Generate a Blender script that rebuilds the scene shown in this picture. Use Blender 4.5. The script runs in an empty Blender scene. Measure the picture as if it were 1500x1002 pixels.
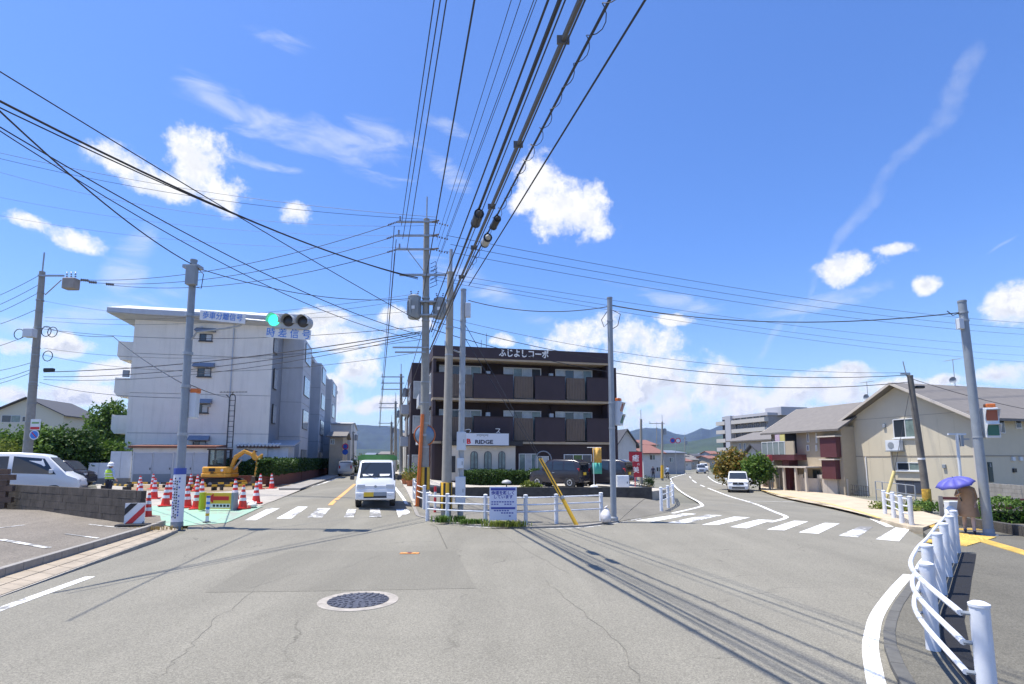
import bpy, bmesh, math, random
from mathutils import Vector, Matrix
R = math.radians
random.seed(11)
SC = bpy.context.scene
COL = SC.collection

# ---------------------------------------------------------------- camera
F = 800.0; TH = R(6.9); HC = 2.05; HORIZON = 673.0
PY = HORIZON - F * math.tan(TH)
cam_d = bpy.data.cameras.new('camera'); cam = bpy.data.objects.new('camera', cam_d); COL.objects.link(cam)
cam.location = (0, 0, HC); cam.rotation_euler = (R(90) + TH, 0, 0)
cam_d.sensor_fit = 'HORIZONTAL'; cam_d.sensor_width = 36.0
cam_d.lens = 36.0 * F / 1500.0
cam_d.shift_y = (PY - 501.0) / 1500.0
cam_d.clip_start = 0.1; cam_d.clip_end = 40000
SC.camera = cam

CT, ST = math.cos(TH), math.sin(TH)
def ray(x, y):
    r = (x - 750.0) / F; u = (PY - y) / F
    return Vector((r, CT - u * ST, ST + u * CT))

# ---------------------------------------------------------------- sun, sky, exposure
SUNV = Vector((-0.33, 0.03, 1.0)).normalized()
SUN_EL = math.asin(SUNV.z); SUN_ROT = math.atan2(SUNV.x, SUNV.y)
sd = bpy.data.lights.new('sun', 'SUN'); sd.energy = 4.4; sd.angle = R(0.53); sd.color = (1.0, 0.95, 0.86)
so = bpy.data.objects.new('sun', sd); COL.objects.link(so)
so.rotation_euler = (-SUNV).to_track_quat('-Z', 'Y').to_euler(); so.location = (0, 0, 60)
SC.view_settings.view_transform = 'Standard'; SC.view_settings.look = 'None'
SC.view_settings.exposure = 0.74; SC.view_settings.gamma = 1.0; SC.view_settings.use_curve_mapping = False
SC.cycles.use_denoising = True
SC.cycles.max_bounces = 6; SC.cycles.diffuse_bounces = 3; SC.cycles.glossy_bounces = 3
SC.cycles.transmission_bounces = 4; SC.cycles.transparent_max_bounces = 8; SC.cycles.volume_bounces = 0
SC.cycles.caustics_reflective = False; SC.cycles.caustics_refractive = False

W = bpy.data.worlds.new('World'); SC.world = W; W.use_nodes = True
def build_world():
    nt = W.node_tree; N = nt.nodes; L = nt.links; N.clear()
    def nd(t, **kw):
        n = N.new(t)
        for k, v in kw.items(): setattr(n, k, v)
        return n
    def put(sock, v):
        if isinstance(v, bpy.types.NodeSocket): L.new(v, sock)
        else: sock.default_value = v
    def math_(op, a, b=None, c=None, clamp=False):
        n = nd('ShaderNodeMath', operation=op, use_clamp=clamp)
        put(n.inputs[0], a)
        if b is not None: put(n.inputs[1], b)
        if c is not None: put(n.inputs[2], c)
        return n.outputs[0]
    def dot(a, v):
        n = nd('ShaderNodeVectorMath', operation='DOT_PRODUCT'); put(n.inputs[0], a); n.inputs[1].default_value = v
        return n.outputs['Value']
    def vadd(a, v, op='ADD'):
        n = nd('ShaderNodeVectorMath', operation=op); put(n.inputs[0], a); put(n.inputs[1], v)
        return n.outputs[0]
    def noise(vec, scale, detail=8, rough=0.55, dist=0.0):
        n = nd('ShaderNodeTexNoise'); put(n.inputs['Vector'], vec)
        n.inputs['Scale'].default_value = scale; n.inputs['Detail'].default_value = detail
        n.inputs['Roughness'].default_value = rough; n.inputs['Distortion'].default_value = dist
        return n.outputs['Fac']
    def sstep(v, a, b, to0=0.0, to1=1.0):
        n = nd('ShaderNodeMapRange', interpolation_type='SMOOTHSTEP'); put(n.inputs['Value'], v)
        n.inputs['From Min'].default_value = a; n.inputs['From Max'].default_value = b
        n.inputs['To Min'].default_value = to0; n.inputs['To Max'].default_value = to1
        return n.outputs[0]
    sky = nd('ShaderNodeTexSky', sky_type='NISHITA', sun_disc=False)
    sky.sun_elevation = SUN_EL; sky.sun_rotation = SUN_ROT
    sky.air_density = 1.0; sky.dust_density = 0.6; sky.ozone_density = 2.2
    hs = nd('ShaderNodeHueSaturation'); L.new(sky.outputs[0], hs.inputs['Color'])
    hs.inputs['Saturation'].default_value = 1.08; hs.inputs['Value'].default_value = 1.15
    tint = nd('ShaderNodeMix', data_type='RGBA', blend_type='MULTIPLY'); tint.inputs[0].default_value = 1.0
    L.new(hs.outputs[0], tint.inputs[6]); tint.inputs[7].default_value = (0.69, 0.875, 1.22, 1)
    tc = nd('ShaderNodeTexCoord'); D = tc.outputs['Generated']
    sp0 = nd('ShaderNodeSeparateXYZ'); L.new(D, sp0.inputs[0]); L.new(sstep(sp0.outputs['Z'], 0.0, 0.38, 0.25, 1.0), tint.inputs[0])
    wn = nd('ShaderNodeTexNoise'); L.new(D, wn.inputs['Vector']); wn.inputs['Scale'].default_value = 7.0; wn.inputs['Detail'].default_value = 4
    wv = vadd(wn.outputs['Color'], (0.5, 0.5, 0.5), 'SUBTRACT')
    ws = nd('ShaderNodeVectorMath', operation='SCALE'); L.new(wv, ws.inputs[0]); ws.inputs['Scale'].default_value = 0.06
    DW = vadd(D, ws.outputs[0])
    def field(blobs, D=DW):
        cur = None
        for (cx, cy, rx, ry, ang) in blobs:
            c0 = ray(cx, cy).normalized()
            ca, sa = math.cos(R(ang)), math.sin(R(ang))
            e1 = ray(cx + rx * ca, cy + rx * sa).normalized() - c0
            e2 = ray(cx + ry * sa, cy - ry * ca).normalized() - c0
            a, b = e1.length, e2.length
            r_ = e1 / a; r_ = (r_ - c0 * r_.dot(c0)).normalized()
            u_ = e2 / b; u_ = u_ - c0 * u_.dot(c0); u_ = (u_ - r_ * u_.dot(r_)).normalized()
            x = dot(D, r_ / a); y = dot(D, u_ / b)
            q = math_('MULTIPLY_ADD', x, x, math_('MULTIPLY', y, y))
            cur = q if cur is None else math_('SMOOTH_MIN', cur, q, 0.35)
        return cur
    cumulus = [(175, 232, 50, 20, 20), (228, 262, 55, 22, 25), (298, 240, 46, 44, 10), (325, 278, 42, 30, 20),
               (430, 312, 27, 18, 0), (45, 328, 46, 15, 15), (112, 354, 46, 17, 18),
               (800, 262, 46, 34, 25), (832, 306, 52, 48, 20), (768, 300, 22, 20, 0),
               (1245, 396, 54, 20, -12), (1300, 374, 34, 10, -8), (1358, 421, 20, 13, 0), (1492, 455, 56, 34, -20),
               (856, 492, 72, 26, -8), (940, 505, 62, 32, 0), (905, 545, 80, 40, 0), (965, 560, 80, 44, 0),
               (1030, 572, 80, 36, 0), (1110, 580, 90, 30, 0), (1200, 570, 80, 22, 0), (1240, 548, 50, 14, -5),
               (950, 606, 70, 22, 0), (1160, 606, 100, 20, 0), (1480, 552, 60, 16, -10), (1420, 585, 70, 14, -5),
               (1340, 560, 60, 10, 0), (100, 502, 46, 14, 0), (15, 508, 36, 10, 0), (118, 574, 62, 15, 6), (170, 545, 40, 18, 0),
               (24, 568, 34, 10, 0), (530, 540, 34, 24, 0), (488, 575, 34, 24, -10), (505, 500, 62, 20, 0), (455, 470, 56, 16, 0),
               (738, 504, 16, 9, 0), (985, 466, 30, 8, 0), (590, 470, 40, 14, 0), (560, 590, 40, 10, 0)]
    Q = field(cumulus)
    up = vadd(D, (-0.008, 0, 0.024))
    n1 = noise(D, 15.0, 12, 0.68, 0.0); n1u = noise(up, 15.0, 12, 0.62, 0.0)
    big = noise(D, 3.0, 3, 0.5)
    # the sky that goes on outside the picture: cumulus low over the horizon
    sep = nd('ShaderNodeSeparateXYZ'); L.new(D, sep.inputs[0])
    side = sstep(sep.outputs['Y'], 0.58, 0.74, 1.0, 0.0)
    gen = math_('MULTIPLY', math_('MULTIPLY', side, sstep(sep.outputs['Z'], 0.30, 0.42, 1.0, 0.0)), sstep(big, 0.5, 0.72))
    base = math_('MAXIMUM', math_('SUBTRACT', 1.0, Q), math_('SUBTRACT', math_('MULTIPLY', gen, 4.6), 4.0))
    base = math_('MAXIMUM', base, -4.0)
    dens = math_('MULTIPLY_ADD', math_('SUBTRACT', n1, 0.5), 7.5, math_('MULTIPLY', math_('ADD', base, 0.36), 1.15))
    mask = sstep(dens, -0.2, 1.6)
    lit = math_('SUBTRACT', n1, n1u)
    shade = sstep(lit, -0.09, 0.075)
    thick = sstep(dens, 0.6, 2.0)
    lowc = sstep(sep.outputs['Z'], 0.07, 0.40, 1.0, 0.45)
    dark = math_('MULTIPLY', math_('MULTIPLY', math_('SUBTRACT', 1.0, shade), thick), lowc)
    ccol = nd('ShaderNodeMix', data_type='RGBA'); put(ccol.inputs[0], dark)
    ccol.inputs[6].default_value = (6.6, 6.6, 6.6, 1); ccol.inputs[7].default_value = (4.0, 4.3, 4.8, 1)
    # cirrus: drawn-out wisps and a contrail
    cir = [(330, 155, 70, 16, 30), (430, 190, 120, 26, 14), (540, 215, 70, 34, 20), (420, 60, 44, 14, 20),
           (660, 190, 34, 10, 20), (190, 380, 26, 60, 20), (640, 235, 50, 16, 45), (390, 240, 60, 8, 12),
           (420, 480, 160, 22, 0), (120, 460, 150, 18, -10), (700, 420, 120, 16, 30), (1210, 440, 90, 14, -8), (1000, 440, 80, 12, 12)]
    QC = field(cir)
    mp = nd('ShaderNodeMapping'); L.new(D, mp.inputs[0]); mp.inputs['Rotation'].default_value = (0, R(25), 0); mp.inputs['Scale'].default_value = (5, 5, 17)
    nc = noise(mp.outputs[0], 2.0, 9, 0.62, 0.6)
    mc = math_('MULTIPLY', sstep(math_('MULTIPLY_ADD', math_('SUBTRACT', 1.0, QC), 0.34, math_('MULTIPLY', math_('SUBTRACT', nc, 0.5), 2.4)), -0.2, 0.95), 0.6)
    con = []; cpts = [(1180, 455), (1205, 400), (1240, 345), (1285, 285), (1330, 222), (1370, 172), (1405, 120), (1430, 70)]; cw = [5, 7, 9, 10, 13, 15, 13, 9]
    for i in range(len(cpts) - 1):
        for k in (0.0, 0.5):
            p, q = cpts[i], cpts[i + 1]; con.append((p[0] + (q[0] - p[0]) * k, p[1] + (q[1] - p[1]) * k, 34, cw[i], math.degrees(math.atan2(q[1] - p[1], q[0] - p[0]))))
    con += [(1465, 362, 24, 2.5, -35), (1130, 500, 50, 6, -60)]
    QT = field(con)
    mt = math_('MULTIPLY', sstep(math_('MULTIPLY_ADD', math_('SUBTRACT', 1.0, QT), 0.5, math_('MULTIPLY', math_('SUBTRACT', n1, 0.5), 2.2)), -0.25, 1.05), 0.25)
    thin = math_('MAXIMUM', mc, mt)
    m1 = nd('ShaderNodeMix', data_type='RGBA'); put(m1.inputs[0], thin); L.new(tint.outputs[2], m1.inputs[6]); m1.inputs[7].default_value = (5.4, 5.7, 6.1, 1)
    m2 = nd('ShaderNodeMix', data_type='RGBA'); put(m2.inputs[0], mask); L.new(m1.outputs[2], m2.inputs[6]); L.new(ccol.outputs[2], m2.inputs[7])
    bg = nd('ShaderNodeBackground'); L.new(m2.outputs[2], bg.inputs[0]); bg.inputs[1].default_value = 0.10
    out = nd('ShaderNodeOutputWorld'); L.new(bg.outputs[0], out.inputs[0])
build_world()

# ---------------------------------------------------------------- the lie of the land
def sm(t): t = max(0.0, min(1.0, t)); return t * t * (3 - 2 * t)
def G(x, y):
    return 0.36 * sm((y - 15.5) / 8.0) * sm((-x - 2.0) / 4.0) - 0.5 * sm((y - 17.0) / 24.0) * sm((x - 4.0) / 9.0)
def gnd(px, py, dz=0.0):
    """where the sight line through a picture point meets the ground"""
    d = ray(px, py); z = dz
    for _ in range(40):
        t = (z - HC) / d.z; p = d * t; z = 0.5 * z + 0.5 * (G(p.x, p.y) + dz)
    return Vector((p.x, p.y, G(p.x, p.y)))
def atY(px, py, Y):
    d = ray(px, py); t = Y / d.y; return Vector((d.x * t, Y, HC + d.z * t))
def zat(P, py):
    """height above z=0 on the plumb line through P seen at picture row py"""
    u = (PY - py) / F
    return HC + P.y * (ST + u * CT) / (CT - u * ST)
def xat(P, z, px):
    """sideways x for column px at the depth of P and height z"""
    return (px - 750.0) / F * (P.y * CT + (z - HC) * ST)
class Plane:
    """an upright wall plane through P (xy) running along unit d; picture point -> (s, z)"""
    def __init__(self, P, d):
        self.P = Vector((P[0], P[1], 0)); self.d = Vector((d[0], d[1], 0)).normalized()
        self.n = Vector((self.d.y, -self.d.x, 0))
        self.rz = math.atan2(self.d.y, self.d.x)
    def sz(self, px, py):
        r = ray(px, py); o = Vector((0, 0, HC)); t = (self.P - o).dot(self.n) / r.dot(self.n)
        q = o + r * t; return (q - self.P).dot(self.d), q.z
    def s(self, px, py): return self.sz(px, py)[0]
    def z(self, px, py): return self.sz(px, py)[1]

# ---------------------------------------------------------------- materials
MATS = {}
def mat(name, col, rough=0.6, metal=0.0, vary=0.0, vscale=3.0, bump=0.0, bscale=40.0, spec=0.5, dirt=0.0, alpha=None, trans=0.0, emit=None, coat=0.0):
    if name in MATS: return MATS[name]
    m = bpy.data.materials.new(name); m.use_nodes = True; nt = m.node_tree; N = nt.nodes; L = nt.links
    b = N['Principled BSDF']; b.inputs['Roughness'].default_value = rough; b.inputs['Metallic'].default_value = metal
    b.inputs['Specular IOR Level'].default_value = spec
    b.inputs['Base Color'].default_value = (*col, 1)
    if coat: b.inputs['Coat Weight'].default_value = coat
    if trans: b.inputs['Transmission Weight'].default_value = trans
    if emit: b.inputs['Emission Color'].default_value = (*emit[0], 1); b.inputs['Emission Strength'].default_value = emit[1]
    geo = N.new('ShaderNodeNewGeometry')
    if vary or dirt:
        n = N.new('ShaderNodeTexNoise'); n.inputs['Scale'].default_value = vscale; n.inputs['Detail'].default_value = 6; n.inputs['Roughness'].default_value = 0.62
        L.new(geo.outputs['Position'], n.inputs['Vector'])
        mr = N.new('ShaderNodeMapRange'); mr.inputs['From Min'].default_value = 0.28; mr.inputs['From Max'].default_value = 0.72
        mr.inputs['To Min'].default_value = 1 - vary; mr.inputs['To Max'].default_value = 1 + vary
        L.new(n.outputs['Fac'], mr.inputs['Value'])
        vm = N.new('ShaderNodeVectorMath'); vm.operation = 'SCALE'; vm.inputs[0].default_value = col; L.new(mr.outputs[0], vm.inputs['Scale'])
        outc = vm.outputs[0]
        if dirt:
            mp = N.new('ShaderNodeMapping'); L.new(geo.outputs['Position'], mp.inputs[0]); mp.inputs['Scale'].default_value = (2.6, 2.6, 0.28)
            n2 = N.new('ShaderNodeTexNoise'); n2.inputs['Scale'].default_value = 1.3; n2.inputs['Detail'].default_value = 7; L.new(mp.outputs[0], n2.inputs['Vector'])
            r2 = N.new('ShaderNodeMapRange'); r2.inputs['From Min'].default_value = 0.5; r2.inputs['From Max'].default_value = 0.78
            r2.inputs['To Min'].default_value = 0; r2.inputs['To Max'].default_value = dirt; L.new(n2.outputs['Fac'], r2.inputs['Value'])
            mx = N.new('ShaderNodeMix'); mx.data_type = 'RGBA'; L.new(r2.outputs[0], mx.inputs[0]); L.new(outc, mx.inputs[6])
            mx.inputs[7].default_value = (col[0] * 0.42, col[1] * 0.40, col[2] * 0.36, 1); outc = mx.outputs[2]
        L.new(outc, b.inputs['Base Color'])
    if bump:
        n3 = N.new('ShaderNodeTexNoise'); n3.inputs['Scale'].default_value = bscale; n3.inputs['Detail'].default_value = 4; L.new(geo.outputs['Position'], n3.inputs['Vector'])
        bp = N.new('ShaderNodeBump'); bp.inputs['Strength'].default_value = bump; bp.inputs['Distance'].default_value = 0.02
        L.new(n3.outputs['Fac'], bp.inputs['Height']); L.new(bp.outputs[0], b.inputs['Normal'])
    MATS[name] = m; return m

def asphalt(name, c0, c1, grain=70.0, crack=0.8, tint=(1.06, 0.995, 0.81)):
    """bleached asphalt: aggregate speckle, broad stains, wandering cracks"""
    if name in MATS: return MATS[name]
    m = bpy.data.materials.new(name); m.use_nodes = True; nt = m.node_tree; N = nt.nodes; L = nt.links
    b = N['Principled BSDF']; b.inputs['Roughness'].default_value = 0.88; b.inputs['Specular IOR Level'].default_value = 0.3
    geo = N.new('ShaderNodeNewGeometry'); P = geo.outputs['Position']
    def noise(sc, det=4, rough=0.6, vec=P):
        n = N.new('ShaderNodeTexNoise'); n.inputs['Scale'].default_value = sc; n.inputs['Detail'].default_value = det; n.inputs['Roughness'].default_value = rough
        L.new(vec, n.inputs['Vector']); return n.outputs['Fac']
    def mr(v, a, b_, c, d, sms=False):
        n = N.new('ShaderNodeMapRange'); L.new(v, n.inputs['Value'])
        if sms: n.interpolation_type = 'SMOOTHSTEP'
        for k, q in zip(('From Min', 'From Max', 'To Min', 'To Max'), (a, b_, c, d)): n.inputs[k].default_value = q
        return n.outputs[0]
    def mth(op, a, b_):
        n = N.new('ShaderNodeMath'); n.operation = op
        for i, v in enumerate((a, b_)):
            if isinstance(v, bpy.types.NodeSocket): L.new(v, n.inputs[i])
            else: n.inputs[i].default_value = v
        return n.outputs[0]
    vo = N.new('ShaderNodeTexVoronoi'); vo.inputs['Scale'].default_value = grain; L.new(P, vo.inputs['Vector'])
    rgb = N.new('ShaderNodeSeparateColor'); L.new(vo.outputs['Color'], rgb.inputs[0])
    speck = mr(rgb.outputs[0], 0.0, 1.0, 0.74, 1.28)
    fine = mr(noise(grain * 0.35, 5), 0.3, 0.7, 0.85, 1.15)
    broad = mr(noise(0.35, 5), 0.3, 0.7, 0.0, 1.0)
    streak = N.new('ShaderNodeMapping'); L.new(P, streak.inputs[0]); streak.inputs['Rotation'].default_value = (0, 0, R(-8)); streak.inputs['Scale'].default_value = (0.9, 0.09, 1)
    st = mr(noise(1.0, 4, 0.6, streak.outputs[0]), 0.35, 0.7, 0.88, 1.07)
    mix = N.new('ShaderNodeMix'); mix.data_type = 'RGBA'; L.new(broad, mix.inputs[0])
    mix.inputs[6].default_value = (c0 * tint[0], c0 * tint[1], c0 * tint[2], 1); mix.inputs[7].default_value = (c1 * tint[0], c1 * tint[1], c1 * tint[2], 1)
    stain = mr(noise(1.7, 6, 0.7), 0.60, 0.78, 1.0, 0.86); k = mth('MULTIPLY', mth('MULTIPLY', mth('MULTIPLY', speck, fine), st), stain)
    if crack:
        wv = N.new('ShaderNodeVectorMath'); wv.operation = 'MULTIPLY_ADD'
        nn = N.new('ShaderNodeTexNoise'); nn.inputs['Scale'].default_value = 1.6; nn.inputs['Detail'].default_value = 6; L.new(P, nn.inputs['Vector'])
        L.new(nn.outputs['Color'], wv.inputs[0]); wv.inputs[1].default_value = (0.9, 0.9, 0); L.new(P, wv.inputs[2])
        vc = N.new('ShaderNodeTexVoronoi'); vc.feature = 'DISTANCE_TO_EDGE'; vc.inputs['Scale'].default_value = 0.27; L.new(wv.outputs[0], vc.inputs['Vector'])
        cl = mr(vc.outputs['Distance'], 0.0012, 0.005, 1.0, 0.0)
        keep = mr(noise(0.55, 3), 0.5, 0.6, 0.0, crack * 0.7)
        k = mth('MULTIPLY', k, mth('SUBTRACT', 1.0, mth('MULTIPLY', mth('MULTIPLY', cl, keep), 0.6)))
    sc = N.new('ShaderNodeVectorMath'); sc.operation = 'SCALE'; L.new(mix.outputs[2], sc.inputs[0]); L.new(k, sc.inputs['Scale'])
    L.new(sc.outputs[0], b.inputs['Base Color'])
    bp = N.new('ShaderNodeBump'); bp.inputs['Strength'].default_value = 0.35; bp.inputs['Distance'].default_value = 0.01
    L.new(rgb.outputs[0], bp.inputs['Height']); L.new(bp.outputs[0], b.inputs['Normal'])
    MATS[name] = m; return m

def paint(name, col, wear=0.5, under=(0.2, 0.195, 0.185)):
    """road paint, chipped away in places down to the asphalt"""
    if name in MATS: return MATS[name]
    m = bpy.data.materials.new(name); m.use_nodes = True; nt = m.node_tree; N = nt.nodes; L = nt.links
    b = N['Principled BSDF']; b.inputs['Roughness'].default_value = 0.75
    geo = N.new('ShaderNodeNewGeometry')
    n = N.new('ShaderNodeTexNoise'); n.inputs['Scale'].default_value = 5.0; n.inputs['Detail'].default_value = 10; n.inputs['Roughness'].default_value = 0.75; L.new(geo.outputs['Position'], n.inputs['Vector'])
    n2 = N.new('ShaderNodeTexNoise'); n2.inputs['Scale'].default_value = 0.9; n2.inputs['Detail'].default_value = 3; L.new(geo.outputs['Position'], n2.inputs['Vector'])
    ad = N.new('ShaderNodeMath'); ad.operation = 'MULTIPLY_ADD'; L.new(n2.outputs['Fac'], ad.inputs[0]); ad.inputs[1].default_value = 0.8; L.new(n.outputs['Fac'], ad.inputs[2])
    mr = N.new('ShaderNodeMapRange'); L.new(ad.outputs[0], mr.inputs['Value']); mr.inputs['From Min'].default_value = 1.16 - 0.3 * wear; mr.inputs['From Max'].default_value = 1.26 - 0.3 * wear
    mx = N.new('ShaderNodeMix'); mx.data_type = 'RGBA'; L.new(mr.outputs[0], mx.inputs[0]); mx.inputs[6].default_value = (*col, 1); mx.inputs[7].default_value = (*under, 1)
    L.new(mx.outputs[2], b.inputs['Base Color']); MATS[name] = m; return m

def leafmat(name, col, col2):
    if name in MATS: return MATS[name]
    m = bpy.data.materials.new(name); m.use_nodes = True; nt = m.node_tree; N = nt.nodes; L = nt.links
    b = N['Principled BSDF']; b.inputs['Roughness'].default_value = 0.6; b.inputs['Specular IOR Level'].default_value = 0.3
    geo = N.new('ShaderNodeNewGeometry')
    n = N.new('ShaderNodeTexNoise'); n.inputs['Scale'].default_value = 1.7; n.inputs['Detail'].default_value = 4; L.new(geo.outputs['Position'], n.inputs['Vector'])
    ri = N.new('ShaderNodeMath'); ri.operation = 'MULTIPLY_ADD'; L.new(geo.outputs['Random Per Island'], ri.inputs[0]); ri.inputs[1].default_value = 0.5; 
    L.new(n.outputs['Fac'], ri.inputs[2])
    mr = N.new('ShaderNodeMapRange'); mr.inputs['From Min'].default_value = 0.4; mr.inputs['From Max'].default_value = 1.05; L.new(ri.outputs[0], mr.inputs['Value'])
    mx = N.new('ShaderNodeMix'); mx.data_type = 'RGBA'; L.new(mr.outputs[0], mx.inputs[0]); mx.inputs[6].default_value = (*col, 1); mx.inputs[7].default_value = (*col2, 1)
    L.new(mx.outputs[2], b.inputs['Base Color'])
    tr = N.new('ShaderNodeBsdfTranslucent'); L.new(mx.outputs[2], tr.inputs[0])
    ms = N.new('ShaderNodeMixShader'); ms.inputs[0].default_value = 0.28; L.new(b.outputs[0], ms.inputs[1]); L.new(tr.outputs[0], ms.inputs[2])
    L.new(ms.outputs[0], N['Material Output'].inputs[0]); MATS[name] = m; return m

M_road = asphalt('asphalt_bleached', 0.188, 0.222, grain=95)
M_patch = asphalt('asphalt_smooth_patch', 0.176, 0.192, grain=130, crack=0.0)
M_lot = asphalt('asphalt_lot', 0.15, 0.20, grain=45, crack=0.7, tint=(1.08, 0.95, 0.78))
M_walk = asphalt('asphalt_footway', 0.115, 0.145, grain=90, crack=0.5)
M_island = asphalt('asphalt_island', 0.16, 0.20, grain=60, crack=0.6, tint=(1.04, 0.97, 0.81))
M_white = paint('white_road_paint', (0.76, 0.76, 0.74), 0.6)
M_wornw = paint('worn_white_road_paint', (0.68, 0.68, 0.66), 1.05)
M_orange = paint('orange_road_paint', (0.72, 0.36, 0.12), 0.6)
M_green = paint('green_road_paint', (0.26, 0.43, 0.32), 0.75, (0.27, 0.31, 0.26))
M_conc = mat('concrete', (0.28, 0.262, 0.235), 0.85, vary=0.18, vscale=2.2, bump=0.25, bscale=60, dirt=0.4)
M_concl = mat('pale_concrete', (0.42, 0.385, 0.33), 0.85, vary=0.16, vscale=3.0, bump=0.25, bscale=60)
M_concp = mat('pole_concrete', (0.31, 0.30, 0.27), 0.8, vary=0.12, vscale=6, bump=0.15, bscale=50, dirt=0.25)
M_concd = mat('dark_mossy_concrete', (0.075, 0.068, 0.060), 0.9, vary=0.35, vscale=3.5, bump=0.5, bscale=25)
M_block = mat('weathered_block', (0.085, 0.072, 0.06), 0.92, vary=0.45, vscale=2.6, bump=0.6, bscale=30, dirt=0.6)
M_galv = mat('galvanised_steel', (0.36, 0.38, 0.40), 0.45, 0.35, vary=0.15, vscale=5)
M_steelg = mat('grey_painted_steel', (0.27, 0.30, 0.33), 0.5, 0.1, vary=0.12, vscale=4)
M_railw = mat('white_rail_paint', (0.72, 0.74, 0.78), 0.4, vary=0.1, vscale=6, dirt=0.5)
M_black = mat('black_rubber', (0.018, 0.018, 0.02), 0.6)
M_cable = mat('cable_sheath', (0.028, 0.028, 0.032), 0.55)
M_cableg = mat('grey_cable_sheath', (0.10, 0.10, 0.105), 0.5)
M_iron = mat('cast_iron', (0.09, 0.095, 0.12), 0.55, 0.4, vary=0.3, vscale=12, bump=0.6, bscale=60)
M_orangep = mat('orange_paint', (0.68, 0.17, 0.035), 0.45, vary=0.1)
M_yellow = mat('yellow_paint', (0.75, 0.43, 0.03), 0.5, vary=0.12, vscale=5)
M_blk = mat('black_paint', (0.02, 0.02, 0.022), 0.45)
M_whitep = mat('white_paint', (0.80, 0.80, 0.79), 0.45, vary=0.05)
M_blue = mat('sign_blue', (0.02, 0.09, 0.42), 0.4)
M_lblue = mat('sign_light_blue', (0.05, 0.22, 0.68), 0.4)
M_red = mat('sign_red', (0.62, 0.03, 0.035), 0.4)
M_glass = mat('window_glass', (0.035, 0.045, 0.055), 0.06, spec=0.9)
M_glassl = mat('pale_curtained_glass', (0.46, 0.48, 0.48), 0.12, spec=0.8, vary=0.3, vscale=1.5)
M_curt = mat('curtain_behind_glass', (0.18, 0.24, 0.22), 0.15, spec=0.8, vary=0.35, vscale=2.5)
M_alu = mat('white_window_frame', (0.66, 0.67, 0.66), 0.45)
M_alud = mat('dark_window_frame', (0.06, 0.06, 0.065), 0.5)
M_soil = mat('dry_soil', (0.26, 0.19, 0.115), 0.95, vary=0.35, vscale=2.0, bump=0.6, bscale=18)
M_brick = mat('red_brick', (0.24, 0.085, 0.055), 0.85, vary=0.3, vscale=7, bump=0.3)

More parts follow.
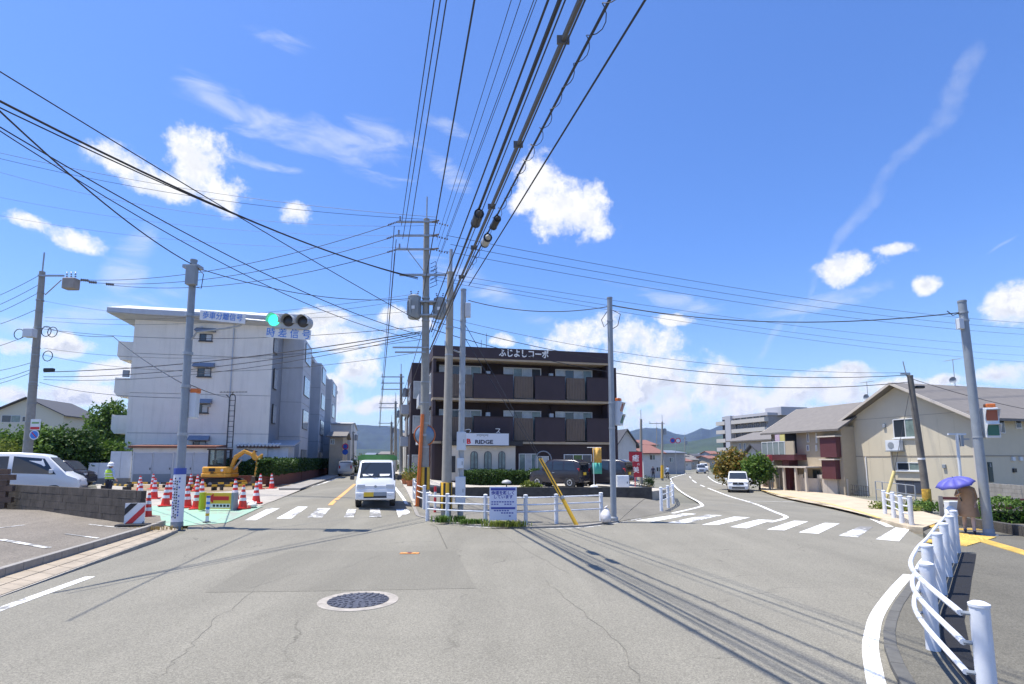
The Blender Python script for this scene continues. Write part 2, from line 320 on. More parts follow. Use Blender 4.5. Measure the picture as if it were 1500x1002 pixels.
# ---------------------------------------------------------------- mesh helpers
class MB:
    def __init__(self): self.v = []; self.f = []; self.mi = []; self.cur = 0
    def _add(self, vs, fs):
        o = len(self.v); self.v += [tuple(p) for p in vs]
        for f in fs: self.f.append([o + i for i in f]); self.mi.append(self.cur)
        return self
    def box(self, c, s, rz=0.0, M=None):
        hx, hy, hz = s[0] / 2, s[1] / 2, s[2] / 2
        vs = [Vector((x, y, z)) for z in (-hz, hz) for x, y in ((-hx, -hy), (hx, -hy), (hx, hy), (-hx, hy))]
        if rz: q = Matrix.Rotation(rz, 3, 'Z'); vs = [q @ p for p in vs]
        if M is not None: vs = [M @ p for p in vs]
        c = Vector(c)
        return self._add([p + c for p in vs], [(3, 2, 1, 0), (4, 5, 6, 7), (0, 1, 5, 4), (1, 2, 6, 5), (2, 3, 7, 6), (3, 0, 4, 7)])
    def b2(self, x0, x1, y0, y1, z0, z1): return self.box(((x0 + x1) / 2, (y0 + y1) / 2, (z0 + z1) / 2), (abs(x1 - x0), abs(y1 - y0), abs(z1 - z0)))
    def quad(self, *ps): return self._add(ps, [tuple(range(len(ps)))])
    def prism(self, poly, axis, a, b):
        """2-D polygon pushed along an axis from a to b; axis y: poly is (x,z); x: (y,z); z: (x,y)"""
        def p3(p, t): return {'y': (p[0], t, p[1]), 'x': (t, p[0], p[1]), 'z': (p[0], p[1], t)}[axis]
        n = len(poly); vs = [p3(p, a) for p in poly] + [p3(p, b) for p in poly]
        fs = [tuple(range(n))[::-1], tuple(range(n, 2 * n))] + [(i, (i + 1) % n, n + (i + 1) % n, n + i) for i in range(n)]
        return self._add(vs, fs)
    def tube(self, pts, r, n=8, caps=True):
        pts = [Vector(p) for p in pts]; rs = r if isinstance(r, (list, tuple)) else [r] * len(pts)
        rings = []; prev = None
        for i, p in enumerate(pts):
            d = (pts[min(i + 1, len(pts) - 1)] - pts[max(i - 1, 0)]).normalized()
            a = d.cross(Vector((0, 0, 1))) if prev is None else prev - d * prev.dot(d)
            if a.length < 1e-5: a = d.cross(Vector((1, 0, 0)))
            a.normalize(); prev = a; b = d.cross(a)
            rings.append([p + (a * math.cos(2 * math.pi * k / n) + b * math.sin(2 * math.pi * k / n)) * rs[i] for k in range(n)])
        return self.loft(rings, caps)
    def loft(self, rings, caps=True, closed=True):
        n = len(rings[0]); vs = [p for r in rings for p in r]; fs = []
        for i in range(len(rings) - 1):
            for k in range(n if closed else n - 1):
                k2 = (k + 1) % n; fs.append((i * n + k, i * n + k2, (i + 1) * n + k2, (i + 1) * n + k))
        if caps: fs.append(tuple(range(n))[::-1]); fs.append(tuple((len(rings) - 1) * n + k for k in range(n)))
        return self._add(vs, fs)
    def lathe(self, prof, n=16, c=(0, 0, 0), axis='z', caps=True):
        """prof: (radius, along)"""
        c = Vector(c); rings = []
        for r, t in prof:
            ring = []
            for k in range(n):
                a = 2 * math.pi * k / n; x, y = r * math.cos(a), r * math.sin(a)
                ring.append(c + Vector({'z': (x, y, t), 'y': (x, t, y), 'x': (t, x, y)}[axis]))
            rings.append(ring)
        return self.loft(rings, caps)
    def build(self, name, m, parent=None, loc=None, rz=0.0, smooth=None, bevel=0.0):
        me = bpy.data.meshes.new(name); me.from_pydata(self.v, [], self.f)
        ms = m if isinstance(m, (list, tuple)) else [m]
        for q in ms: me.materials.append(q)
        if len(ms) > 1: me.polygons.foreach_set('material_index', self.mi)
        bm = bmesh.new(); bm.from_mesh(me); bmesh.ops.recalc_face_normals(bm, faces=bm.faces); bm.to_mesh(me); bm.free()
        if smooth is not None:
            me.polygons.foreach_set('use_smooth', [True] * len(me.polygons)); me.set_sharp_from_angle(angle=R(smooth))
        me.update(); o = bpy.data.objects.new(name, me); COL.objects.link(o)
        if parent is not None: o.parent = parent
        if loc is not None: o.location = loc
        if rz: o.rotation_euler = (0, 0, rz)
        if bevel:
            md = o.modifiers.new('bevel', 'BEVEL'); md.width = bevel; md.segments = 2; md.limit_method = 'ANGLE'
        return o
def tag(o, label=None, cat=None, group=None, kind=None):
    if label: o['label'] = label
    if cat: o['category'] = cat
    if group: o['group'] = group
    if kind: o['kind'] = kind
    return o
def thing(name, label, cat, loc=(0, 0, 0), rz=0.0, group=None):
    o = bpy.data.objects.new(name, None); COL.objects.link(o); o.location = loc; o.rotation_euler = (0, 0, rz); o.empty_display_size = 0.2
    return tag(o, label, cat, group)
def copy_tree(o, parent=None, label=None):
    c = o.copy(); COL.objects.link(c); c.parent = parent
    if label: c['label'] = label
    for ch in list(o.children): copy_tree(ch, c)
    return c
def solo(name, mb, m, label, cat, group=None, base=None, **kw):
    """a thing that is one mesh; vertices given in world space, origin moved to its base"""
    if base is None:
        xs = [p[0] for p in mb.v]; ys = [p[1] for p in mb.v]; zs = [p[2] for p in mb.v]
        base = ((min(xs) + max(xs)) / 2, (min(ys) + max(ys)) / 2, min(zs))
    mb.v = [(p[0] - base[0], p[1] - base[1], p[2] - base[2]) for p in mb.v]
    return tag(mb.build(name, m, None, base, **kw), label, cat, group)
def sheet(name, poly, dz, m, parent=None, step=2.0, thick=0.0):
    """a flat polygon laid over the land"""
    bm = bmesh.new(); vs = [bm.verts.new((p[0], p[1], 0)) for p in poly]; bm.faces.new(vs)
    bmesh.ops.triangulate(bm, faces=bm.faces[:], ngon_method='EAR_CLIP')
    xs = [p[0] for p in poly]; ys = [p[1] for p in poly]
    for ax, lo, hi in ((0, min(xs), max(xs)), (1, min(ys), max(ys))):
        lo, hi = max(lo, -60), min(hi, 60); t = math.ceil(lo / step) * step
        while t < hi:
            nrm = (1, 0, 0) if ax == 0 else (0, 1, 0); co = (t, 0, 0) if ax == 0 else (0, t, 0)
            bmesh.ops.bisect_plane(bm, geom=bm.verts[:] + bm.edges[:] + bm.faces[:], plane_co=co, plane_no=nrm, dist=1e-4); t += step
    bmesh.ops.triangulate(bm, faces=[f for f in bm.faces if len(f.verts) > 4])
    if thick:
        r = bmesh.ops.extrude_face_region(bm, geom=bm.faces[:]); low = [g for g in r['geom'] if isinstance(g, bmesh.types.BMVert)]
        for v in low: v.co.z -= thick
    for v in bm.verts: v.co.z += G(v.co.x, v.co.y) + dz
    bmesh.ops.recalc_face_normals(bm, faces=bm.faces)
    if not thick:
        for f in bm.faces:
            if f.normal.z < 0: f.normal_flip()
    me = bpy.data.meshes.new(name); bm.to_mesh(me); bm.free(); me.materials.append(m)
    o = bpy.data.objects.new(name, me); COL.objects.link(o)
    if parent is not None: o.parent = parent
    else: o['kind'] = 'structure'
    return o
def ribbon(pts, w):
    """polygon of a strip of width w along xy points"""
    a, b = [], []
    for i, p in enumerate(pts):
        p = Vector((p[0], p[1])); q = Vector(pts[min(i + 1, len(pts) - 1)][:2]) - Vector(pts[max(i - 1, 0)][:2]); q.normalize(); n = Vector((-q.y, q.x)) * (w / 2)
        a.append(p + n); b.append(p - n)
    return a + b[::-1]
def smooth_pts(pts, n=6):
    """Catmull-Rom through the points"""
    pts = [Vector(p) for p in pts]; out = []
    for i in range(len(pts) - 1):
        p0, p1, p2, p3 = pts[max(i - 1, 0)], pts[i], pts[i + 1], pts[min(i + 2, len(pts) - 1)]
        for k in range(n):
            t = k / n; out.append(0.5 * ((2 * p1) + (p2 - p0) * t + (2 * p0 - 5 * p1 + 4 * p2 - p3) * t * t + (3 * p1 - p0 - 3 * p2 + p3) * t ** 3))
    return out + [pts[-1]]
def text(name, s, size, m, parent, M, depth=0.01, sx=1.0, bold=0.0):
    """lettering as solid mesh; M places the text's xy plane"""
    cu = bpy.data.curves.new(name, 'FONT'); cu.body = s; cu.size = size; cu.extrude = depth; cu.offset = bold; cu.align_x = 'CENTER'; cu.align_y = 'CENTER'; cu.resolution_u = 2
    o = bpy.data.objects.new(name, cu); COL.objects.link(o); dg = bpy.context.evaluated_depsgraph_get()
    me = bpy.data.meshes.new_from_object(o.evaluated_get(dg)); bpy.data.objects.remove(o)
    me.transform(M @ Matrix.Diagonal((sx, 1, 1, 1))); me.materials.clear(); me.materials.append(m)
    me.name = name; q = bpy.data.objects.new(name, me); COL.objects.link(q); q.parent = parent; return q
def face_M(x, y, z, rz=0.0):
    """text standing upright facing local -y"""
    return Matrix.Translation((x, y, z)) @ Matrix.Rotation(rz, 4, 'Z') @ Matrix.Rotation(R(90), 4, 'X')

# ================================================================ SETTING
def g2(px, py): p = gnd(px, py); return (p.x, p.y)
RD = Vector((-0.224, 0.9746)); RP = Vector((0.9746, 0.224))          # the left-hand road and its cross direction
def along(P, t, q=0.0): return (P[0] + RD.x * t + RP.x * q, P[1] + RD.y * t + RP.y * q)

# ground to the horizon
def axis_steps():
    a = [-9000, -4000, -2000, -900, -400, -200, -120, -90]; m = [i * 3.0 for i in range(-20, 21)]
    return a + m + [90, 120, 200, 400, 900, 2000, 4000, 9000]
gx = axis_steps(); mb = MB()
for i, x in enumerate(gx):
    for y in gx: mb.v.append((x, y, G(x, y) - 0.09))
n = len(gx)
for i in range(n - 1):
    for j in range(n - 1): mb.f.append([i * n + j, (i + 1) * n + j, (i + 1) * n + j + 1, i * n + j + 1]); mb.mi.append(0)
M_ground = mat('town_ground', (0.17, 0.165, 0.13), 0.95, vary=0.45, vscale=0.08, bump=0.3, bscale=4)
o = mb.build('ground', M_ground); o['kind'] = 'structure'

LK = [g2(269, 781), g2(330, 766), g2(385, 741), g2(440, 718), g2(500, 697)]   # left kerb of the left road
lfar = along(LK[-1], 160); K0 = g2(606, 744); rfar = along(K0, 205)
ISL = [g2(606, 744), g2(612, 757), g2(640, 765), g2(700, 771), g2(770, 774), g2(850, 772), g2(905, 765)]
RLE = [g2(940, 757), g2(990, 751), g2(1024, 743), g2(1026, 738), g2(1010, 728), g2(990, 714), g2(983, 703), g2(990, 698), g2(1008, 693), g2(1020, 690)]
RRE = [g2(1038, 690), g2(1036, 697), g2(1048, 706), g2(1075, 714), g2(1112, 719), g2(1144, 727), g2(1174, 733), g2(1210, 740), g2(1255, 752), g2(1292, 765), g2(1330, 776)]
RAILP = [(3.62, 4.4), (4.45, 6.05), (5.4, 7.3), (6.42, 8.45), (7.5, 9.7), (8.6, 10.95), (9.6, 12.1)]
right_edge = [(10.0, 13.1), (9.3, 12.3), (8.25, 11.15), (7.15, 9.9), (6.05, 8.65), (5.05, 7.5), (4.1, 6.2), (3.25, 4.5), (2.8, 3.0), (2.7, 0), (3.0, -30)]
road_poly = [(-6.5, -30), (-6.6, 0), (-7.62, 8.3)] + LK[:1] + [(p[0] - 1.1, p[1]) for p in LK[1:]] + [lfar, rfar, along(K0, 12), (-5.9, 31.5), (7.4, 31.5), (7.0, 26.5)] + RLE[3:] + RRE + right_edge
road = sheet('road', road_poly, 0.0, M_road)
def mark(name, poly, m=M_white, parent=None, dz=0.005):
    return sheet(name, poly, dz, m, parent or road)
def pxpoly(*ps): return [g2(*p) for p in ps]
mark('asphalt_patch', pxpoly((300, 868), (470, 866), (697, 862), (668, 807), (425, 807), (370, 826)), M_patch, dz=0.003)
mark('trench_seam', ribbon([g2(655, 804), g2(640, 772), g2(630, 768)], 0.03), M_walk, dz=0.004)

for cp, w in (([(238, 990), (262, 962), (290, 935), (318, 905), (345, 888), (372, 862), (392, 846)], 0.005), ([(718, 772), (742, 786), (770, 806), (806, 826), (842, 846)], 0.006), ([(940, 1000), (905, 940), (850, 896), (812, 862), (795, 848)], 0.006), ([(560, 812), (505, 832), (430, 842), (352, 866)], 0.006)):
    pts_ = []
    for i in range(len(cp) - 1):
        for k in range(5): t = k / 5; pts_.append(Vector(g2(cp[i][0] + (cp[i + 1][0] - cp[i][0]) * t, cp[i][1] + (cp[i + 1][1] - cp[i][1]) * t)) + Vector((random.gauss(0, 0.02), random.gauss(0, 0.03))))
    mark('crack', ribbon(pts_, w), mat('crack_dirt', (0.125, 0.118, 0.10), 0.95, vary=0.4, vscale=9), dz=0.0045)
# crossings
def crossing(name, stripes):
    c = bpy.data.objects.new(name, None); COL.objects.link(c); c['kind'] = 'structure'
    for st, m in stripes: sheet('stripe', pxpoly(*st), 0.005, m, c)
    return c
Wt, Wn = M_white, M_wornw
crossing('crosswalk', [([(336, 757), (349, 757), (375, 746), (364, 746)], Wt), ([(359, 762), (375, 762), (410, 744.4), (394, 744.4)], Wt),
    ([(405, 759.6), (427, 759.6), (451, 742.4), (436, 742.4)], Wt), ([(450, 758), (472, 758), (484, 744.5), (466, 744.5)], Wn),
    ([(504, 757.6), (518, 757.6), (522, 746), (510, 746)], Wn), ([(541, 757.6), (559, 757.6), (556, 745), (542, 745)], Wn),
    ([(584, 758), (605, 759), (598, 746), (580, 746)], Wt)])
crossing('crosswalk', [([(930, 763), (958, 764), (1020, 753), (1004, 752)], Wt), ([(977, 766), (1003, 767), (1058, 755), (1036, 754)], Wn),
    ([(1028, 769), (1052, 769), (1099, 758), (1075, 757)], Wt), ([(1070, 772), (1094, 774), (1132, 762), (1110, 761)], Wt),
    ([(1123, 776), (1149, 777), (1184, 764), (1163, 763)], Wt), ([(1170, 780), (1199, 782), (1230, 767), (1208, 766)], Wt),
    ([(1228, 785), (1257, 787), (1279, 772), (1260, 771)], Wn), ([(1283, 790), (1317, 793), (1333, 775), (1312, 773)], Wt)])
# lines
def line(pts, w, m=M_white, n=5, name='painted_line'):
    p = [Vector(g2(*q)) for q in pts]; p = smooth_pts(p, n) if len(p) > 2 else p
    return mark(name, ribbon(p, w), m)
line([(1008, 693), (987, 699), (983, 703), (990, 714), (1010, 728), (1027, 738), (1023, 743), (985, 752)], 0.16)
line([(1037, 715), (1091, 733.5), (1130, 748), (1150, 756), (1148, 760), (1128, 765)], 0.16)
for a, b in (((1026, 710.5), (1032, 713)), ((1014, 703), (1020, 707.5)), ((1010, 698), (1012, 700.5))): line([a, b], 0.16)
line([(1096, 734), (1164, 735)], 0.16)
line([(1037, 698), (1048, 706), (1075, 713), (1112, 719), (1144, 727), (1174, 733), (1212, 740)], 0.15)
line([(1278, 760), (1304, 772)], 0.2)
line([(930, 752), (909, 756)], 0.2, M_wornw)
line([(574, 708), (583, 720), (596, 739)], 0.15)
line([(484, 740), (500, 726), (520, 709)], 0.18, M_orange, name='orange_centre_line')
line([(358, 728), (387, 721.5)], 0.5, M_wornw); line([(434, 715), (462, 711.5), (498, 699)], 0.15, M_wornw)
line([(1292, 1040), (1276, 960), (1277, 930), (1286, 899), (1309, 866), (1331, 842)], 0.155, n=8, name='kerbside_line')
line([(-12, 897), (132, 845)], 0.17)
line([(612, 759), (640, 766.5), (700, 772), (770, 774.5), (850, 773), (905, 766), (940, 759)], 0.07, M_wornw)

# left side: gutter slabs, kerb, car-park asphalt, green footway, concrete apron
kerbL = [Vector(p) for p in ((-8.2, -12), (-8.35, 4), (-8.6, 8.6), (-8.95, 9.87), (-9.5, 12.2), (-10.1, 14.7), (-10.66, 17.06))]
gutL = [Vector(p) for p in ((-6.5, -12), (-6.8, 4), (-7.62, 8.3), (-7.9, 9.4), (-8.5, 11.7), (-9.1, 14.0), (-9.75, 16.3))]
gutter = sheet('gutter', [tuple(p) for p in gutL] + [tuple(p) for p in kerbL[::-1]], 0.012, M_concl, thick=0.1)
slabs = [(kerbL[i].lerp(kerbL[i + 1], t), gutL[i].lerp(gutL[i + 1], t)) for i in range(2, 6) for t in (0, 0.25, 0.5, 0.75)] + [(kerbL[-1], gutL[-1])]
M_slab = mat('gutter_slab', (0.34, 0.285, 0.215), 0.85, vary=0.22, vscale=2.0, bump=0.3, bscale=50)
for (a0, b0), (a1, b1) in zip(slabs[:-1], slabs[1:]):
    for t0, t1 in ((0.06, 0.5), (0.52, 0.97)):
        q = [a0.lerp(b0, t0), a0.lerp(b0, t1), a1.lerp(b1, t1), a1.lerp(b1, t0)]
        c = sum(q, Vector((0, 0))) / 4; q = [c + (p - c) * 0.97 for p in q]
        sheet('slab', [tuple(p) for p in q], 0.02 + random.uniform(0, 0.003), M_slab, gutter, thick=0.03)
kerb = bpy.data.objects.new('kerb', None); COL.objects.link(kerb); kerb['kind'] = 'structure'
kp = [p for p in smooth_pts(kerbL[1:], 4)]
for a, b in zip(kp[:-1], kp[1:]):
    d = (b - a); m_ = (a + b) / 2; L_ = d.length - 0.012
    MB().box((m_.x, m_.y, G(m_.x, m_.y) + 0.05), (L_, 0.13, 0.24), math.atan2(d.y, d.x)).build('kerb_stone', M_conc, kerb, bevel=0.012)
lot = [(p.x - 0.07, p.y) for p in kerbL] + [(-11.5, 18.2), (-13, 19.0), (-60, 24), (-60, -12)]
sheet('car_park', lot, 0.13, M_lot, thick=0.2)
for a, b, w in (((0, 799), (70, 812), 0.14), ((-20, 783), (35, 776), 0.1), ((95, 790), (143, 797), 0.08), ((130, 775), (190, 782), 0.06)):
    line([a, b], w, M_wornw).location.z = 0.137
gp = pxpoly((205, 768), (258, 772), (331, 766.5), (349, 758.5), (386, 742), (352, 742), (210, 742))
sheet('green_footway', gp, 0.018, M_green)
M_apron = mat('construction_apron', (0.36, 0.33, 0.285), 0.9, vary=0.2, vscale=1.2, bump=0.4, bscale=14)
sheet('construction_ground', pxpoly((150, 741), (352, 743.5), (372, 745.5), (404, 733), (440, 718), (462, 711), (430, 709.5), (140, 709.5)), 0.012, M_apron)
sheet('excavated_soil', pxpoly((185, 718), (300, 722), (395, 716), (430, 710.5), (190, 710.5)), 0.02, M_soil)

# centre island and forecourt
isl_poly = ISL + [(7.3, 30.4), (-4.6, 30.4), (-5.6, 29.5)]
sheet('traffic_island', isl_poly, 0.02, M_island, thick=0.2)
sheet('island_kerb', ribbon([Vector(p) for p in ISL], 0.13), 0.055, M_conc, thick=0.2)
sheet('driveway', [g2(905, 765), g2(940, 757), g2(985, 749), (6.9, 24.5), (7.6, 28), (7.3, 30.3)], 0.008, M_island)
rk = [Vector(K0)] + [Vector(along(K0, t)) for t in (10, 25, 60, 140)]
sheet('footway', [tuple(p) for p in rk] + [tuple(along(K0, t, 1.3)) for t in (140, 60, 25, 7)], 0.08, M_concl, thick=0.2)
# left road's left footway and kerb in front of the hedge
lk = [Vector(LK[3]), Vector(along(LK[3], 20)), Vector(along(LK[3], 60)), Vector(along(LK[3], 150))]
sheet('footway', [tuple(p) for p in lk] + [tuple(Vector(p) + Vector((-1.2, 0))) for p in lk[::-1]], 0.1, M_conc, thick=0.25)
# forecourt of the dark block, held up by a low wall
court_z = 0.42
sheet('forecourt', [(-4.9, 30.62), (7.8, 30.62), (10, 36), (12, 60), (-14, 60), (-7.2, 40)], court_z, M_concl, thick=0.7)

# right side: footways and kerb
sheet('footway', [(p[0] + 0.03, p[1]) for p in right_edge[::-1]] + [g2(1352, 782), g2(1380, 768), g2(1500, 770), (30, 24), (45, -30)], 0.055, M_walk, thick=0.2)
kb = bpy.data.objects.new('kerb', None); COL.objects.link(kb); kb['kind'] = 'structure'
kp = smooth_pts([Vector(p) for p in right_edge[:9]], 3)
for a, b in zip(kp[:-1], kp[1:]):
    d = b - a; m_ = (a + b) / 2
    MB().box((m_.x, m_.y, 0.0), (d.length - 0.01, 0.12, 0.13), math.atan2(d.y, d.x)).build('kerb_stone', mat('tarry_kerb', (0.11, 0.108, 0.10), 0.9, vary=0.2, vscale=5, bump=0.3), kb, bevel=0.01)
sheet('footway', RRE[4:] + [g2(1352, 778), g2(1390, 764), g2(1330, 752), g2(1290, 738), g2(1236, 727), g2(1185, 722), g2(1112, 713.5)], 0.1, mat('sandy_paving', (0.47, 0.39, 0.28), 0.9, vary=0.2, vscale=1.5, bump=0.3, bscale=20), thick=0.25)
ye = ribbon([Vector(p) + Vector((0.1, 0.22)) for p in RRE[4:10]], 0.14); sheet('yellow_kerb_edge', ye, 0.108, mat('faded_yellow_paint', (0.66, 0.47, 0.16), 0.8, vary=0.3, vscale=3))
sheet('painted_shade_strip', ribbon([Vector((p[0] + 0.15, p[1] - 0.12)) for p in RAILP], 0.24), 0.061, mat('painted_shade_black', (0.007, 0.007, 0.009), 0.9, vary=0.3, vscale=6, bump=0.4))  # flat strip; the dark shade beside the rail posts is painted black
# tactile paving, tile by tile
tact = bpy.data.objects.new('tactile_paving', None); COL.objects.link(tact); tact['kind'] = 'structure'
M_tile = mat('yellow_tactile_tile', (0.72, 0.50, 0.14), 0.8, vary=0.2, vscale=1.2)
tile_mb = MB().box((0, 0, 0.012), (0.296, 0.296, 0.024))
for i in range(5): tile_mb.box((-0.11 + 0.055 * i, 0, 0.026), (0.02, 0.27, 0.006))
tile = tile_mb.build('tile', M_tile, tact); first = [True]
def lay_tile(x, y, rz):
    t_ = tile if first[0] else tile.copy()
    if not first[0]: COL.objects.link(t_)
    first[0] = False; t_.parent = tact; t_.location = (x, y, G(x, y) + 0.052); t_.rotation_euler = (0, 0, rz)
def tile_run(p, q, rows=1):
    p, q = Vector(g2(*p)), Vector(g2(*q)); d = (q - p); n_ = int(d.length / 0.3); d.normalize(); nn = Vector((-d.y, d.x)); rz = math.atan2(d.y, d.x)
    for k in range(n_):
        for r_ in range(rows): c = p + d * (0.3 * k) + nn * (0.3 * r_); lay_tile(c.x, c.y, rz)
tile_run((1345, 767), (1560, 832)); tile_run((1408, 802), (1452, 789), 3); tile_run((1412, 779), (1440, 783), 2)

# drain cover and road stud
P = gnd(525, 880); mh = thing('manhole_cover', 'round dark iron manhole cover in a pale concrete collar in the road', 'manhole', P)
MB().lathe([(0.575, 0.0), (0.575, 0.006), (0.44, 0.008), (0.44, 0.0)], 28).build('collar', mat('collar_mortar', (0.33, 0.30, 0.26), 0.9, vary=0.3, vscale=7), mh)
cv = MB().lathe([(0.435, 0.0), (0.435, 0.012), (0.0, 0.014)], 32)
for rr in (0.10, 0.18, 0.26, 0.34, 0.40):
    for k in range(int(rr * 60)):
        a = 2 * math.pi * k / int(rr * 60); cv.box((rr * math.cos(a), rr * math.sin(a), 0.017), (0.05, 0.03, 0.008), a)
cv.build('cover', M_iron, mh)
P = gnd(600, 811); st = thing('road_stud', 'small orange reflective valve plate set in the asphalt patch', 'road stud', P + Vector((0, 0, 0.004)))
MB().box((0, 0, 0.006), (0.42, 0.16, 0.012)).build('plate', mat('rusty_orange', (0.55, 0.24, 0.07), 0.6, vary=0.2), st, bevel=0.004)
for sx in (-0.11, 0.11): MB().box((sx, 0, 0.016), (0.07, 0.09, 0.008)).build('reflector', mat('amber_plastic', (0.75, 0.45, 0.15), 0.3), st)
MB().box((0, 0, 0.016), (0.08, 0.09, 0.008)).build('badge', mat('dark_red_enamel', (0.2, 0.03, 0.04), 0.4), st)

# ---------------------------------------------------------------- mountains and hills
def range_mesh(name, D, depth, ridge, m, seed, rough=0.12, nd=14):
    """ridge: picture points of the skyline, seen at distance D"""
    from mathutils import noise as mn
    mb = MB(); cols = []
    for i in range(len(ridge) - 1):
        k = 8
        for j in range(k): t = j / k; cols.append((ridge[i][0] * (1 - t) + ridge[i + 1][0] * t, ridge[i][1] * (1 - t) + ridge[i + 1][1] * t))
    cols.append(ridge[-1]); nc_ = len(cols)
    for (px, py) in cols:
        top = atY(px, py, D); x0 = top.x / D
        for j in range(nd):
            t = j / (nd - 1); Y = D - depth * (1 - t) * 0.9; h = top.z * (t ** 1.25)
            e = mn.fractal(Vector((x0 * 9 + seed, t * 1.6, seed)), 1.0, 2.0, 5) * rough * top.z * math.sin(math.pi * min(1, t * 0.93) * 0.95)
            mb.v.append((x0 * Y, Y, h + e - 2.0))
    for i in range(nc_ - 1):
        for j in range(nd - 1): mb.f.append([i * nd + j, (i + 1) * nd + j, (i + 1) * nd + j + 1, i * nd + j + 1]); mb.mi.append(0)
    o = mb.build(name, m, smooth=80); o['kind'] = 'structure'; return o
M_mtn = mat('forested_mountain', (0.028, 0.045, 0.035), 0.95, vary=0.35, vscale=0.006, bump=0.6, bscale=0.03)
M_hill = mat('forested_hill', (0.03, 0.05, 0.025), 0.95, vary=0.5, vscale=0.012, bump=0.8, bscale=0.05)
range_mesh('mountains', 4200, 1700, [(-700, 640), (-400, 622), (-200, 612), (-60, 606), (40, 608), (90, 611), (130, 614), (180, 622), (260, 632), (340, 640), (420, 636), (480, 630), (512, 625.5), (532, 622), (548, 621), (565, 621), (583, 626), (610, 634), (660, 642), (720, 645), (780, 640), (850, 637), (900, 634), (918, 632), (945, 627), (962, 626.5), (975, 629), (990, 634), (1003, 635), (1015, 630), (1028, 624.5), (1040, 628), (1052, 624.5), (1080, 622), (1130, 628), (1200, 640), (1300, 636), (1500, 646), (1900, 640)], M_mtn, 3.1, 0.3, 26)
range_mesh('hill', 1700, 800, [(760, 664), (850, 655), (930, 650), (985, 648), (1010, 645), (1035, 641), (1060, 638), (1120, 640), (1220, 652), (1400, 660), (1700, 662)], M_hill, 8.3, 0.3, 22)
range_mesh('hill', 2300, 900, [(380, 668), (470, 662), (520, 658), (560, 657), (600, 661), (680, 666)], M_hill, 5.3, 0.3, 22)

# ---------------------------------------------------------------- guard rails
def guardrail(label, pts, post_at, heights=(0.36, 0.58, 0.80), post_h=0.88, rpost=0.066, rrail=0.024, base=0.06, side=0.0, tail=0.12):
    P0 = Vector((*pts[0], G(*pts[0]))); t = thing('guardrail', label, 'guardrail', P0, 0, 'white pipe guardrails along the footways')
    P2 = smooth_pts([Vector(p) for p in pts], 6)
    for k in post_at:
        p = Vector(pts[k]); q = Vector((p.x, p.y, G(p.x, p.y) + base)) - P0
        MB().lathe([(rpost, -0.15), (rpost, post_h - 0.02), (rpost + 0.006, post_h - 0.02), (rpost + 0.006, post_h), (rpost * 0.6, post_h + 0.018), (0.004, post_h + 0.022)], 14, q).build('post', M_railw, t, smooth=40)
    for h in heights:
        run = []
        for i, p in enumerate(P2):
            d = (P2[min(i + 1, len(P2) - 1)] - P2[max(i - 1, 0)]).normalized(); nn = Vector((-d.y, d.x)) * side
            run.append(Vector((p.x + nn.x, p.y + nn.y, G(p.x, p.y) + base + h)) - P0)
        r_ = MB().tube(run, rrail, 8).build('rail', M_railw, t, smooth=40)
    if side:
        for k in post_at:
            p = Vector(pts[k]); i = min(range(len(P2)), key=lambda j: (P2[j] - p).length); d = (P2[min(i + 1, len(P2) - 1)] - P2[max(i - 1, 0)]).normalized(); nn = Vector((-d.y, d.x)) * side
            for h in heights:
                a = Vector((p.x, p.y, G(p.x, p.y) + base + h)) - P0
                MB().tube([a, a + Vector((nn.x, nn.y, 0))], 0.016, 6).build('bracket', M_steelg, t)
    return t
guardrail('long curving white pipe guardrail with stout posts beside the grey footway', RAILP, range(7), side=0.12)
guardrail('short white guardrail at the end of the crosswalk by the leaning utility pole', [g2(1297, 757), g2(1310, 763), g2(1322, 771), g2(1336, 774)], range(4), side=0.05)
gr = [g2(626, 764), g2(655, 766.5), g2(711, 769), g2(770, 770), g2(815, 768), g2(881, 764)]
guardrail('low white guardrail round the traffic island in front of the blue notice board', gr, range(6), side=-0.04)
guardrail('short white guardrail beside the orange mirror pole at the crossing', [g2(606, 733), g2(610, 742), g2(621, 747)], range(3))
guardrail('white guardrail at the mouth of the driveway by the red banner', [g2(969, 749), g2(979, 744), g2(986, 738), g2(984, 728)], range(4))

# ================================================================ POLES, SIGNALS, WIRES
def Mz(a): return Matrix.Rotation(a, 3, 'Z')
def pole(name, label, base_px, top_px, r0, r1, m, group=None, dz=0.05, cat='pole', caps=None):
    B = gnd(*base_px, dz) + Vector((0, 0, dz)); zt = zat(B, top_px[1]); xt = xat(B, zt, top_px[0])
    t = thing(name, label, cat, B, 0, group); T = Vector((xt, B.y, zt)) - B
    MB().tube([Vector((0, 0, -0.3)), T * 0.25, T * 0.5, T * 0.75, T], [r0, r0 * 0.75 + r1 * 0.25, (r0 + r1) / 2, r0 * 0.25 + r1 * 0.75, r1], 16).build('shaft', m, t, smooth=40)
    MB().lathe([(r1 + 0.01, -0.02), (r1 + 0.01, 0.03), (0.01, 0.05)], 14, T).build('cap', m, t, smooth=40)
    t['_h'] = T.z
    return t, B, T
def onp(B, T, py):
    """local point on a pole axis at picture row py"""
    k = (zat(B, py) - B.z) / T.z; return T * k
def band(t, p, r, m=M_galv, h=0.05): return MB().lathe([(r, -h / 2), (r + 0.008, -h / 2), (r + 0.008, h / 2), (r, h / 2)], 14, p).build('band', m, t, smooth=40)
def insul(mb, a, b, n=4, r=0.05):
    a, b = Vector(a), Vector(b)
    for i in range(n):
        p = a.lerp(b, (i + 0.2) / n); q = a.lerp(b, (i + 0.75) / n); mb.tube([p, p.lerp(q, 0.5), q], [r * 0.45, r, r * 0.5], 8)
    return mb
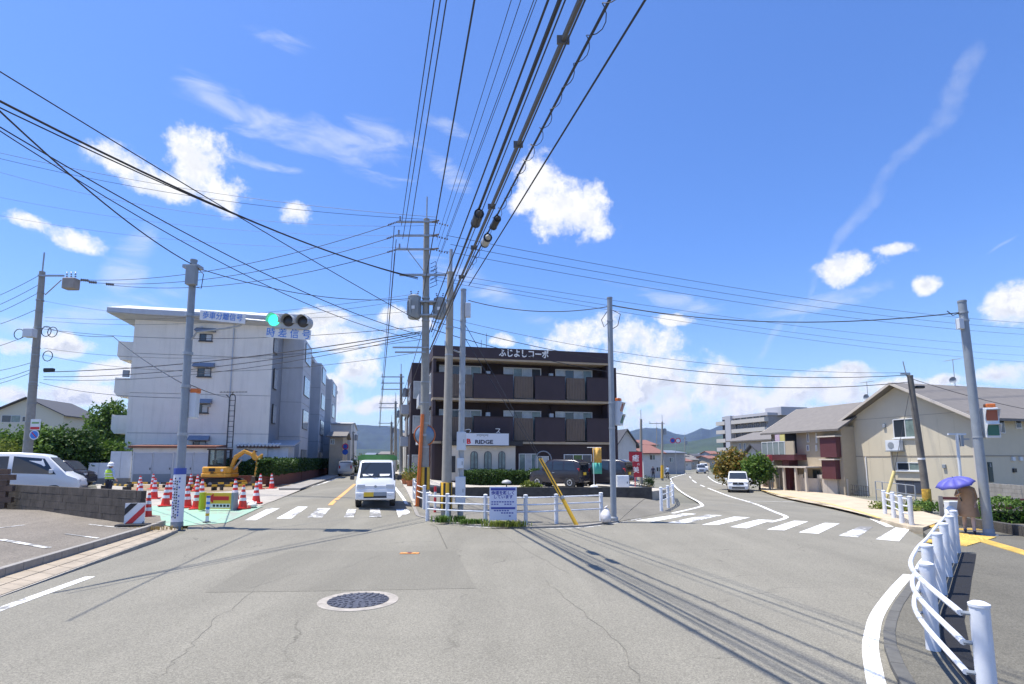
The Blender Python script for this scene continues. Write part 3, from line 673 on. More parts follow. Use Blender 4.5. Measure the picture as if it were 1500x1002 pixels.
M_porc = mat('brown_grey_porcelain', (0.16, 0.14, 0.13), 0.35); M_trf = mat('transformer_grey', (0.30, 0.325, 0.34), 0.5, 0.1, vary=0.12, vscale=3)
def transformer(t, c, r=0.28, h=0.95):
    MB().lathe([(r * 0.85, -h / 2), (r, -h / 2 + 0.06), (r, h / 2 - 0.05), (r * 1.04, h / 2 - 0.04), (r * 1.04, h / 2), (r * 0.5, h / 2 + 0.08), (0.02, h / 2 + 0.1)], 18, c).build('transformer', M_trf, t, smooth=35)
    for k in range(10):
        a = 2 * math.pi * k / 10; MB().box(Vector(c) + Vector(((r + 0.02) * math.cos(a), (r + 0.02) * math.sin(a), -0.02)), (0.05, 0.012, h * 0.62), a).build('cooling_fin', M_trf, t)
    for s in (-1, 1): insul(MB(), Vector(c) + Vector((s * r * 0.45, 0, h / 2 + 0.04)), Vector(c) + Vector((s * r * 0.6, 0, h / 2 + 0.28)), 3, 0.045).build('bushing', M_porc, t)
    MB().box(Vector(c) + Vector((0, -r - 0.012, -0.05)), (0.14, 0.01, 0.14)).build('plate', M_whitep, t)

# --- tall utility pole on the island corner
PA, A, AT = pole('utility_pole', 'tall concrete utility pole carrying two grey transformers beside the round mirror', (621, 741), (625, 322), 0.21, 0.12, M_concp, 'concrete utility poles', cat='utility pole')
tip = AT + Vector((0, 0, 0.0)); MB().tube([tip, tip + Vector((0, 0, 1.05))], 0.03, 8).build('lightning_spike', M_galv, PA)
arms = []
for py, xl, xr in ((327, 583, 0), (347, 581, 0), (367, 582, 636)):
    p = onp(A, AT, py); xx = xat(A, p.z + A.z, xl) - A.x; r_ = 0.35 if not xr else 0.25
    MB().box(((xx + r_) / 2, -0.14, p.z), (r_ - xx, 0.075, 0.075)).build('crossarm', M_galv, PA); arms.append(Vector((xx, -0.14, p.z)))
    insul(MB(), (xx + 0.12, -0.14, p.z + 0.04), (xx + 0.12, -0.14, p.z + 0.26)).build('insulator', M_porc, PA)
    insul(MB(), (xx, -0.14, p.z), (xx - 0.45, 0.05, p.z - 0.06), 6, 0.05).build('insulator', M_porc, PA)
    insul(MB(), (0.2, -0.14, p.z), (0.85, 0.0, p.z - 0.12), 6, 0.05).build('insulator', M_porc, PA)
    insul(MB(), (0.15, -0.14, p.z), (0.5, -0.5, p.z - 0.1), 5, 0.045).build('insulator', M_porc, PA)
p = onp(A, AT, 402); MB().tube([arms[2] + Vector((0.45, 0, 0)), Vector((-0.1, -0.1, p.z))], 0.02, 6).build('brace', M_galv, PA)
for py in (405, 437, 470): band(PA, onp(A, AT, py), 0.165)
MB().box(onp(A, AT, 405) + Vector((-0.1, -0.2, 0)), (2.0, 0.07, 0.09)).build('crossarm', M_galv, PA)
mbx = MB()
for k in range(5): mbx.tube([onp(A, AT, 388 + 6 * k) + Vector((0.2, -0.1, 0)), onp(A, AT, 388 + 6 * k) + Vector((0.42, -0.15, 0.1)), onp(A, AT, 392 + 6 * k) + Vector((0.5, -0.2, -0.1)), onp(A, AT, 394 + 6 * k) + Vector((0.2, -0.15, -0.15))], 0.014, 5)
mbx.build('coiled_lead', M_cable, PA)
q = onp(A, AT, 452); transformer(PA, (-0.55, -0.12, q.z), 0.27, 0.95); transformer(PA, (0.5, 0.05, q.z), 0.25, 0.85)
MB().box((0, 0, q.z + 0.25), (0.9, 0.5, 0.07)).build('transformer_bracket', M_galv, PA); MB().box((0, -0.02, q.z - 0.32), (0.9, 0.4, 0.07)).build('transformer_bracket', M_galv, PA)
for py, w in ((510, 1.5), (517, 1.3)): MB().box(onp(A, AT, py) + Vector((-0.6, -0.15, 0)), (w, 0.06, 0.06)).build('crossarm', M_galv, PA)
for py in (560, 590, 620, 655): band(PA, onp(A, AT, py), 0.19)
yb = MB().lathe([(0.215, 0), (0.22, 0.01), (0.22, 0.9), (0.215, 0.91)], 16, onp(A, AT, 717)); yb.build('guard_sleeve', M_yellow, PA, smooth=40)
for k in range(4): a = k * 1.57 + 0.4; MB().box(onp(A, AT, 717) + Vector((0.222 * math.cos(a), 0.222 * math.sin(a), 0.45)), (0.012, 0.1, 0.9), a).build('black_stripe', M_blk, PA)

# --- slimmer concrete pole in front
PB, B_, BT = pole('utility_pole', 'plain concrete pole with a yellow and black sleeve just inside the island rail', (653, 763), (660, 400), 0.175, 0.11, mat('warm_pole_concrete', (0.36, 0.33, 0.28), 0.8, vary=0.1, vscale=5, dirt=0.25), 'concrete utility poles', cat='utility pole')
MB().tube([BT, BT + Vector((0.01, 0, 0.85))], 0.06, 8).build('pole_extension', M_galv, PB)
for py in (440, 480, 520): band(PB, onp(B_, BT, py), 0.13)
s0 = onp(B_, BT, 727); MB().lathe([(0.185, -0.45), (0.19, -0.44), (0.19, 0.44), (0.185, 0.45)], 16, s0).build('guard_sleeve', M_yellow, PB, smooth=40)
for k in range(6): a = k * 1.047 + 0.3; MB().box(s0 + Vector((0.192 * math.cos(a), 0.192 * math.sin(a), 0)), (0.012, 0.075, 0.88), a).build('black_stripe', M_blk, PB)

# --- steel signal pole with switch boxes
PC_, C_, CTp = pole('steel_pole', 'galvanised steel pole with three white switch boxes beside the shop sign', (674, 762), (679, 425), 0.105, 0.095, M_galv, 'steel signal poles', cat='pole')
M_boxw = mat('cabinet_white', (0.62, 0.65, 0.68), 0.45, vary=0.06)
for py0, py1, dx, w in ((633, 660, 0.02, 0.30), (671, 686, 0.0, 0.22), (698, 738, 0.01, 0.32)):
    z0, z1 = onp(C_, CTp, py0).z, onp(C_, CTp, py1).z; cx = CTp.x * (z0 + z1) / 2 / CTp.z
    bx = MB().box((cx + dx, -0.17, (z0 + z1) / 2), (w, 0.22, abs(z0 - z1))).build('switch_box', M_boxw, PC_, bevel=0.015)
    MB().box((cx + dx + w * 0.3, -0.285, (z0 + z1) / 2), (0.03, 0.015, 0.12)).build('latch', M_steelg, bx)
    MB().box((cx + dx, -0.284, (z0 + z1) / 2), (w * 0.86, 0.006, abs(z0 - z1) * 0.9)).build('door', M_boxw, bx)
for py in (600, 560, 520, 470): band(PC_, onp(C_, CTp, py), 0.105)
MB().box(onp(C_, CTp, 455) + Vector((0.17, -0.05, 0)), (0.18, 0.16, 0.5)).build('terminal_box', M_boxw, PC_, bevel=0.01)
MB().tube([onp(C_, CTp, 518), onp(C_, CTp, 515) + Vector((-0.3, -0.1, 0.03))], 0.03, 8).build('stub_arm', M_galv, PC_)

# --- right-hand island pole
PD, D_, DT = pole('steel_pole', 'grey steel pole at the end of the island rail beside the white bag', (899, 763), (893, 437), 0.10, 0.09, M_steelg, 'steel signal poles', cat='pole')
for py in (470, 590, 627): band(PD, onp(D_, DT, py), 0.1)
MB().lathe([(0.15, 0.0), (0.15, 0.1), (0.1, 0.14)], 14, (0, 0, 0)).build('base_collar', M_steelg, PD, smooth=30)
e = onp(D_, DT, 465); MB().tube([e + Vector((-0.1, 0, 0.2)), e + Vector((-0.3, -0.05, -0.1)), e + Vector((-0.22, -0.05, -0.35)), e + Vector((-0.08, 0, -0.2))], 0.013, 5).build('loop_lead', M_cable, PD)
MB().tube([e + Vector((0.1, 0, 0.25)), e + Vector((0.35, -0.05, 0.1)), e + Vector((0.25, -0.05, -0.3)), e + Vector((0.08, 0, -0.4))], 0.013, 5).build('loop_lead', M_cable, PD)
# pedestrian signal on its far side
def ped_signal(t, c, rz, label=None):
    pr = MB().box((0, 0, 0), (0.34, 0.2, 0.82)); M = Mz(rz); c = Vector(c)
    def bld(mb, n, m, par=t, **kw): mb.v = [tuple(M @ Vector(p) + c) for p in mb.v]; return mb.build(n, m, par, **kw)
    bd = bld(pr, 'pedestrian_signal', M_boxw, bevel=0.02)
    for dz, m in ((0.2, mat('signal_red_dark', (0.35, 0.09, 0.04), 0.3)), (-0.2, mat('signal_green_dark', (0.03, 0.14, 0.10), 0.3))):
        bld(MB().box((0, -0.105, dz), (0.26, 0.01, 0.28)), 'lens', m, bd)
        bld(MB().b2(-0.16, 0.16, -0.2, -0.1, dz + 0.155, dz + 0.17), 'visor', M_boxw, bd)
        for s in (-1, 1): bld(MB().prism([(-0.1, dz - 0.1), (-0.1, dz + 0.155), (-0.2, dz + 0.155)], 'x', s * 0.155, s * 0.165), 'visor', M_boxw, bd)
    bld(MB().tube([(0, 0.05, 0.25), (-0.2, 0.12, 0.25)], 0.025, 6), 'bracket', M_steelg, bd); bld(MB().tube([(0, 0.05, -0.25), (-0.2, 0.12, -0.25)], 0.025, 6), 'bracket', M_steelg, bd)
    bld(MB().box((0.02, 0, 0.47), (0.22, 0.16, 0.1)), 'chime_box', M_orangep, bd, bevel=0.02)
ped_signal(PD, onp(D_, DT, 605) + Vector((0.26, 0.16, 0)), R(60))

# --- right-hand signal pole, leaning a little
PR, R_, RT = pole('steel_pole', 'tall grey steel pole with a pedestrian signal above the umbrella', (1449, 784), (1409, 442), 0.115, 0.10, M_steelg, 'steel signal poles', cat='pole')
MB().lathe([(0.2, 0.0), (0.2, 0.02), (0.13, 0.03), (0.13, 0.14), (0.11, 0.18)], 14).build('base_collar', M_steelg, PR, smooth=30)
e = onp(R_, RT, 475); MB().box(e + Vector((-0.17, -0.05, 0)), (0.14, 0.14, 0.3)).build('terminal_box', M_boxw, PR, bevel=0.01)
for py in (458, 470, 640): band(PR, onp(R_, RT, py), 0.112)
MB().tube([e + Vector((-0.1, 0, 0.33)), e + Vector((-0.3, 0, 0.25)), e + Vector((-0.45, 0, 0.38))], 0.013, 5).build('loop_lead', M_cable, PR)
ped_signal(PR, onp(R_, RT, 620) + Vector((0.3, -0.1, 0)), R(-14))

# --- left signal pole
PL, L_, LT = pole('signal_pole', 'grey steel signal pole with long arm, traffic light and white banner at its foot', (259, 771), (284, 382), 0.13, 0.098, M_steelg, None, cat='signal pole')
MB().lathe([(0.17, 0.0), (0.17, 0.12), (0.14, 0.16)], 14).build('base_collar', M_steelg, PL, smooth=30)
for py in (462, 518, 566, 636): band(PL, onp(L_, LT, py), 0.135, h=0.09)
e = onp(L_, LT, 408); MB().box(e + Vector((0.06, -0.16, 0.05)), (0.3, 0.2, 0.62)).build('terminal_box', M_trf, PL, bevel=0.012)
MB().tube([e + Vector((0.1, -0.1, 0.4)), e + Vector((0.4, -0.12, 0.1)), e + Vector((0.35, -0.1, -0.35)), e + Vector((0.1, -0.1, -0.3))], 0.013, 5).build('loop_lead', M_cable, PL)
MB().box(onp(L_, LT, 392) + Vector((0, -0.02, 0)), (0.5, 0.3, 0.1)).build('bracket', M_galv, PL)
# arm
ya = 463; a0 = onp(L_, LT, ya)
def armpt(px, py, off=-0.05):
    z = zat(L_, py); return Vector((xat(L_, z, px), L_.y + off, z)) - L_
arm_pts = [a0, armpt(297, 463), armpt(370, 470), armpt(418, 474)]
MB().tube(arm_pts, [0.05, 0.05, 0.045, 0.04], 10).build('signal_arm', M_galv, PL, smooth=40)
MB().tube([onp(L_, LT, 503), armpt(290, 487), armpt(330, 482), armpt(352, 478), armpt(362, 471)], 0.03, 8).build('stay_arm', M_galv, PL, smooth=40)
# name board on the arm
def board(par, pts_px, t, m, name='sign_board'):
    p = [armpt(*q, off=-0.14) for q in pts_px]; mb = MB(); b = [v + Vector((0, t, 0)) for v in p]
    mb._add(p + b, [(0, 1, 2, 3), (7, 6, 5, 4), (0, 4, 5, 1), (1, 5, 6, 2), (2, 6, 7, 3), (3, 7, 4, 0)]); return mb.build(name, m, par)
bd = board(PL, [(297, 456), (363, 462), (362, 476), (296, 470)], 0.02, M_whitep)
c0 = armpt(329.5, 466, -0.145); text('lettering', '歩車分離信号', 0.245, M_lblue, bd, Matrix.Translation(c0) @ Matrix.Rotation(R(4.6), 4, 'Y') @ Matrix.Rotation(R(90), 4, 'X'), 0.004, 0.86)
# traffic light
M_sigh = mat('signal_housing', (0.44, 0.46, 0.48), 0.5, vary=0.06)
tl_ang = R(3.6)
TLc = armpt(429, 474, -0.22)
def tlp(x, y, z): q = Matrix.Rotation(tl_ang, 3, 'Y') @ Vector((x, y, z)); return q + TLc
sg = MB(); prof = []
for k in range(24):
    a = 2 * math.pi * k / 24; cx = 0.44 if math.cos(a) > 0 else -0.44; prof.append((cx + 0.235 * math.cos(a), 0.235 * math.sin(a)))
sg.prism(prof, 'y', -0.09, 0.13); sg.v = [tuple(tlp(*p)) for p in sg.v]
tl = sg.build('traffic_light', M_sigh, PL, bevel=0.015)
M_go = mat('lit_green_lens', (0.02, 0.5, 0.3), 0.3, emit=((0.05, 1.0, 0.55), 1.3)); M_off = mat('dark_lens', (0.045, 0.045, 0.05), 0.25)
for i, m in enumerate((M_go, M_off, M_off)):
    x = (i - 1) * 0.45
    ln = MB().lathe([(0.175, -0.10), (0.15, -0.125), (0.09, -0.14), (0.002, -0.147)], 22, (x, 0, 0), 'y'); ln.v = [tuple(tlp(*p)) for p in ln.v]; ln.build('lens', m, tl, smooth=60)
    vs = MB(); ring0, ring1 = [], []
    for k in range(19):
        a = R(-20) + R(220) * k / 18
        ring0.append(tlp(x + 0.198 * math.cos(a), -0.09, 0.198 * math.sin(a))); ring1.append(tlp(x + 0.198 * math.cos(a), -0.36 + 0.1 * abs(math.cos(a)), 0.198 * math.sin(a) - 0.02))
    vs.loft([ring0, ring1], False, False); ob = vs.build('visor', M_sigh, tl); md = ob.modifiers.new('thick', 'SOLIDIFY'); md.thickness = 0.012
cm = MB().tube([armpt(415, 474), armpt(429, 474)], 0.04, 8).build('clamp', M_galv, tl)
bp = MB().box((0, 0, -0.38), (1.36, 0.02, 0.30)); bp.v = [tuple(tlp(*p)) for p in bp.v]; bd2 = bp.build('sign_board', M_whitep, tl)
text('lettering', '時 差 信 号', 0.31, M_lblue, bd2, Matrix.Translation(tlp(0, -0.014, -0.385)) @ Matrix.Rotation(tl_ang, 4, 'Y') @ Matrix.Rotation(R(90), 4, 'X'), 0.004, 0.92)
# banner at the foot
z0, z1 = onp(L_, LT, 764).z, onp(L_, LT, 686).z
bn = MB().tube([(LT.x * z0 / LT.z, -0.01, z0), (LT.x * z1 / LT.z, -0.01, z1)], 0.165, 20).build('banner', mat('banner_white', (0.72, 0.74, 0.80), 0.6), PL, smooth=40)
MB().tube([(LT.x * (z1 - 0.18) / LT.z, -0.01, z1 - 0.18), (LT.x * z1 / LT.z, -0.01, z1 + 0.005)], 0.169, 20).build('banner_header', mat('banner_blue', (0.06, 0.10, 0.38), 0.6), bn, smooth=40)
for col, m in ((-0.085, M_blue), (-0.025, M_blk), (0.035, M_blk), (0.09, M_blue)):
    k = 0; zz = z1 - 0.3
    while zz > z0 + 0.12:
        h = random.uniform(0.03, 0.06)
        if random.random() < 0.8: MB().box((LT.x * zz / LT.z + col, -0.01 - math.sqrt(0.1665 ** 2 - col ** 2), zz), (0.036, 0.006, h), -math.asin(col / 0.17) * -1).build('print_mark', m, bn)
        zz -= h + 0.035
for q in (0.12, 0.5): band(PL, Vector((LT.x * q / LT.z, 0, q)), 0.15)
e = onp(L_, LT, 572); MB().box(e + Vector((0.24, 0.12, 0)), (0.24, 0.2, 0.14)).build('push_box', M_orangep, PL, bevel=0.02); MB().box(e + Vector((0.22, 0.14, -0.45)), (0.2, 0.24, 0.78)).build('pedestrian_signal', M_boxw, PL, bevel=0.02)
MB().tube([e, e + Vector((0.2, 0.12, 0.0))], 0.025, 6).build('bracket', M_galv, PL)

# --- left utility pole behind the van
YU = 31.0
ub = atY(40, 668, YU); UB = Vector((ub.x, YU, G(ub.x, YU))); 
PU = thing('utility_pole', 'weathered concrete utility pole behind the white van with parking signs', 'utility pole', UB, 0, 'concrete utility poles')
UT = atY(62, 398, YU) - UB; U0 = atY(40, 668, YU) - UB; U0 = U0 - UT.normalized() * (U0.z + 0.3)
MB().tube([U0, U0.lerp(UT, 0.5), UT], [0.25, 0.2, 0.15], 16).build('shaft', M_concp, PU, smooth=40)
def up(px, py, off=0.0): return atY(px, py, YU + off) - UB
MB().tube([UT, up(65, 370)], 0.04, 8).build('lightning_spike', M_galv, PU)
MB().box((up(64, 404) + up(94, 407)) / 2 + Vector((0, -0.2, 0)), (1.5, 0.09, 0.09)).build('crossarm', M_galv, PU)
MB().tube([up(66, 432), up(90, 410)], 0.03, 6).build('brace', M_galv, PU)
sw = MB().box(up(104, 416, -0.2), (0.72, 0.5, 0.66)).build('switchgear', mat('switchgear_tan', (0.33, 0.29, 0.25), 0.6, vary=0.15), PU, bevel=0.06)
for dx in (-0.25, 0, 0.25): insul(MB(), up(104, 409, -0.2) + Vector((dx, 0, 0.1)), up(104, 403, -0.2) + Vector((dx, 0, 0.2)), 3, 0.06).build('bushing', M_porc, sw)
for q, a in ((118, 410), (130, 413), (155, 416)): insul(MB(), up(q, a), up(q + 12, a + 1), 4, 0.09).build('insulator', M_porc, PU)
MB().box(up(44, 488, -0.3), (0.55, 0.4, 0.5)).build('junction_box', M_boxw, PU, bevel=0.03)
for py in (440, 480, 520, 560): band(PU, up(62 - (py - 398) * 0.081, py), 0.2)
for px, py in ((30, 490), (70, 486), (79, 487), (72, 522), (178, 548)):
    pts = [up(px, py) + Vector((0.28 * math.cos(a), -0.1, 0.3 * math.sin(a))) for a in [2 * math.pi * k / 12 for k in range(13)]]
    if px < 100: MB().tube(pts, 0.022, 5, False).build('slack_loop', M_cable, PU)
MB().box(up(72, 542, -0.1), (0.55, 0.2, 0.2)).build('splice_box', M_blk, PU, bevel=0.03)
c = up(52, 622, -0.32); s1 = MB().box(c, (0.55, 0.03, 0.62)).build('notice_plate', M_whitep, PU); MB().box(c + Vector((0, -0.02, -0.2)), (0.5, 0.015, 0.14)).build('red_band', M_red, s1); MB().box(c + Vector((0, -0.02, 0.1)), (0.4, 0.015, 0.1)).build('green_band', mat('sign_green', (0.25, 0.4, 0.15), 0.5), s1)
c = up(50, 637, -0.34); s2 = MB().lathe([(0.27, 0), (0.27, 0.02)], 24, c, 'y').build('round_sign', M_whitep, PU); MB().lathe([(0.22, -0.008), (0.22, 0)], 24, c, 'y').build('blue_disc', M_lblue, s2)
MB().box(c + Vector((0, -0.012, 0)), (0.4, 0.008, 0.05), 0, Matrix.Rotation(R(45), 3, 'Y')).build('slash', M_red, s2)
for k in range(9): band(PU, up(42 + k * 2.2, 645 - k * 27), 0.25 - k * 0.009, M_steelg, 0.03)

# leaning utility pole by the beige house
PN, N_, NT = pole('utility_pole', 'dark weathered utility pole leaning in front of the beige house', (1360, 746), (1333, 551), 0.15, 0.11, mat('old_pole', (0.16, 0.145, 0.125), 0.85, vary=0.25, vscale=4), 'concrete utility poles', cat='utility pole')
MB().tube([NT + Vector((-0.15, 0, 0)), NT + Vector((-0.25, 0, 0.65))], 0.02, 6).build('lightning_spike', M_galv, PN)
MB().box(NT + Vector((-0.2, 0, 0.1)), (0.4, 0.08, 0.06)).build('crossarm', M_galv, PN)
MB().box(onp(N_, NT, 567) + Vector((0.35, 0, 0)), (0.35, 0.2, 0.12)).build('lamp_box', M_blk, PN, bevel=0.03)
s0 = onp(N_, NT, 730); MB().lathe([(0.165, -0.4), (0.17, -0.39), (0.17, 0.39), (0.165, 0.4)], 14, s0).build('guard_sleeve', mat('faded_sleeve', (0.45, 0.27, 0.03), 0.7, vary=0.5, vscale=8), PN, smooth=40)
band(PN, onp(N_, NT, 672), 0.13, M_whitep, 0.08)

# far poles along the left road and the right road
def far_pole(label, px, base_py, top_py, arms=3, lean=0, r=0.17, group='utility poles receding along the roads'):
    B = gnd(px, base_py); zt = zat(B, top_py); t = thing('utility_pole', label, 'utility pole', B, 0, group)
    T = Vector((xat(B, zt, px + lean) - B.x, 0, zt - B.z)); MB().tube([(0, 0, -0.2), T], [r, r * 0.65], 10).build('shaft', M_concp, t, smooth=40)
    MB().tube([T, T + Vector((0, 0, 0.9))], 0.03, 6).build('lightning_spike', M_galv, t)
    for k in range(arms): 
        p = T * (0.97 - 0.06 * k); MB().box(p + Vector((-0.7, -0.15, 0)), (2.0, 0.08, 0.08)).build('crossarm', M_galv, t)
        insul(MB(), p + Vector((-1.6, -0.15, 0.04)), p + Vector((-1.6, -0.15, 0.3)), 3, 0.06).build('insulator', M_porc, t)
    if arms: MB().lathe([(0.22, 0), (0.22, 0.7), (0.05, 0.8)], 10, T * 0.78 + Vector((0.35, 0, 0))).build('transformer', M_trf, t)
    return t, B, T
FP = [far_pole('utility pole rising behind the parked motor scooters past the dark block', 587.5, 702, 548, 3),
      far_pole('utility pole farther down the left road beside the wires', 579.5, 697, 588, 2), far_pole('smallest utility pole far down the left road', 573.5, 692, 618, 2, r=0.2)]
FP2 = [far_pole('bare concrete pole behind the red banner', 939, 712, 614, 0), far_pole('utility pole with yellow sleeve beside the pedestrians on the right road', 970, 703, 618, 1), far_pole('thin pole behind the red roofed house on the right road', 962, 697, 626, 0, r=0.1), far_pole('thin pole at the far end of the right road', 1003, 692, 640, 1, r=0.12)]
fp = FP2[1]; MB().tube([(0, 0, 0.2), fp[2] * 0.25], [0.2, 0.19], 10).build('guard_sleeve', M_yellow, fp[0], smooth=40)
FP3 = [far_pole('lamp pole past the white building on the left road', 517.5, 693, 632, 1, r=0.12)]

# ---------------------------------------------------------------- wires
WL = {'high': 'high wire from the crossarms of the tall pole to the tan switchgear', 'overhigh': 'high wire leaving the tall pole crossarms over the road', 'thin': 'thin wire from the tall pole top passing over the road', 'cable': 'heavy black cable of the bundle hanging over the road',
      'fan': 'black cable fanning out from the tall pole across the left sky', 'pair': 'one of the thin high lines crossing the clouds behind the tall pole', 'roof': 'thin wire passing just above the apartment block roof', 'low': 'black cable strung across the pale apartment block wall', 'west': 'wire leaving the weathered utility pole past the cream house',
      'east': 'thin high wire from the tall pole across the right sky', 'mid': 'cable from the tall pole to the leaning pole by the beige house', 'far': 'wire strung between the receding poles of the left road', 'drop': 'cable from the signal pole to the ladder mast', 'span': 'black span cable between steel signal poles'}
def wire(kind, p, q, sag=0.3, r=0.012, m=None, n=18, name='overhead_wire', label=None, group=None):
    p, q = Vector(p), Vector(q); pts = []
    for i in range(n + 1):
        t = i / n; c = p.lerp(q, t); c.z -= sag * 4 * t * (1 - t); pts.append(c)
    return solo(name, MB().tube(pts, r, 6), m or M_cable, label or WL[kind], 'wire', group or 'overhead wires, ' + kind)
def w2(kind, a, b, sag=0.3, r=0.012, **kw): return wire(kind, atY(*a), atY(*b), sag, r, **kw)
def beyond(p, q, k): p, q = Vector(p), Vector(q); return p + (q - p) * k
YA = A.y
# three high wires to the left pole
for i, (x0, y0, x1, y1) in enumerate(((575, 328, 120, 410), (573, 348, 134, 414), (574, 368, 158, 417))): w2('high', (x0, y0, YA), (x1, y1, YU), 0.75, 0.014)
# from arms on towards the viewer
for (x0, y0, x1) in ((588, 330, 636), (590, 350, 645), (596, 366, 654)):
    p = atY(x0, y0, YA - 0.2); d = ray(x1, 0); q = Vector((0, 0, HC)) + d * ((p.z - 0.6 - HC) / d.z); wire('overhigh', p, beyond(p, q, 1.9), 0.0, 0.013)
def over(x0, y0, x1, r, dz=-0.3, k=1.8, m=None):
    p = atY(x0, y0, YA - 0.1); d = ray(x1, 0); q = Vector((0, 0, HC)) + d * ((p.z + dz - HC) / d.z); e = beyond(p, q, k); wire('thin' if r < 0.0165 else 'cable', p, e, 0.0, r, m); return p, e
over(620, 430, 695, 0.016)
for a in ((640, 352, 749), (642, 362, 763), (646, 372, 786), (634, 400, 782)): over(*a, 0.008)
cA = over(631, 462, 803, 0.017); cB = over(632, 486, 820, 0.027); over(633, 494, 828, 0.010)
cC = over(630, 512, 850, 0.030, m=M_cableg); cC2 = over(631, 517, 857, 0.010); cD = over(642, 480, 893, 0.020); 
def helix(p, e, label):
    p, e = Vector(p), Vector(e); d = (e - p).normalized(); a = d.cross(Vector((0, 0, 1))).normalized(); b = d.cross(a); L = (e - p).length; mb = MB(); n = int(L / 0.06)
    pts = [p + d * (0.06 * i) + (a * math.cos(i * 0.75) + b * math.sin(i * 0.75)) * (0.055 + 0.02 * math.sin(i * 0.13)) - Vector((0, 0, 0.03)) for i in range(n)]
    return solo('lashing_wire', mb.tube(pts, 0.006, 4), M_cable, label, 'wire')
helix(cD[0].lerp(cD[1], 0.25), cD[0].lerp(cD[1], 0.75), 'thin lashing wire coiled round the overhead cable with the white closure')
pC = atY(687, 418, C_.y); d = ray(945, 0); q = Vector((0, 0, HC)) + d * ((pC.z - 0.25 - HC) / d.z); wire('span', pC, beyond(pC, q, 1.8), 0.0, 0.018)
# closures hung on the cables
def closure(line_, px, label, m, r, L, off=0.0):
    p, e = line_; best = None
    for i in range(400):
        t = i / 400; s = p.lerp(e, t); f = s.y * CT + (s.z - HC) * ST; y_ = PY - F * (-s.y * ST + (s.z - HC) * CT) / f
        if f > 0.3 and (best is None or abs(y_ - px) < best[0]): best = (abs(y_ - px), s)
    s = best[1] + Vector((0, 0, -r - 0.02)); d = (e - p).normalized(); t = thing('splice_closure', label, 'closure', s, 0, 'splice closures on the overhead cables')
    rz = math.atan2(d.y, d.x)
    MB().lathe([(r * 0.15, -L / 2 - 0.12), (r * 0.5, -L / 2 - 0.03), (r, -L / 2 + 0.06), (r, L / 2 - 0.06), (r * 0.5, L / 2 + 0.03), (r * 0.15, L / 2 + 0.12)], 12, (0, 0, 0), 'x').build('body', m, t, rz=rz, smooth=40)
    for sx in (-L * 0.3, L * 0.3): MB().box((sx, 0, r + 0.0), (0.04, 0.05, 0.12)).build('hanger', M_galv, t, rz=rz)
    for sx in (-L / 2 + 0.03, L / 2 - 0.03): MB().lathe([(r * 1.06, sx - 0.025), (r * 1.06, sx + 0.025)], 12, (0, 0, 0), 'x').build('end_band', M_blk, t, rz=rz, smooth=40)
M_clos = mat('closure_grey', (0.42, 0.42, 0.40), 0.5)
closure(cB, 312, 'dark grey splice closure on the thick cable bundle', mat('closure_dark', (0.06, 0.06, 0.062), 0.5), 0.10, 0.5); closure(cD, 320, 'black splice closure just above the white one', M_blk, 0.08, 0.45); closure(cD, 346, 'white splice closure hanging lowest from the cable', M_clos, 0.10, 0.42)
# brackets on the thickest cable
for t in (0.30, 0.36, 0.42, 0.48, 0.54, 0.6):
    s = cC[0].lerp(cC[1], t); solo('cable_clamp', MB().box(s, (0.13, 0.025, 0.09)), M_cableg, 'small steel clamp gripping the thickest overhead cable', 'clamp', 'clamps on the thickest cable')
# left fan of cables past the viewer
w2('fan', (612, 407, YA), (-70, 112, 9), 0.45, 0.024); w2('fan', (612, 409, YA), (-70, 124, 9), 0.35, 0.014)
w2('fan', (614, 470, YA), (-60, 68, 9), 0.1, 0.013); w2('fan', (614, 490, YA), (-60, 150, 9), 0.5, 0.013); w2('fan', (613, 497, YA), (-60, 153, 9), 0.7, 0.011)
w2('span', (281, 387, L_.y), (-60, 106, 7.5), 0.25, 0.016); w2('span', (290, 393, L_.y), (614, 436, YA), 0.45, 0.013)
w2('pair', (-80, 205, 36), (640, 318, 36), 0.8, 0.014); w2('pair', (-80, 212, 36), (640, 322, 36), 1.0, 0.014); w2('pair', (-80, 228, 36), (640, 330, 36), 1.6, 0.010)
for y0, y1 in ((272, 345), (300, 362)): w2('pair', (-80, y0, 36), (600, y1, 36), 1.0, 0.008)
w2('roof', (66, 465, YU), (612, 430, YA), 0.5, 0.008); w2('roof', (66, 470, YU), (612, 437, YA), 0.6, 0.008); w2('roof', (60, 440, YU), (612, 455, YA), 0.7, 0.008)
# cables across the apartment block
w2('low', (64, 545, YU), (616, 486, YA), 0.35, 0.022); w2('low', (64, 552, YU), (616, 488, YA), 0.5, 0.018); w2('low', (64, 556, YU), (616, 491, YA), 0.65, 0.014)
w2('low', (64, 482, YU), (620, 478, YA), 0.55, 0.013); w2('low', (64, 510, YU), (620, 497, YA), 0.7, 0.010); w2('low', (64, 520, YU), (620, 515, YA), 0.9, 0.010); w2('low', (58, 560, YU), (266, 583, L_.y), 0.2, 0.012)
w2('low', (165, 492, 26), (266, 561, L_.y), 0.1, 0.016); w2('low', (64, 478, YU), (166, 493, 26), 0.2, 0.014); w2('drop', (275, 562, L_.y), (337, 582, 42), 0.1, 0.016)
# left pole on to the left
for a, b in ((402, 434), (416, 448), (428, 458), (452, 470), (486, 500), (530, 528), (540, 545), (545, 552)): w2('west', (60 - (a - 400) * 0.08, a, YU), (-60, b + 20, YU + 4), 0.2, 0.014)
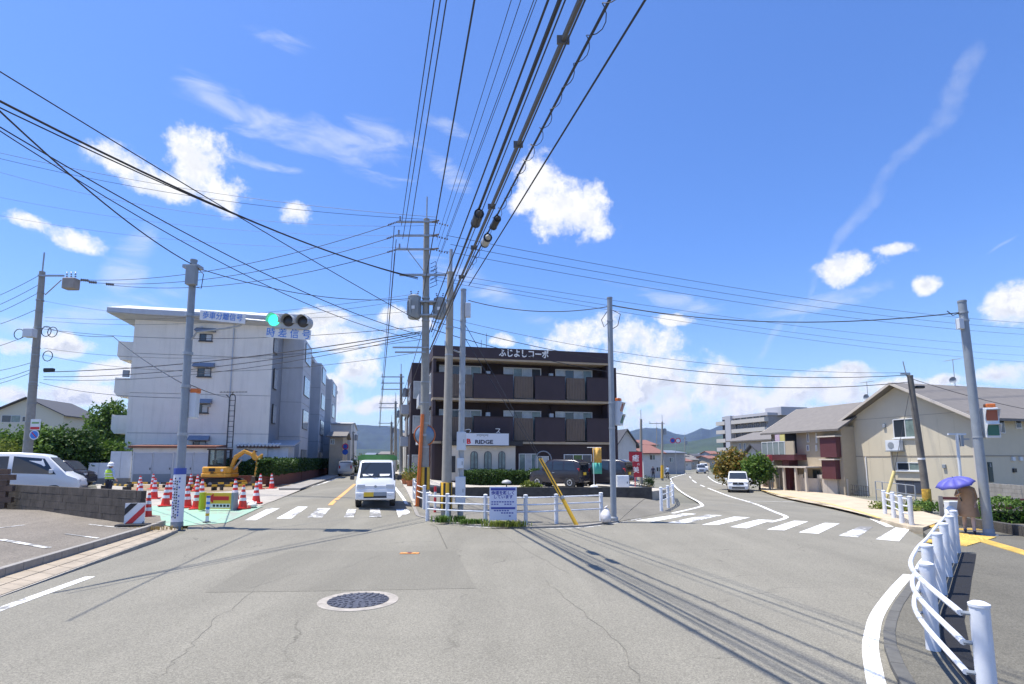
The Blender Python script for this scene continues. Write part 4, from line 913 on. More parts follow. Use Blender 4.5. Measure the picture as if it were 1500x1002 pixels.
# to the right
for x0, y0, y1 in ((655, 345, 478), (660, 358, 486), (652, 368, 494)): w2('east', (x0, y0, YA), (1620, y1, 46), 0.9, 0.010)
for y0, y1 in ((405, 525), (410, 535), (398, 512)): w2('east', (636, y0, YA), (1640, y1, 50), 0.9, 0.008)
w2('span', (686, 440, C_.y), (891, 449, D_.y), 0.28, 0.014); w2('span', (896, 447, D_.y), (1405, 458, R_.y), 0.42, 0.015)
tn = NT + N_
wire('mid', atY(632, 470, YA), tn + Vector((0, 0, 0.05)), 0.9, 0.014); wire('mid', atY(632, 482, YA), tn + Vector((0.05, 0, -0.25)), 1.1, 0.016); wire('mid', atY(632, 460, YA), tn + Vector((0, 0, 0.15)), 0.7, 0.008)
wire('mid', tn + Vector((0.02, 0, -0.1)), atY(1620, 615, 26), 0.3, 0.012, label='overhead wire from the leaning pole over the beige house')
# wires along the left road
for dz, dx in ((0.0, -1.6), (-0.6, -1.5), (-1.2, -1.55), (-3.4, 0.0), (-4.0, 0.2), (-4.4, 0.1)):
    prev = A + AT + Vector((dx + 0.2, 0, dz - 0.3))
    for t_, B, T in FP: q = B + T + Vector((dx, 0, dz * 0.6 - 0.2)); wire('far', prev, q, 0.35, 0.016, n=8); prev = q
# guy wires, yellow guard
gA = gnd(846, 768, 0.06) + Vector((0, 0, 0.03)); zt = 2.3
P1 = onp(C_, CTp, 470) + C_
gd = thing('guy_wire', 'pair of stay wires in a yellow striped guard slanting down to the island', 'stay wire', gA)
dv = (P1 - gA); k0 = (zat(gA, 672) - gA.z) / dv.z
top = dv * k0
for s in (-0.02, 0.03): MB().tube([top * 0.9 + Vector((s, 0, 0)), dv + Vector((s, 0, -0.3 + s * 8))], 0.01, 6).build('strand', M_cable, gd)
MB().tube([Vector((0, 0, -0.05)), top * 0.42], 0.062, 10).build('guard', M_yellow, gd, smooth=40)
for k in range(2): MB().tube([top * 0.4 + Vector((-0.03 + 0.06 * k, 0, 0)), top + Vector((-0.03 + 0.06 * k, 0, 0))], 0.033, 8).build('guard', M_yellow, gd, smooth=40)
MB().tube([top * 0.4 + Vector((0, -0.03, 0)), top + Vector((0, -0.03, 0))], 0.018, 6).build('black_stripe', M_blk, gd); MB().tube([top * 0.39, top * 0.43], 0.072, 10).build('clamp', M_steelg, gd)
g2_ = gnd(1291, 745, 0.1); gy = solo('guy_wire_guard', MB().tube([g2_ + Vector((0, 0, -0.1)), atY(1310, 690, g2_.y - 0.2)], 0.06, 10), mat('pale_yellow', (0.75, 0.60, 0.24), 0.6, vary=0.1), 'pale yellow slanting stay guard in the weeds by the beige house', 'stay guard', smooth=40)
wire('drop', atY(1310, 690, g2_.y - 0.2), tn + Vector((0, 0, -0.4)), 0.0, 0.01, label='stay wire from the pale yellow guard up to the leaning pole')

# ================================================================ BUILDINGS
def window(par, x0, x1, z0, z1, y=0.0, nx=2, fm=None, gm=None, fw=0.05, proud=0.05, sill=False, name='window', pull=0.0, nz=1):
    fm = fm or M_alu; gm = gm or M_glass; f = MB()
    f.b2(x0, x1, y - proud, y + 0.02, z1 - fw, z1); f.b2(x0, x1, y - proud, y + 0.02, z0, z0 + fw)
    f.b2(x0, x0 + fw, y - proud, y + 0.02, z0 + fw, z1 - fw); f.b2(x1 - fw, x1, y - proud, y + 0.02, z0 + fw, z1 - fw)
    w = (x1 - x0 - fw) / nx; h = (z1 - z0 - fw) / nz
    for i in range(1, nx): f.b2(x0 + fw / 2 + w * i - fw * 0.4, x0 + fw / 2 + w * i + fw * 0.4, y - proud * 0.9, y + 0.02, z0 + fw, z1 - fw)
    o = f.build(name, fm, par)
    for i in range(nx):
        for j in range(nz):
            g = gm[i % len(gm)] if isinstance(gm, (list, tuple)) else gm
            MB().b2(x0 + fw / 2 + w * i + fw * 0.4, x0 + fw / 2 + w * (i + 1) - fw * 0.4, y - proud * 0.55 + 0.006 * (i % 2), y + 0.01, z0 + fw * 0.9 + h * j, z0 + fw * 0.9 + h * (j + 1) - 0.01 - fw * 0.8 * (nz == 1)).build('pane', g, o)
    if sill: MB().b2(x0 - 0.06, x1 + 0.06, y - 0.13, y + 0.02, z0 - 0.07, z0 - 0.003).build('sill', fm, o)
    return o
def slab(par, name, m, x0, x1, y0, y1, z0, z1, **kw): return MB().b2(x0, x1, y0, y1, z0, z1).build(name, m, par, **kw)
def gable_roof(par, x0, x1, y0, y1, ze, zr, m, over=0.4, th=0.14, along='y', name='roof', trim=None):
    """ridge along y (gable faces -y) or along x"""
    mb = MB()
    if along == 'y': xm = (x0 + x1) / 2; pr = lambda s: [(xm, zr), (xm + s * ((x1 - x0) / 2 + over), ze - over * (zr - ze) / ((x1 - x0) / 2)), (xm + s * ((x1 - x0) / 2 + over), ze - over * (zr - ze) / ((x1 - x0) / 2) + th), (xm, zr + th)]; ax = 'y'; a, b = y0 - over, y1 + over
    else: ym = (y0 + y1) / 2; pr = lambda s: [(ym, zr), (ym + s * ((y1 - y0) / 2 + over), ze - over * (zr - ze) / ((y1 - y0) / 2)), (ym + s * ((y1 - y0) / 2 + over), ze - over * (zr - ze) / ((y1 - y0) / 2) + th), (ym, zr + th)]; ax = 'x'; a, b = x0 - over, x1 + over
    mb.prism(pr(-1), ax, a, b); mb.prism(pr(1), ax, a, b); o = mb.build(name, m, par)
    if trim:
        for s in (-1, 1):
            q = pr(s); MB().prism([(p[0], p[1] - 0.012) if i < 2 else (p[0] + s * 0.004, p[1] + 0.01) for i, p in enumerate(q)], ax, a - 0.05, a - 0.003).build('bargeboard', trim, o)
    return o
M_roofg = mat('grey_slate_roof', (0.17, 0.155, 0.14), 0.75, vary=0.12, vscale=3, bump=0.4, bscale=9)
M_roofd = mat('dark_roof', (0.07, 0.07, 0.075), 0.65, vary=0.15)
M_aptw = mat('apartment_white', (0.85, 0.80, 0.71), 0.8, vary=0.05, vscale=0.8, dirt=0.22)
M_aptf = mat('apartment_fascia', (0.50, 0.53, 0.57), 0.7, vary=0.08)
M_awn = mat('grey_blue_awning', (0.20, 0.24, 0.31), 0.6)

# ---------------------------------------------------------------- pale apartment block on the left
YP = 42.5; P0 = atY(179, 690, YP); pl = Plane(P0, RP); rzA = pl.rz; bz = G(P0.x, P0.y)
apt = thing('apartment_block', 'pale grey four storey apartment block with side balconies and overhanging flat roof', 'building', (P0.x, P0.y, bz), rzA)
Lx = pl.s(393, 640); DEP = 50.0
zf = [0.0, pl.z(393, 636) - bz, pl.z(394, 580) - bz, pl.z(396, 525) - bz, pl.z(397, 474) - bz]; ztop = zf[4]
slab(apt, 'wall_core', mat('joint_grey', (0.30, 0.31, 0.33), 0.9), 0.06, Lx - 0.06, 0.06, DEP, -0.5, ztop)
xs_ = [0.0, Lx * 0.385, Lx * 0.70, Lx]
for j in range(4):
    for i in range(3): slab(apt, 'wall_panel', M_aptw, xs_[i] + 0.012, xs_[i + 1] - 0.012, -0.02, 0.10, zf[j] + (0.018 if j else -0.5), zf[j + 1] - 0.018)
# windows with awnings
for (wx0, wx1, wy0, wy1, ay0, ay1) in ((293, 311, 489, 500, 480, 486), (290, 309, 539, 552, 531, 538), (287, 305, 592, 605, 584, 591), (283, 302, 646, 653, 638, 645)):
    s0, zt_ = pl.sz(wx0, wy0); s1, zb_ = pl.sz(wx1, wy1); zt_ -= bz; zb_ -= bz
    w_ = window(apt, s0, s1, zb_, zt_, -0.02, 2, M_alud, [M_glass, M_glassl], proud=0.06, sill=True)
    za = pl.z(wx0, ay1) - bz; zb2 = pl.z(wx0, ay0) - bz
    MB().prism([(-0.03, za), (-0.55, za), (-0.5, za + 0.1), (-0.03, zb2)], 'x', s0 - 0.3, s1 + 0.25).build('awning', M_awn, apt)
# roof with overhang
ro = MB(); o1, o2 = 0.9, 0.55
def ring(e, z): return [Vector((-1.55 - e * 0.3 + (0.6 if e < 0 else 0), -o1 - e * 0.2, z)), Vector((Lx + 0.9 + e * 0.2, -o1 - e * 0.2, z)), Vector((Lx + 0.9 + e * 0.2, DEP + 0.6, z)), Vector((-1.55 - e * 0.3, DEP + 0.6, z))]
ro.loft([[Vector((-0.3, 0.0, ztop - 0.25)), Vector((Lx + 0.2, 0.0, ztop - 0.25)), Vector((Lx + 0.2, DEP, ztop - 0.25)), Vector((-0.3, DEP, ztop - 0.25))], [Vector((-1.6, -0.95, ztop + 0.02)), Vector((Lx + 1.0, -0.95, ztop + 0.02)), Vector((Lx + 1.0, DEP + 0.6, ztop + 0.02)), Vector((-1.6, DEP + 0.6, ztop + 0.02))],
         [Vector((-1.6, -0.95, ztop + 0.42)), Vector((Lx + 1.0, -0.95, ztop + 0.42)), Vector((Lx + 1.0, DEP + 0.6, ztop + 0.42)), Vector((-1.6, DEP + 0.6, ztop + 0.42))],
         [Vector((-0.7, 0.3, ztop + 0.95)), Vector((Lx + 0.2, 0.3, ztop + 0.95)), Vector((Lx + 0.2, DEP, ztop + 0.95)), Vector((-0.7, DEP, ztop + 0.95))]])
ro.build('roof', M_aptf, apt)
# balconies along the left flank
for y0, y1 in ((498, 524), (552, 578), (607, 633)):
    za, zb2 = pl.z(180, y1) - bz, pl.z(180, y0) - bz
    bl = MB().prism([(0.0, za - 0.1), (-1.0, za - 0.1), (-1.25, za + 0.25), (-1.25, zb2), (-1.1, zb2), (-1.1, za + 0.35), (0.0, za + 0.35)], 'y', 0.5, DEP - 1).build('balcony', M_aptw, apt)
    MB().b2(-1.2, -0.02, 0.48, 0.56, za + 0.15, zb2 - 0.03).build('end_panel', M_aptw, bl)
MB().b2(-0.7, -0.25, 0.35, 0.49, pl.z(180, 551) - bz, pl.z(180, 541) - bz).build('air_conditioner', M_trf, apt)
# right flank: stair towers and windows
sidep = Plane((P0 + Vector((RP.x, RP.y, 0)) * Lx).xy, RD)
towers = [sidep.s(409, 640), sidep.s(443, 640), sidep.s(464, 640)]
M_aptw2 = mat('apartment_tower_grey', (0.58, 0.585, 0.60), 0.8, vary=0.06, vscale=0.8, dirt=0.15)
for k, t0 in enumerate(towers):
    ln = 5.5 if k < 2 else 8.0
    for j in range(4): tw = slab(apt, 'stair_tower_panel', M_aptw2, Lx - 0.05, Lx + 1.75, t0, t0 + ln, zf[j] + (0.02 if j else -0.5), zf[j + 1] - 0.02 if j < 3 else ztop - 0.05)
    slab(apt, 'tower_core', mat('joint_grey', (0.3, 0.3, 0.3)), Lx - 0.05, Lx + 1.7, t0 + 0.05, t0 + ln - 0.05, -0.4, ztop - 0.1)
def side_win(y0, y1, z0, z1, x, nx=2, gm=None):
    f = MB(); f.b2(x - 0.02, x + 0.06, y0, y1, z0, z1); o = f.build('window', M_alud, apt)
    w = (y1 - y0 - 0.06) / nx
    for i in range(nx): MB().b2(x + 0.05, x + 0.075, y0 + 0.05 + w * i, y0 + w * (i + 1), z0 + 0.05, z1 - 0.05).build('pane', gm or M_glassl, o)
for (x0, x1, y0, y1) in ((400, 406, 543, 569), (398, 404, 594, 620), (400, 407, 500, 515)):
    a, b = sidep.sz(x0, y1), sidep.sz(x1, y0); side_win(a[0], b[0], a[1] - bz, max(b[1] - bz, a[1] - bz + 1.3), Lx)
for k, t0 in enumerate(towers):
    for j in range(4):
        side_win(t0 + 6.2, t0 + 8.0, zf[j] + 1.0, zf[j] + 2.4, Lx); side_win(t0 + 1.0, t0 + 4.5, zf[j] + 0.8, zf[j] + 2.6, Lx + 1.75)
        slab(apt, 'landing_rail', M_aptw, Lx + 0.0, Lx + 1.2, t0 + 5.6, t0 + 8.6, zf[j] + 0.1, zf[j] + 1.0)
# pipes, vents and lights on the front
for fx in (0.38, 0.705): MB().tube([(Lx * fx, -0.09, -0.3), (Lx * fx, -0.09, ztop - 0.1)], 0.05, 8).build('downpipe', M_aptf, apt)
for j in range(1, 5):
    MB().box((Lx * 0.56, -0.08, zf[j] - 0.9), (0.22, 0.12, 0.22)).build('vent_hood', M_galv, apt, bevel=0.02); MB().box((Lx * 0.47, -0.07, zf[j] - 0.6), (0.16, 0.1, 0.12)).build('vent_hood', M_boxw, apt, bevel=0.02)
# mast ladder with TV aerial in front of the block
lb = gnd(333, 706); ld = thing('ladder_mast', 'narrow black ladder mast with a curved top against the pale apartment wall', 'mast', (lb.x, lb.y, lb.z))
zt = zat(lb, 583) - lb.z
for s in (-0.22, 0.22): MB().tube([(s, 0, 0), (s, 0, zt)], 0.035, 6).build('rail', M_blk, ld)
for k in range(16): MB().tube([(-0.22, 0, zt * (k + 0.5) / 16), (0.22, 0, zt * (k + 0.5) / 16)], 0.02, 5).build('rung', M_blk, ld)
MB().tube([(0.22 * math.cos(a), 0, zt + 0.3 * math.sin(a)) for a in [math.pi * k / 8 for k in range(9)]] + [(-0.5, 0, zt + 0.25)], 0.035, 6).build('hoop', M_blk, ld)
MB().tube([(-1.0, 0, zt + 0.45), (1.1, 0, zt + 0.47)], 0.03, 6).build('aerial_boom', M_blk, ld)
MB().tube([(0, 0, zt + 0.2), (0, 0, zt + 0.46)], 0.03, 6).build('stem', M_blk, ld)
for k in range(9): MB().tube([(-0.9 + 0.24 * k, 0, zt + 0.4), (-0.9 + 0.24 * k, 0, zt + 0.54)], 0.012, 4).build('aerial_rod', M_blk, ld)
# store rows in front
sb = gnd(191, 708); sp = Plane(sb.xy, RP); 
sh = thing('storage_shed', 'long white storage shed with grey doors in front of the apartment block', 'shed', sb, sp.rz); Ls = sp.s(312, 700); zs = sp.z(191, 656) - sb.z
M_shw = mat('shed_white', (0.72, 0.73, 0.75), 0.8, vary=0.06, dirt=0.15)
slab(sh, 'wall', M_shw, 0, Ls, 0, 2.2, -0.3, zs); MB().prism([(-0.35, zs), (-0.35, zs + 0.14), (2.5, zs + 0.3), (2.5, zs)], 'x', -0.2, Ls + 0.2).build('roof', mat('rust_red_fascia', (0.20, 0.075, 0.045), 0.7, vary=0.2), sh)
for x0, x1 in ((195.5, 222), (224, 251), (254, 281), (283, 309)):
    a, b = sp.s(x0, 690), sp.s(x1, 690); zt = sp.z(x0, 664) - sb.z
    d_ = slab(sh, 'door', mat('shed_door', (0.46, 0.49, 0.55), 0.55, vary=0.05), a, b, -0.04, 0.02, 0.06, zt); slab(sh, 'door_frame', M_aptf, a - 0.05, a, -0.06, 0.02, 0, zt + 0.05)
    MB().b2(a + 0.02, b - 0.02, -0.05, -0.038, 0.08, 0.65).build('kick_plate', mat('kick_grey', (0.24, 0.27, 0.31), 0.6), d_); MB().b2(b - 0.12, b - 0.07, -0.08, -0.038, 0.95, 1.1).build('handle', M_alud, d_)
s2 = gnd(346, 704); sp2 = Plane(s2.xy, RP); Ls2 = sp2.s(421, 690); zs2 = sp2.z(346, 654) - s2.z
sh2 = thing('tiled_shed', 'white plastered shed with a row of scalloped roof tiles behind the excavator arm', 'shed', s2, sp2.rz)
slab(sh2, 'wall', M_shw, 0, Ls2, 0, 3.0, -0.3, zs2); MB().prism([(-0.3, zs2 + 0.02), (3.2, zs2 + 0.55), (3.2, zs2 + 0.65), (-0.3, zs2 + 0.12)], 'x', -0.1, Ls2 + 0.5).build('roof', mat('roof_tile_grey', (0.42, 0.42, 0.43), 0.6), sh2)
tn_ = int(sp2.s(414, 660) / 0.27)
for k in range(tn_):
    x = -0.05 + 0.27 * k; MB().tube([(x + 0.13, -0.42, zs2 + 0.10), (x + 0.13, 0.7, zs2 + 0.24)], 0.105, 10).build('tile', mat('roof_tile_white', (0.72, 0.72, 0.72), 0.55), sh2, smooth=50); MB().b2(x + 0.02, x + 0.24, -0.33, 0.0, zs2 - 0.1, zs2 + 0.02).build('tile', mat('roof_tile_brown', (0.16, 0.075, 0.05), 0.6), sh2)
slab(sh2, 'vent', M_aptf, Ls2 * 0.6, Ls2 * 0.7, -0.02, 0.02, zs2 - 0.25, zs2 - 0.12)
# concrete boundary wall and low brick walls
def bmat(name, c1, c2, sc, rz=0):
    if name in MATS: return MATS[name]
    m = bpy.data.materials.new(name); m.use_nodes = True; N = m.node_tree.nodes; L = m.node_tree.links; b = N['Principled BSDF']; b.inputs['Roughness'].default_value = 0.9
    tcn = N.new('ShaderNodeTexCoord'); sp_ = N.new('ShaderNodeSeparateXYZ'); L.new(tcn.outputs['Object'], sp_.inputs[0]); cb = N.new('ShaderNodeCombineXYZ'); L.new(sp_.outputs[0], cb.inputs[0]); L.new(sp_.outputs[2], cb.inputs[1])
    br = N.new('ShaderNodeTexBrick'); L.new(cb.outputs[0], br.inputs['Vector']); br.inputs['Scale'].default_value = sc; br.inputs['Color1'].default_value = (*c1, 1); br.inputs['Color2'].default_value = (*c2, 1); br.inputs['Mortar'].default_value = (c1[0] * 0.5, c1[1] * 0.5, c1[2] * 0.5, 1); br.inputs['Mortar Size'].default_value = 0.012
    br.inputs['Brick Width'].default_value = 0.4; br.inputs['Row Height'].default_value = 0.14
    L.new(br.outputs['Color'], b.inputs['Base Color']); bp_ = N.new('ShaderNodeBump'); bp_.inputs['Distance'].default_value = 0.01; L.new(br.outputs['Fac'], bp_.inputs['Height']); bp_.invert = True; L.new(bp_.outputs[0], b.inputs['Normal']); MATS[name] = m; return m
M_brk = bmat('brickwork_red', (0.26, 0.085, 0.055), (0.19, 0.07, 0.05), 2.0)
Q0 = gnd(398, 713.5); bw = thing('brick_wall', 'low red brick wall below the clipped hedge along the left road', 'wall', Q0, math.atan2(RD.y, RD.x))
slab(bw, 'wall', M_brk, 0, 52, 0.0, 0.3, -0.3, 0.72)
for x in (0.0, 12, 24, 36, 48): slab(bw, 'pier', M_brk, x, x + 0.5, -0.04, 0.36, -0.3, 0.82)
Q1 = gnd(268, 711); bw2 = thing('brick_wall', 'low red brick wall in front of the hedge behind the excavator', 'wall', Q1, math.atan2(RP.y, RP.x)); Lq = Plane(Q1.xy, RP).s(400, 710)
slab(bw2, 'wall', M_brk, 0, Lq, 0.0, 0.3, -0.3, 0.6)
Q2 = gnd(127, 708); cw = thing('boundary_wall', 'pale concrete panel wall left of the storage shed', 'wall', Q2, math.atan2(RP.y, RP.x)); pq = Plane(Q2.xy, RP); Lw = pq.s(190, 700)
for i in range(4): slab(cw, 'panel', M_shw, Lw * i / 4 + 0.01, Lw * (i + 1) / 4 - 0.01, 0, 0.15, -0.2, (pq.z(140, 678) if i < 2 else pq.z(140, 661)) - Q2.z)
slab(cw, 'base_course', M_conc, 0, Lw, -0.03, 0.18, -0.2, 0.35)

# ---------------------------------------------------------------- dark apartment block in the middle
M_dk = mat('dark_brown_render', (0.052, 0.036, 0.041), 0.75, vary=0.08, vscale=1.2, bump=0.15, bscale=30, dirt=0.2)
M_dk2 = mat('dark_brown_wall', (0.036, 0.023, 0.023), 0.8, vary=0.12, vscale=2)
M_beige = mat('beige_slab_edge', (0.42, 0.34, 0.24), 0.8, vary=0.1)
M_cream = mat('cream_plaster', (0.68, 0.60, 0.49), 0.85, vary=0.06, vscale=2, dirt=0.1)
M_slat = mat('brown_balcony_slats', (0.16, 0.12, 0.09), 0.7, vary=0.1)
YD = 36.5; D0 = atY(634, 700, YD); dp = Plane(D0, RP); dz0 = court_z
db = thing('dark_apartment_block', 'dark brown three storey apartment block with white lettering and shop below', 'building', (D0.x, D0.y, dz0), dp.rz)
class Loc:
    def __init__(s, pl_, off, z0): d = pl_.d; n_ = pl_.n; s.p = Plane((pl_.P - n_ * off).xy, d.xy); s.z0 = z0
    def __call__(s, px, py): a, b = s.p.sz(px, py); return a, b - s.z0
f0 = Loc(dp, 0.0, dz0); fw = Loc(dp, 1.15, dz0)
S1 = f0(891, 560)[0]; S2 = f0(908, 600)[0]; zT = f0(636, 506)[1]; DD = 15.0
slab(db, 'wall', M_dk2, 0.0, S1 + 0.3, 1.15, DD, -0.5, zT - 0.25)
slab(db, 'pier', M_dk, S1 - 0.02, S2, 0.5, DD - 1, -0.5, f0(900, 537)[1])
zl = [f0(640, 524.5)[1], f0(640, 585)[1], f0(640, 649)[1]]
slab(db, 'parapet_band', M_dk, -0.15, S1 + 0.1, -0.12, 0.12, zl[0] + 0.1, zT); slab(db, 'side_parapet', M_dk, -0.15, 0.1, 0.12, DD, zl[0] + 0.1, zT); slab(db, 'roof', M_roofd, 0, S1, 0.1, DD, zT - 0.5, zT - 0.3)
for z in zl: slab(db, 'slab_edge', M_beige, -0.12, S1 + 0.08, -0.1, 1.2, z - 0.03, z + 0.13)
slab(db, 'end_wall', M_dk, -0.1, 0.1, 0.0, 1.2, -0.5, zT - 0.05); slab(db, 'end_wall', M_dk, S1 - 0.1, S1 + 0.08, 0.0, 1.2, -0.5, zT - 0.1)
zp = lambda v: 580 + 0.2296 * v
for fl, (ytop, zb) in enumerate(((549, zl[1]), (611, zl[2]))):
    y_px = ytop; ztp = f0(720, ytop)[1]
    edges = [(-0.1, f0(zp(345), y_px)[0])] + [(f0(zp(a), y_px)[0], f0(zp(b), y_px)[0]) for a, b in ((495, 745), (885, 1075), (1215, 1372))]
    edges[-1] = (edges[-1][0], S1 + 0.06)
    for a, b in edges:
        slab(db, 'balcony_parapet', M_dk, a, b, -0.14, 0.04, zb + 0.13, ztp); slab(db, 'parapet_cap', M_dk2, a - 0.02, b + 0.02, -0.17, 0.07, ztp, ztp + 0.05)
    for a, b in ((350, 490), (755, 876), (1087, 1205)):
        s0, s1 = f0(zp(a), y_px)[0], f0(zp(b), y_px)[0]; n_ = 12
        pn = slab(db, 'slat_panel_backing', mat('backing_dark', (0.06, 0.05, 0.045), 0.8), s0, s1, 0.06, 0.1, zb + 0.22, ztp - 0.05)  # plain dark brown backing behind the slats
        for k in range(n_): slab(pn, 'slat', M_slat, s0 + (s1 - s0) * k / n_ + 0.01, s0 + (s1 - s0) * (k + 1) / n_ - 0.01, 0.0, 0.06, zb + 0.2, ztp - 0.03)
    for a, b in ((275, 545), (685, 925), (1015, 1250)):
        yy = ((535, 552), (599, 613))[fl]
        s0, z1_ = fw(zp(a), yy[0] + (0 if a < 600 else 3)); s1 = fw(zp(b), yy[0])[0]; z1_ = fw(700, yy[0] + 1.5)[1]
        gl = [M_glassl, M_glass, M_glassl, M_curt] if a != 685 or fl else [M_glassl, M_curt, M_glassl, M_blk]
        window(db, s0, s1, zb + 0.25, z1_, 1.15, 4, M_alu, gl, 0.07, 0.07)
    for a in (585, 985):
        s0 = fw(zp(a), 560)[0]; MB().tube([(s0, 1.05, zb + 0.1), (s0, 1.05, zb + 2.9)], 0.045, 6).build('downpipe', M_dk2, db); slab(db, 'meter_box', M_boxw, s0 - 0.15, s0 + 0.15, 0.9, 1.14, zb + 1.55, zb + 2.2)
text('lettering', 'ふじよしコーポ', 0.6, M_whitep, db, face_M(f0(767, 519)[0], -0.15, f0(767, 519.5)[1]), 0.02, 0.86, 0.014)
# shop front
fs = Loc(dp, -0.75, dz0); s0, zc = fs(650, 653); s1 = fs(755, 653)[0]
slab(db, 'wall', M_dk2, 0.0, S1, 0.05, 1.3, -0.5, zl[2] - 0.03)
shop = slab(db, 'shop_front', M_cream, s0, s1, -0.75, 0.06, -0.3, zc + 0.02)
MB().b2(s0 - 0.1, fs(765, 648)[0], -0.95, 0.0, zc + 0.03, fs(700, 646)[1]).build('canopy', M_blk, shop); slab(shop, 'plinth', M_dk2, s0 - 0.02, s1 + 0.02, -0.79, 0.0, -0.3, 0.25)
for a, b in ((689, 700), (709, 720), (730, 740)):
    x0, zb = fs(a, 687); x1, zt = fs(b, 661); w = (x1 - x0) / 2; cx = (x0 + x1) / 2; pr = [(x0, zb), (x1, zb)] + [(cx + w * math.cos(t), zt - w + w * math.sin(t)) for t in [math.pi * k / 10 for k in range(11)]]
    wn = MB().prism(pr, 'y', -0.79, -0.70).build('arched_window', M_alud, shop); c_ = ((x0 + x1) / 2, (zb + zt) / 2)
    MB().prism([((p[0] - c_[0]) * 0.86 + c_[0], (p[1] - c_[1]) * 0.94 + c_[1]) for p in pr], 'y', -0.80, -0.785).build('pane', M_curt, wn); MB().b2(cx - 0.02, cx + 0.02, -0.815, -0.79, zb, zt - 0.05).build('mullion', M_alud, wn)
a, zb = fs(661.5, 692); b, zt = fs(667, 668); slab(shop, 'door', M_blk, a, b, -0.79, -0.7, zb, zt)
fz = Loc(dp, -1.05, dz0); a, z1_ = fz(676, 634.5); b, zb = fz(745, 652.5)
sg_ = slab(db, 'shop_sign', mat('sign_face', (0.64, 0.68, 0.74), 0.4), a, b, -1.12, -0.96, zb, z1_); slab(sg_, 'sign_frame', M_blk, a - 0.04, b + 0.04, -1.09, -0.955, zb - 0.04, z1_ + 0.04)
cx = fz(706, 648)[0]; zt_ = fz(706, 647)[1]
text('lettering', 'B', 0.44, M_red, sg_, face_M(cx - 0.9, -1.125, zt_), 0.01, 1.1, 0.02); text('lettering', 'RIDGE', 0.35, mat('navy_ink', (0.03, 0.035, 0.07), 0.5), sg_, face_M(cx + 0.12, -1.125, zt_ - 0.03), 0.01, 1.22, 0.012)
for k in range(3):   # little arched bridge emblem
    ex = cx - 0.25 + 0.26 * k; MB().tube([(ex + 0.11 * math.cos(t), -1.125, zt_ + 0.33 + 0.1 * math.sin(t)) for t in [math.pi * j / 8 for j in range(9)]], 0.014, 5).build('emblem', M_steelg, sg_)
MB().b2(cx - 0.38, cx + 0.42, -1.135, -1.12, zt_ + 0.43, zt_ + 0.47).build('emblem', M_steelg, sg_)
for px, body in ((686, 'つ'), (730, 'ス')): text('lettering', body, 0.5, M_whitep, db, face_M(fz(px, 631)[0], -0.9, fz(px, 632)[1]), 0.02)
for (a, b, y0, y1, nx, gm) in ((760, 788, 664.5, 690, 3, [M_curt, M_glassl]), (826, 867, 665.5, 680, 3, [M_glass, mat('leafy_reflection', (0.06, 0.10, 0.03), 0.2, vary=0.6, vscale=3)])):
    s0, zt = f0(a, y0); s1, zb = f0(b, y1); window(db, s0, s1, zb, zt, 0.05, nx, M_alu, gm, 0.05)
s0, zb = f0(783, 690); s1, zt = f0(806, 661); cx = (s0 + s1) / 2; w = (s1 - s0) / 2
MB().tube([(s0, -0.25, zb)] + [(cx + w * math.cos(t), -0.25, zt - w + w * math.sin(t)) for t in [math.pi * (1 - k / 10) for k in range(11)]] + [(s1, -0.25, zb)], 0.04, 6).build('arch_frame', M_steelg, db); window(db, s0 + 0.1, s1 - 0.1, zb, zt - w * 0.6, 0.05, 2, M_alu, [M_curt, M_glassl])
# left flank with windows and a stone-clad porch
for j, z in enumerate((zl[0] - 2.1, zl[1] - 2.0)):
    for y0 in (2.6,):
        o_ = MB().b2(-0.06, 0.04, y0, y0 + 2.0, z, z + 1.5).build('window', M_alu, db); MB().b2(-0.075, -0.055, y0 + 0.1, y0 + 0.95, z + 0.1, z + 1.4).build('pane', M_glassl, o_); MB().b2(-0.075, -0.055, y0 + 1.05, y0 + 1.9, z + 0.1, z + 1.4).build('pane', M_glassl, o_)
        slab(db, 'balcony', M_aptf, -0.9, 0.0, y0 - 0.4, y0 + 2.4, z - 0.95, z - 0.1)
slab(db, 'wall', M_dk2, 0.0, 0.3, 1.3, DD, -0.5, zl[2]); 
for y0 in (1.6, 4.5, 8.0): slab(db, 'porch_pillar', M_brick, -0.25, 0.2, y0, y0 + 0.6, -0.4, zl[2] - 0.1)
for k, (px, h) in enumerate(((712, 1.0), (720, 1.5), (656, 0.8))):
    s = f0(px, 505)[0]; MB().tube([(s, 2.0, zT - 0.4), (s, 2.0, zT + h)], 0.025, 5).build('aerial_mast', M_galv, db); 
wing = slab(db, 'rear_wing', M_dk, -1.25, 0.05, 6.5, DD, -0.5, zT - 0.1)
for z in (zl[0] - 2.1, zl[1] - 2.0, 0.6):
    window(wing, -1.1, -0.25, z, z + 1.4, 6.5, 1, M_alu, M_glassl, 0.07)
    o_ = MB().b2(-1.31, -1.2, 8.0, 9.8, z, z + 1.4).build('window', M_alu, wing); MB().b2(-1.33, -1.3, 8.1, 9.7, z + 0.1, z + 1.3).build('pane', M_glassl, o_); slab(wing, 'balcony', M_aptf, -1.9, -1.25, 10.4, 13.5, z - 0.9, z - 0.1)
# retaining wall below the forecourt
rwp = Vector((-4.9, 30.5)); rw = thing('retaining_wall', 'low dark mossy retaining wall in front of the parked dark cars', 'wall', (-4.9, 30.45, 0)); Lr = 12.6
zcw = 0.535
for i in range(9):
    x0 = Lr * i / 9; slab(rw, 'block', M_concd, x0 + 0.006, x0 + Lr / 9 - 0.006, 0, 0.17, -0.5, zcw - random.uniform(0.0, 0.012))
slab(rw, 'wall_core', M_concd, 0, Lr, 0.02, 0.2, -0.5, zcw - 0.04)

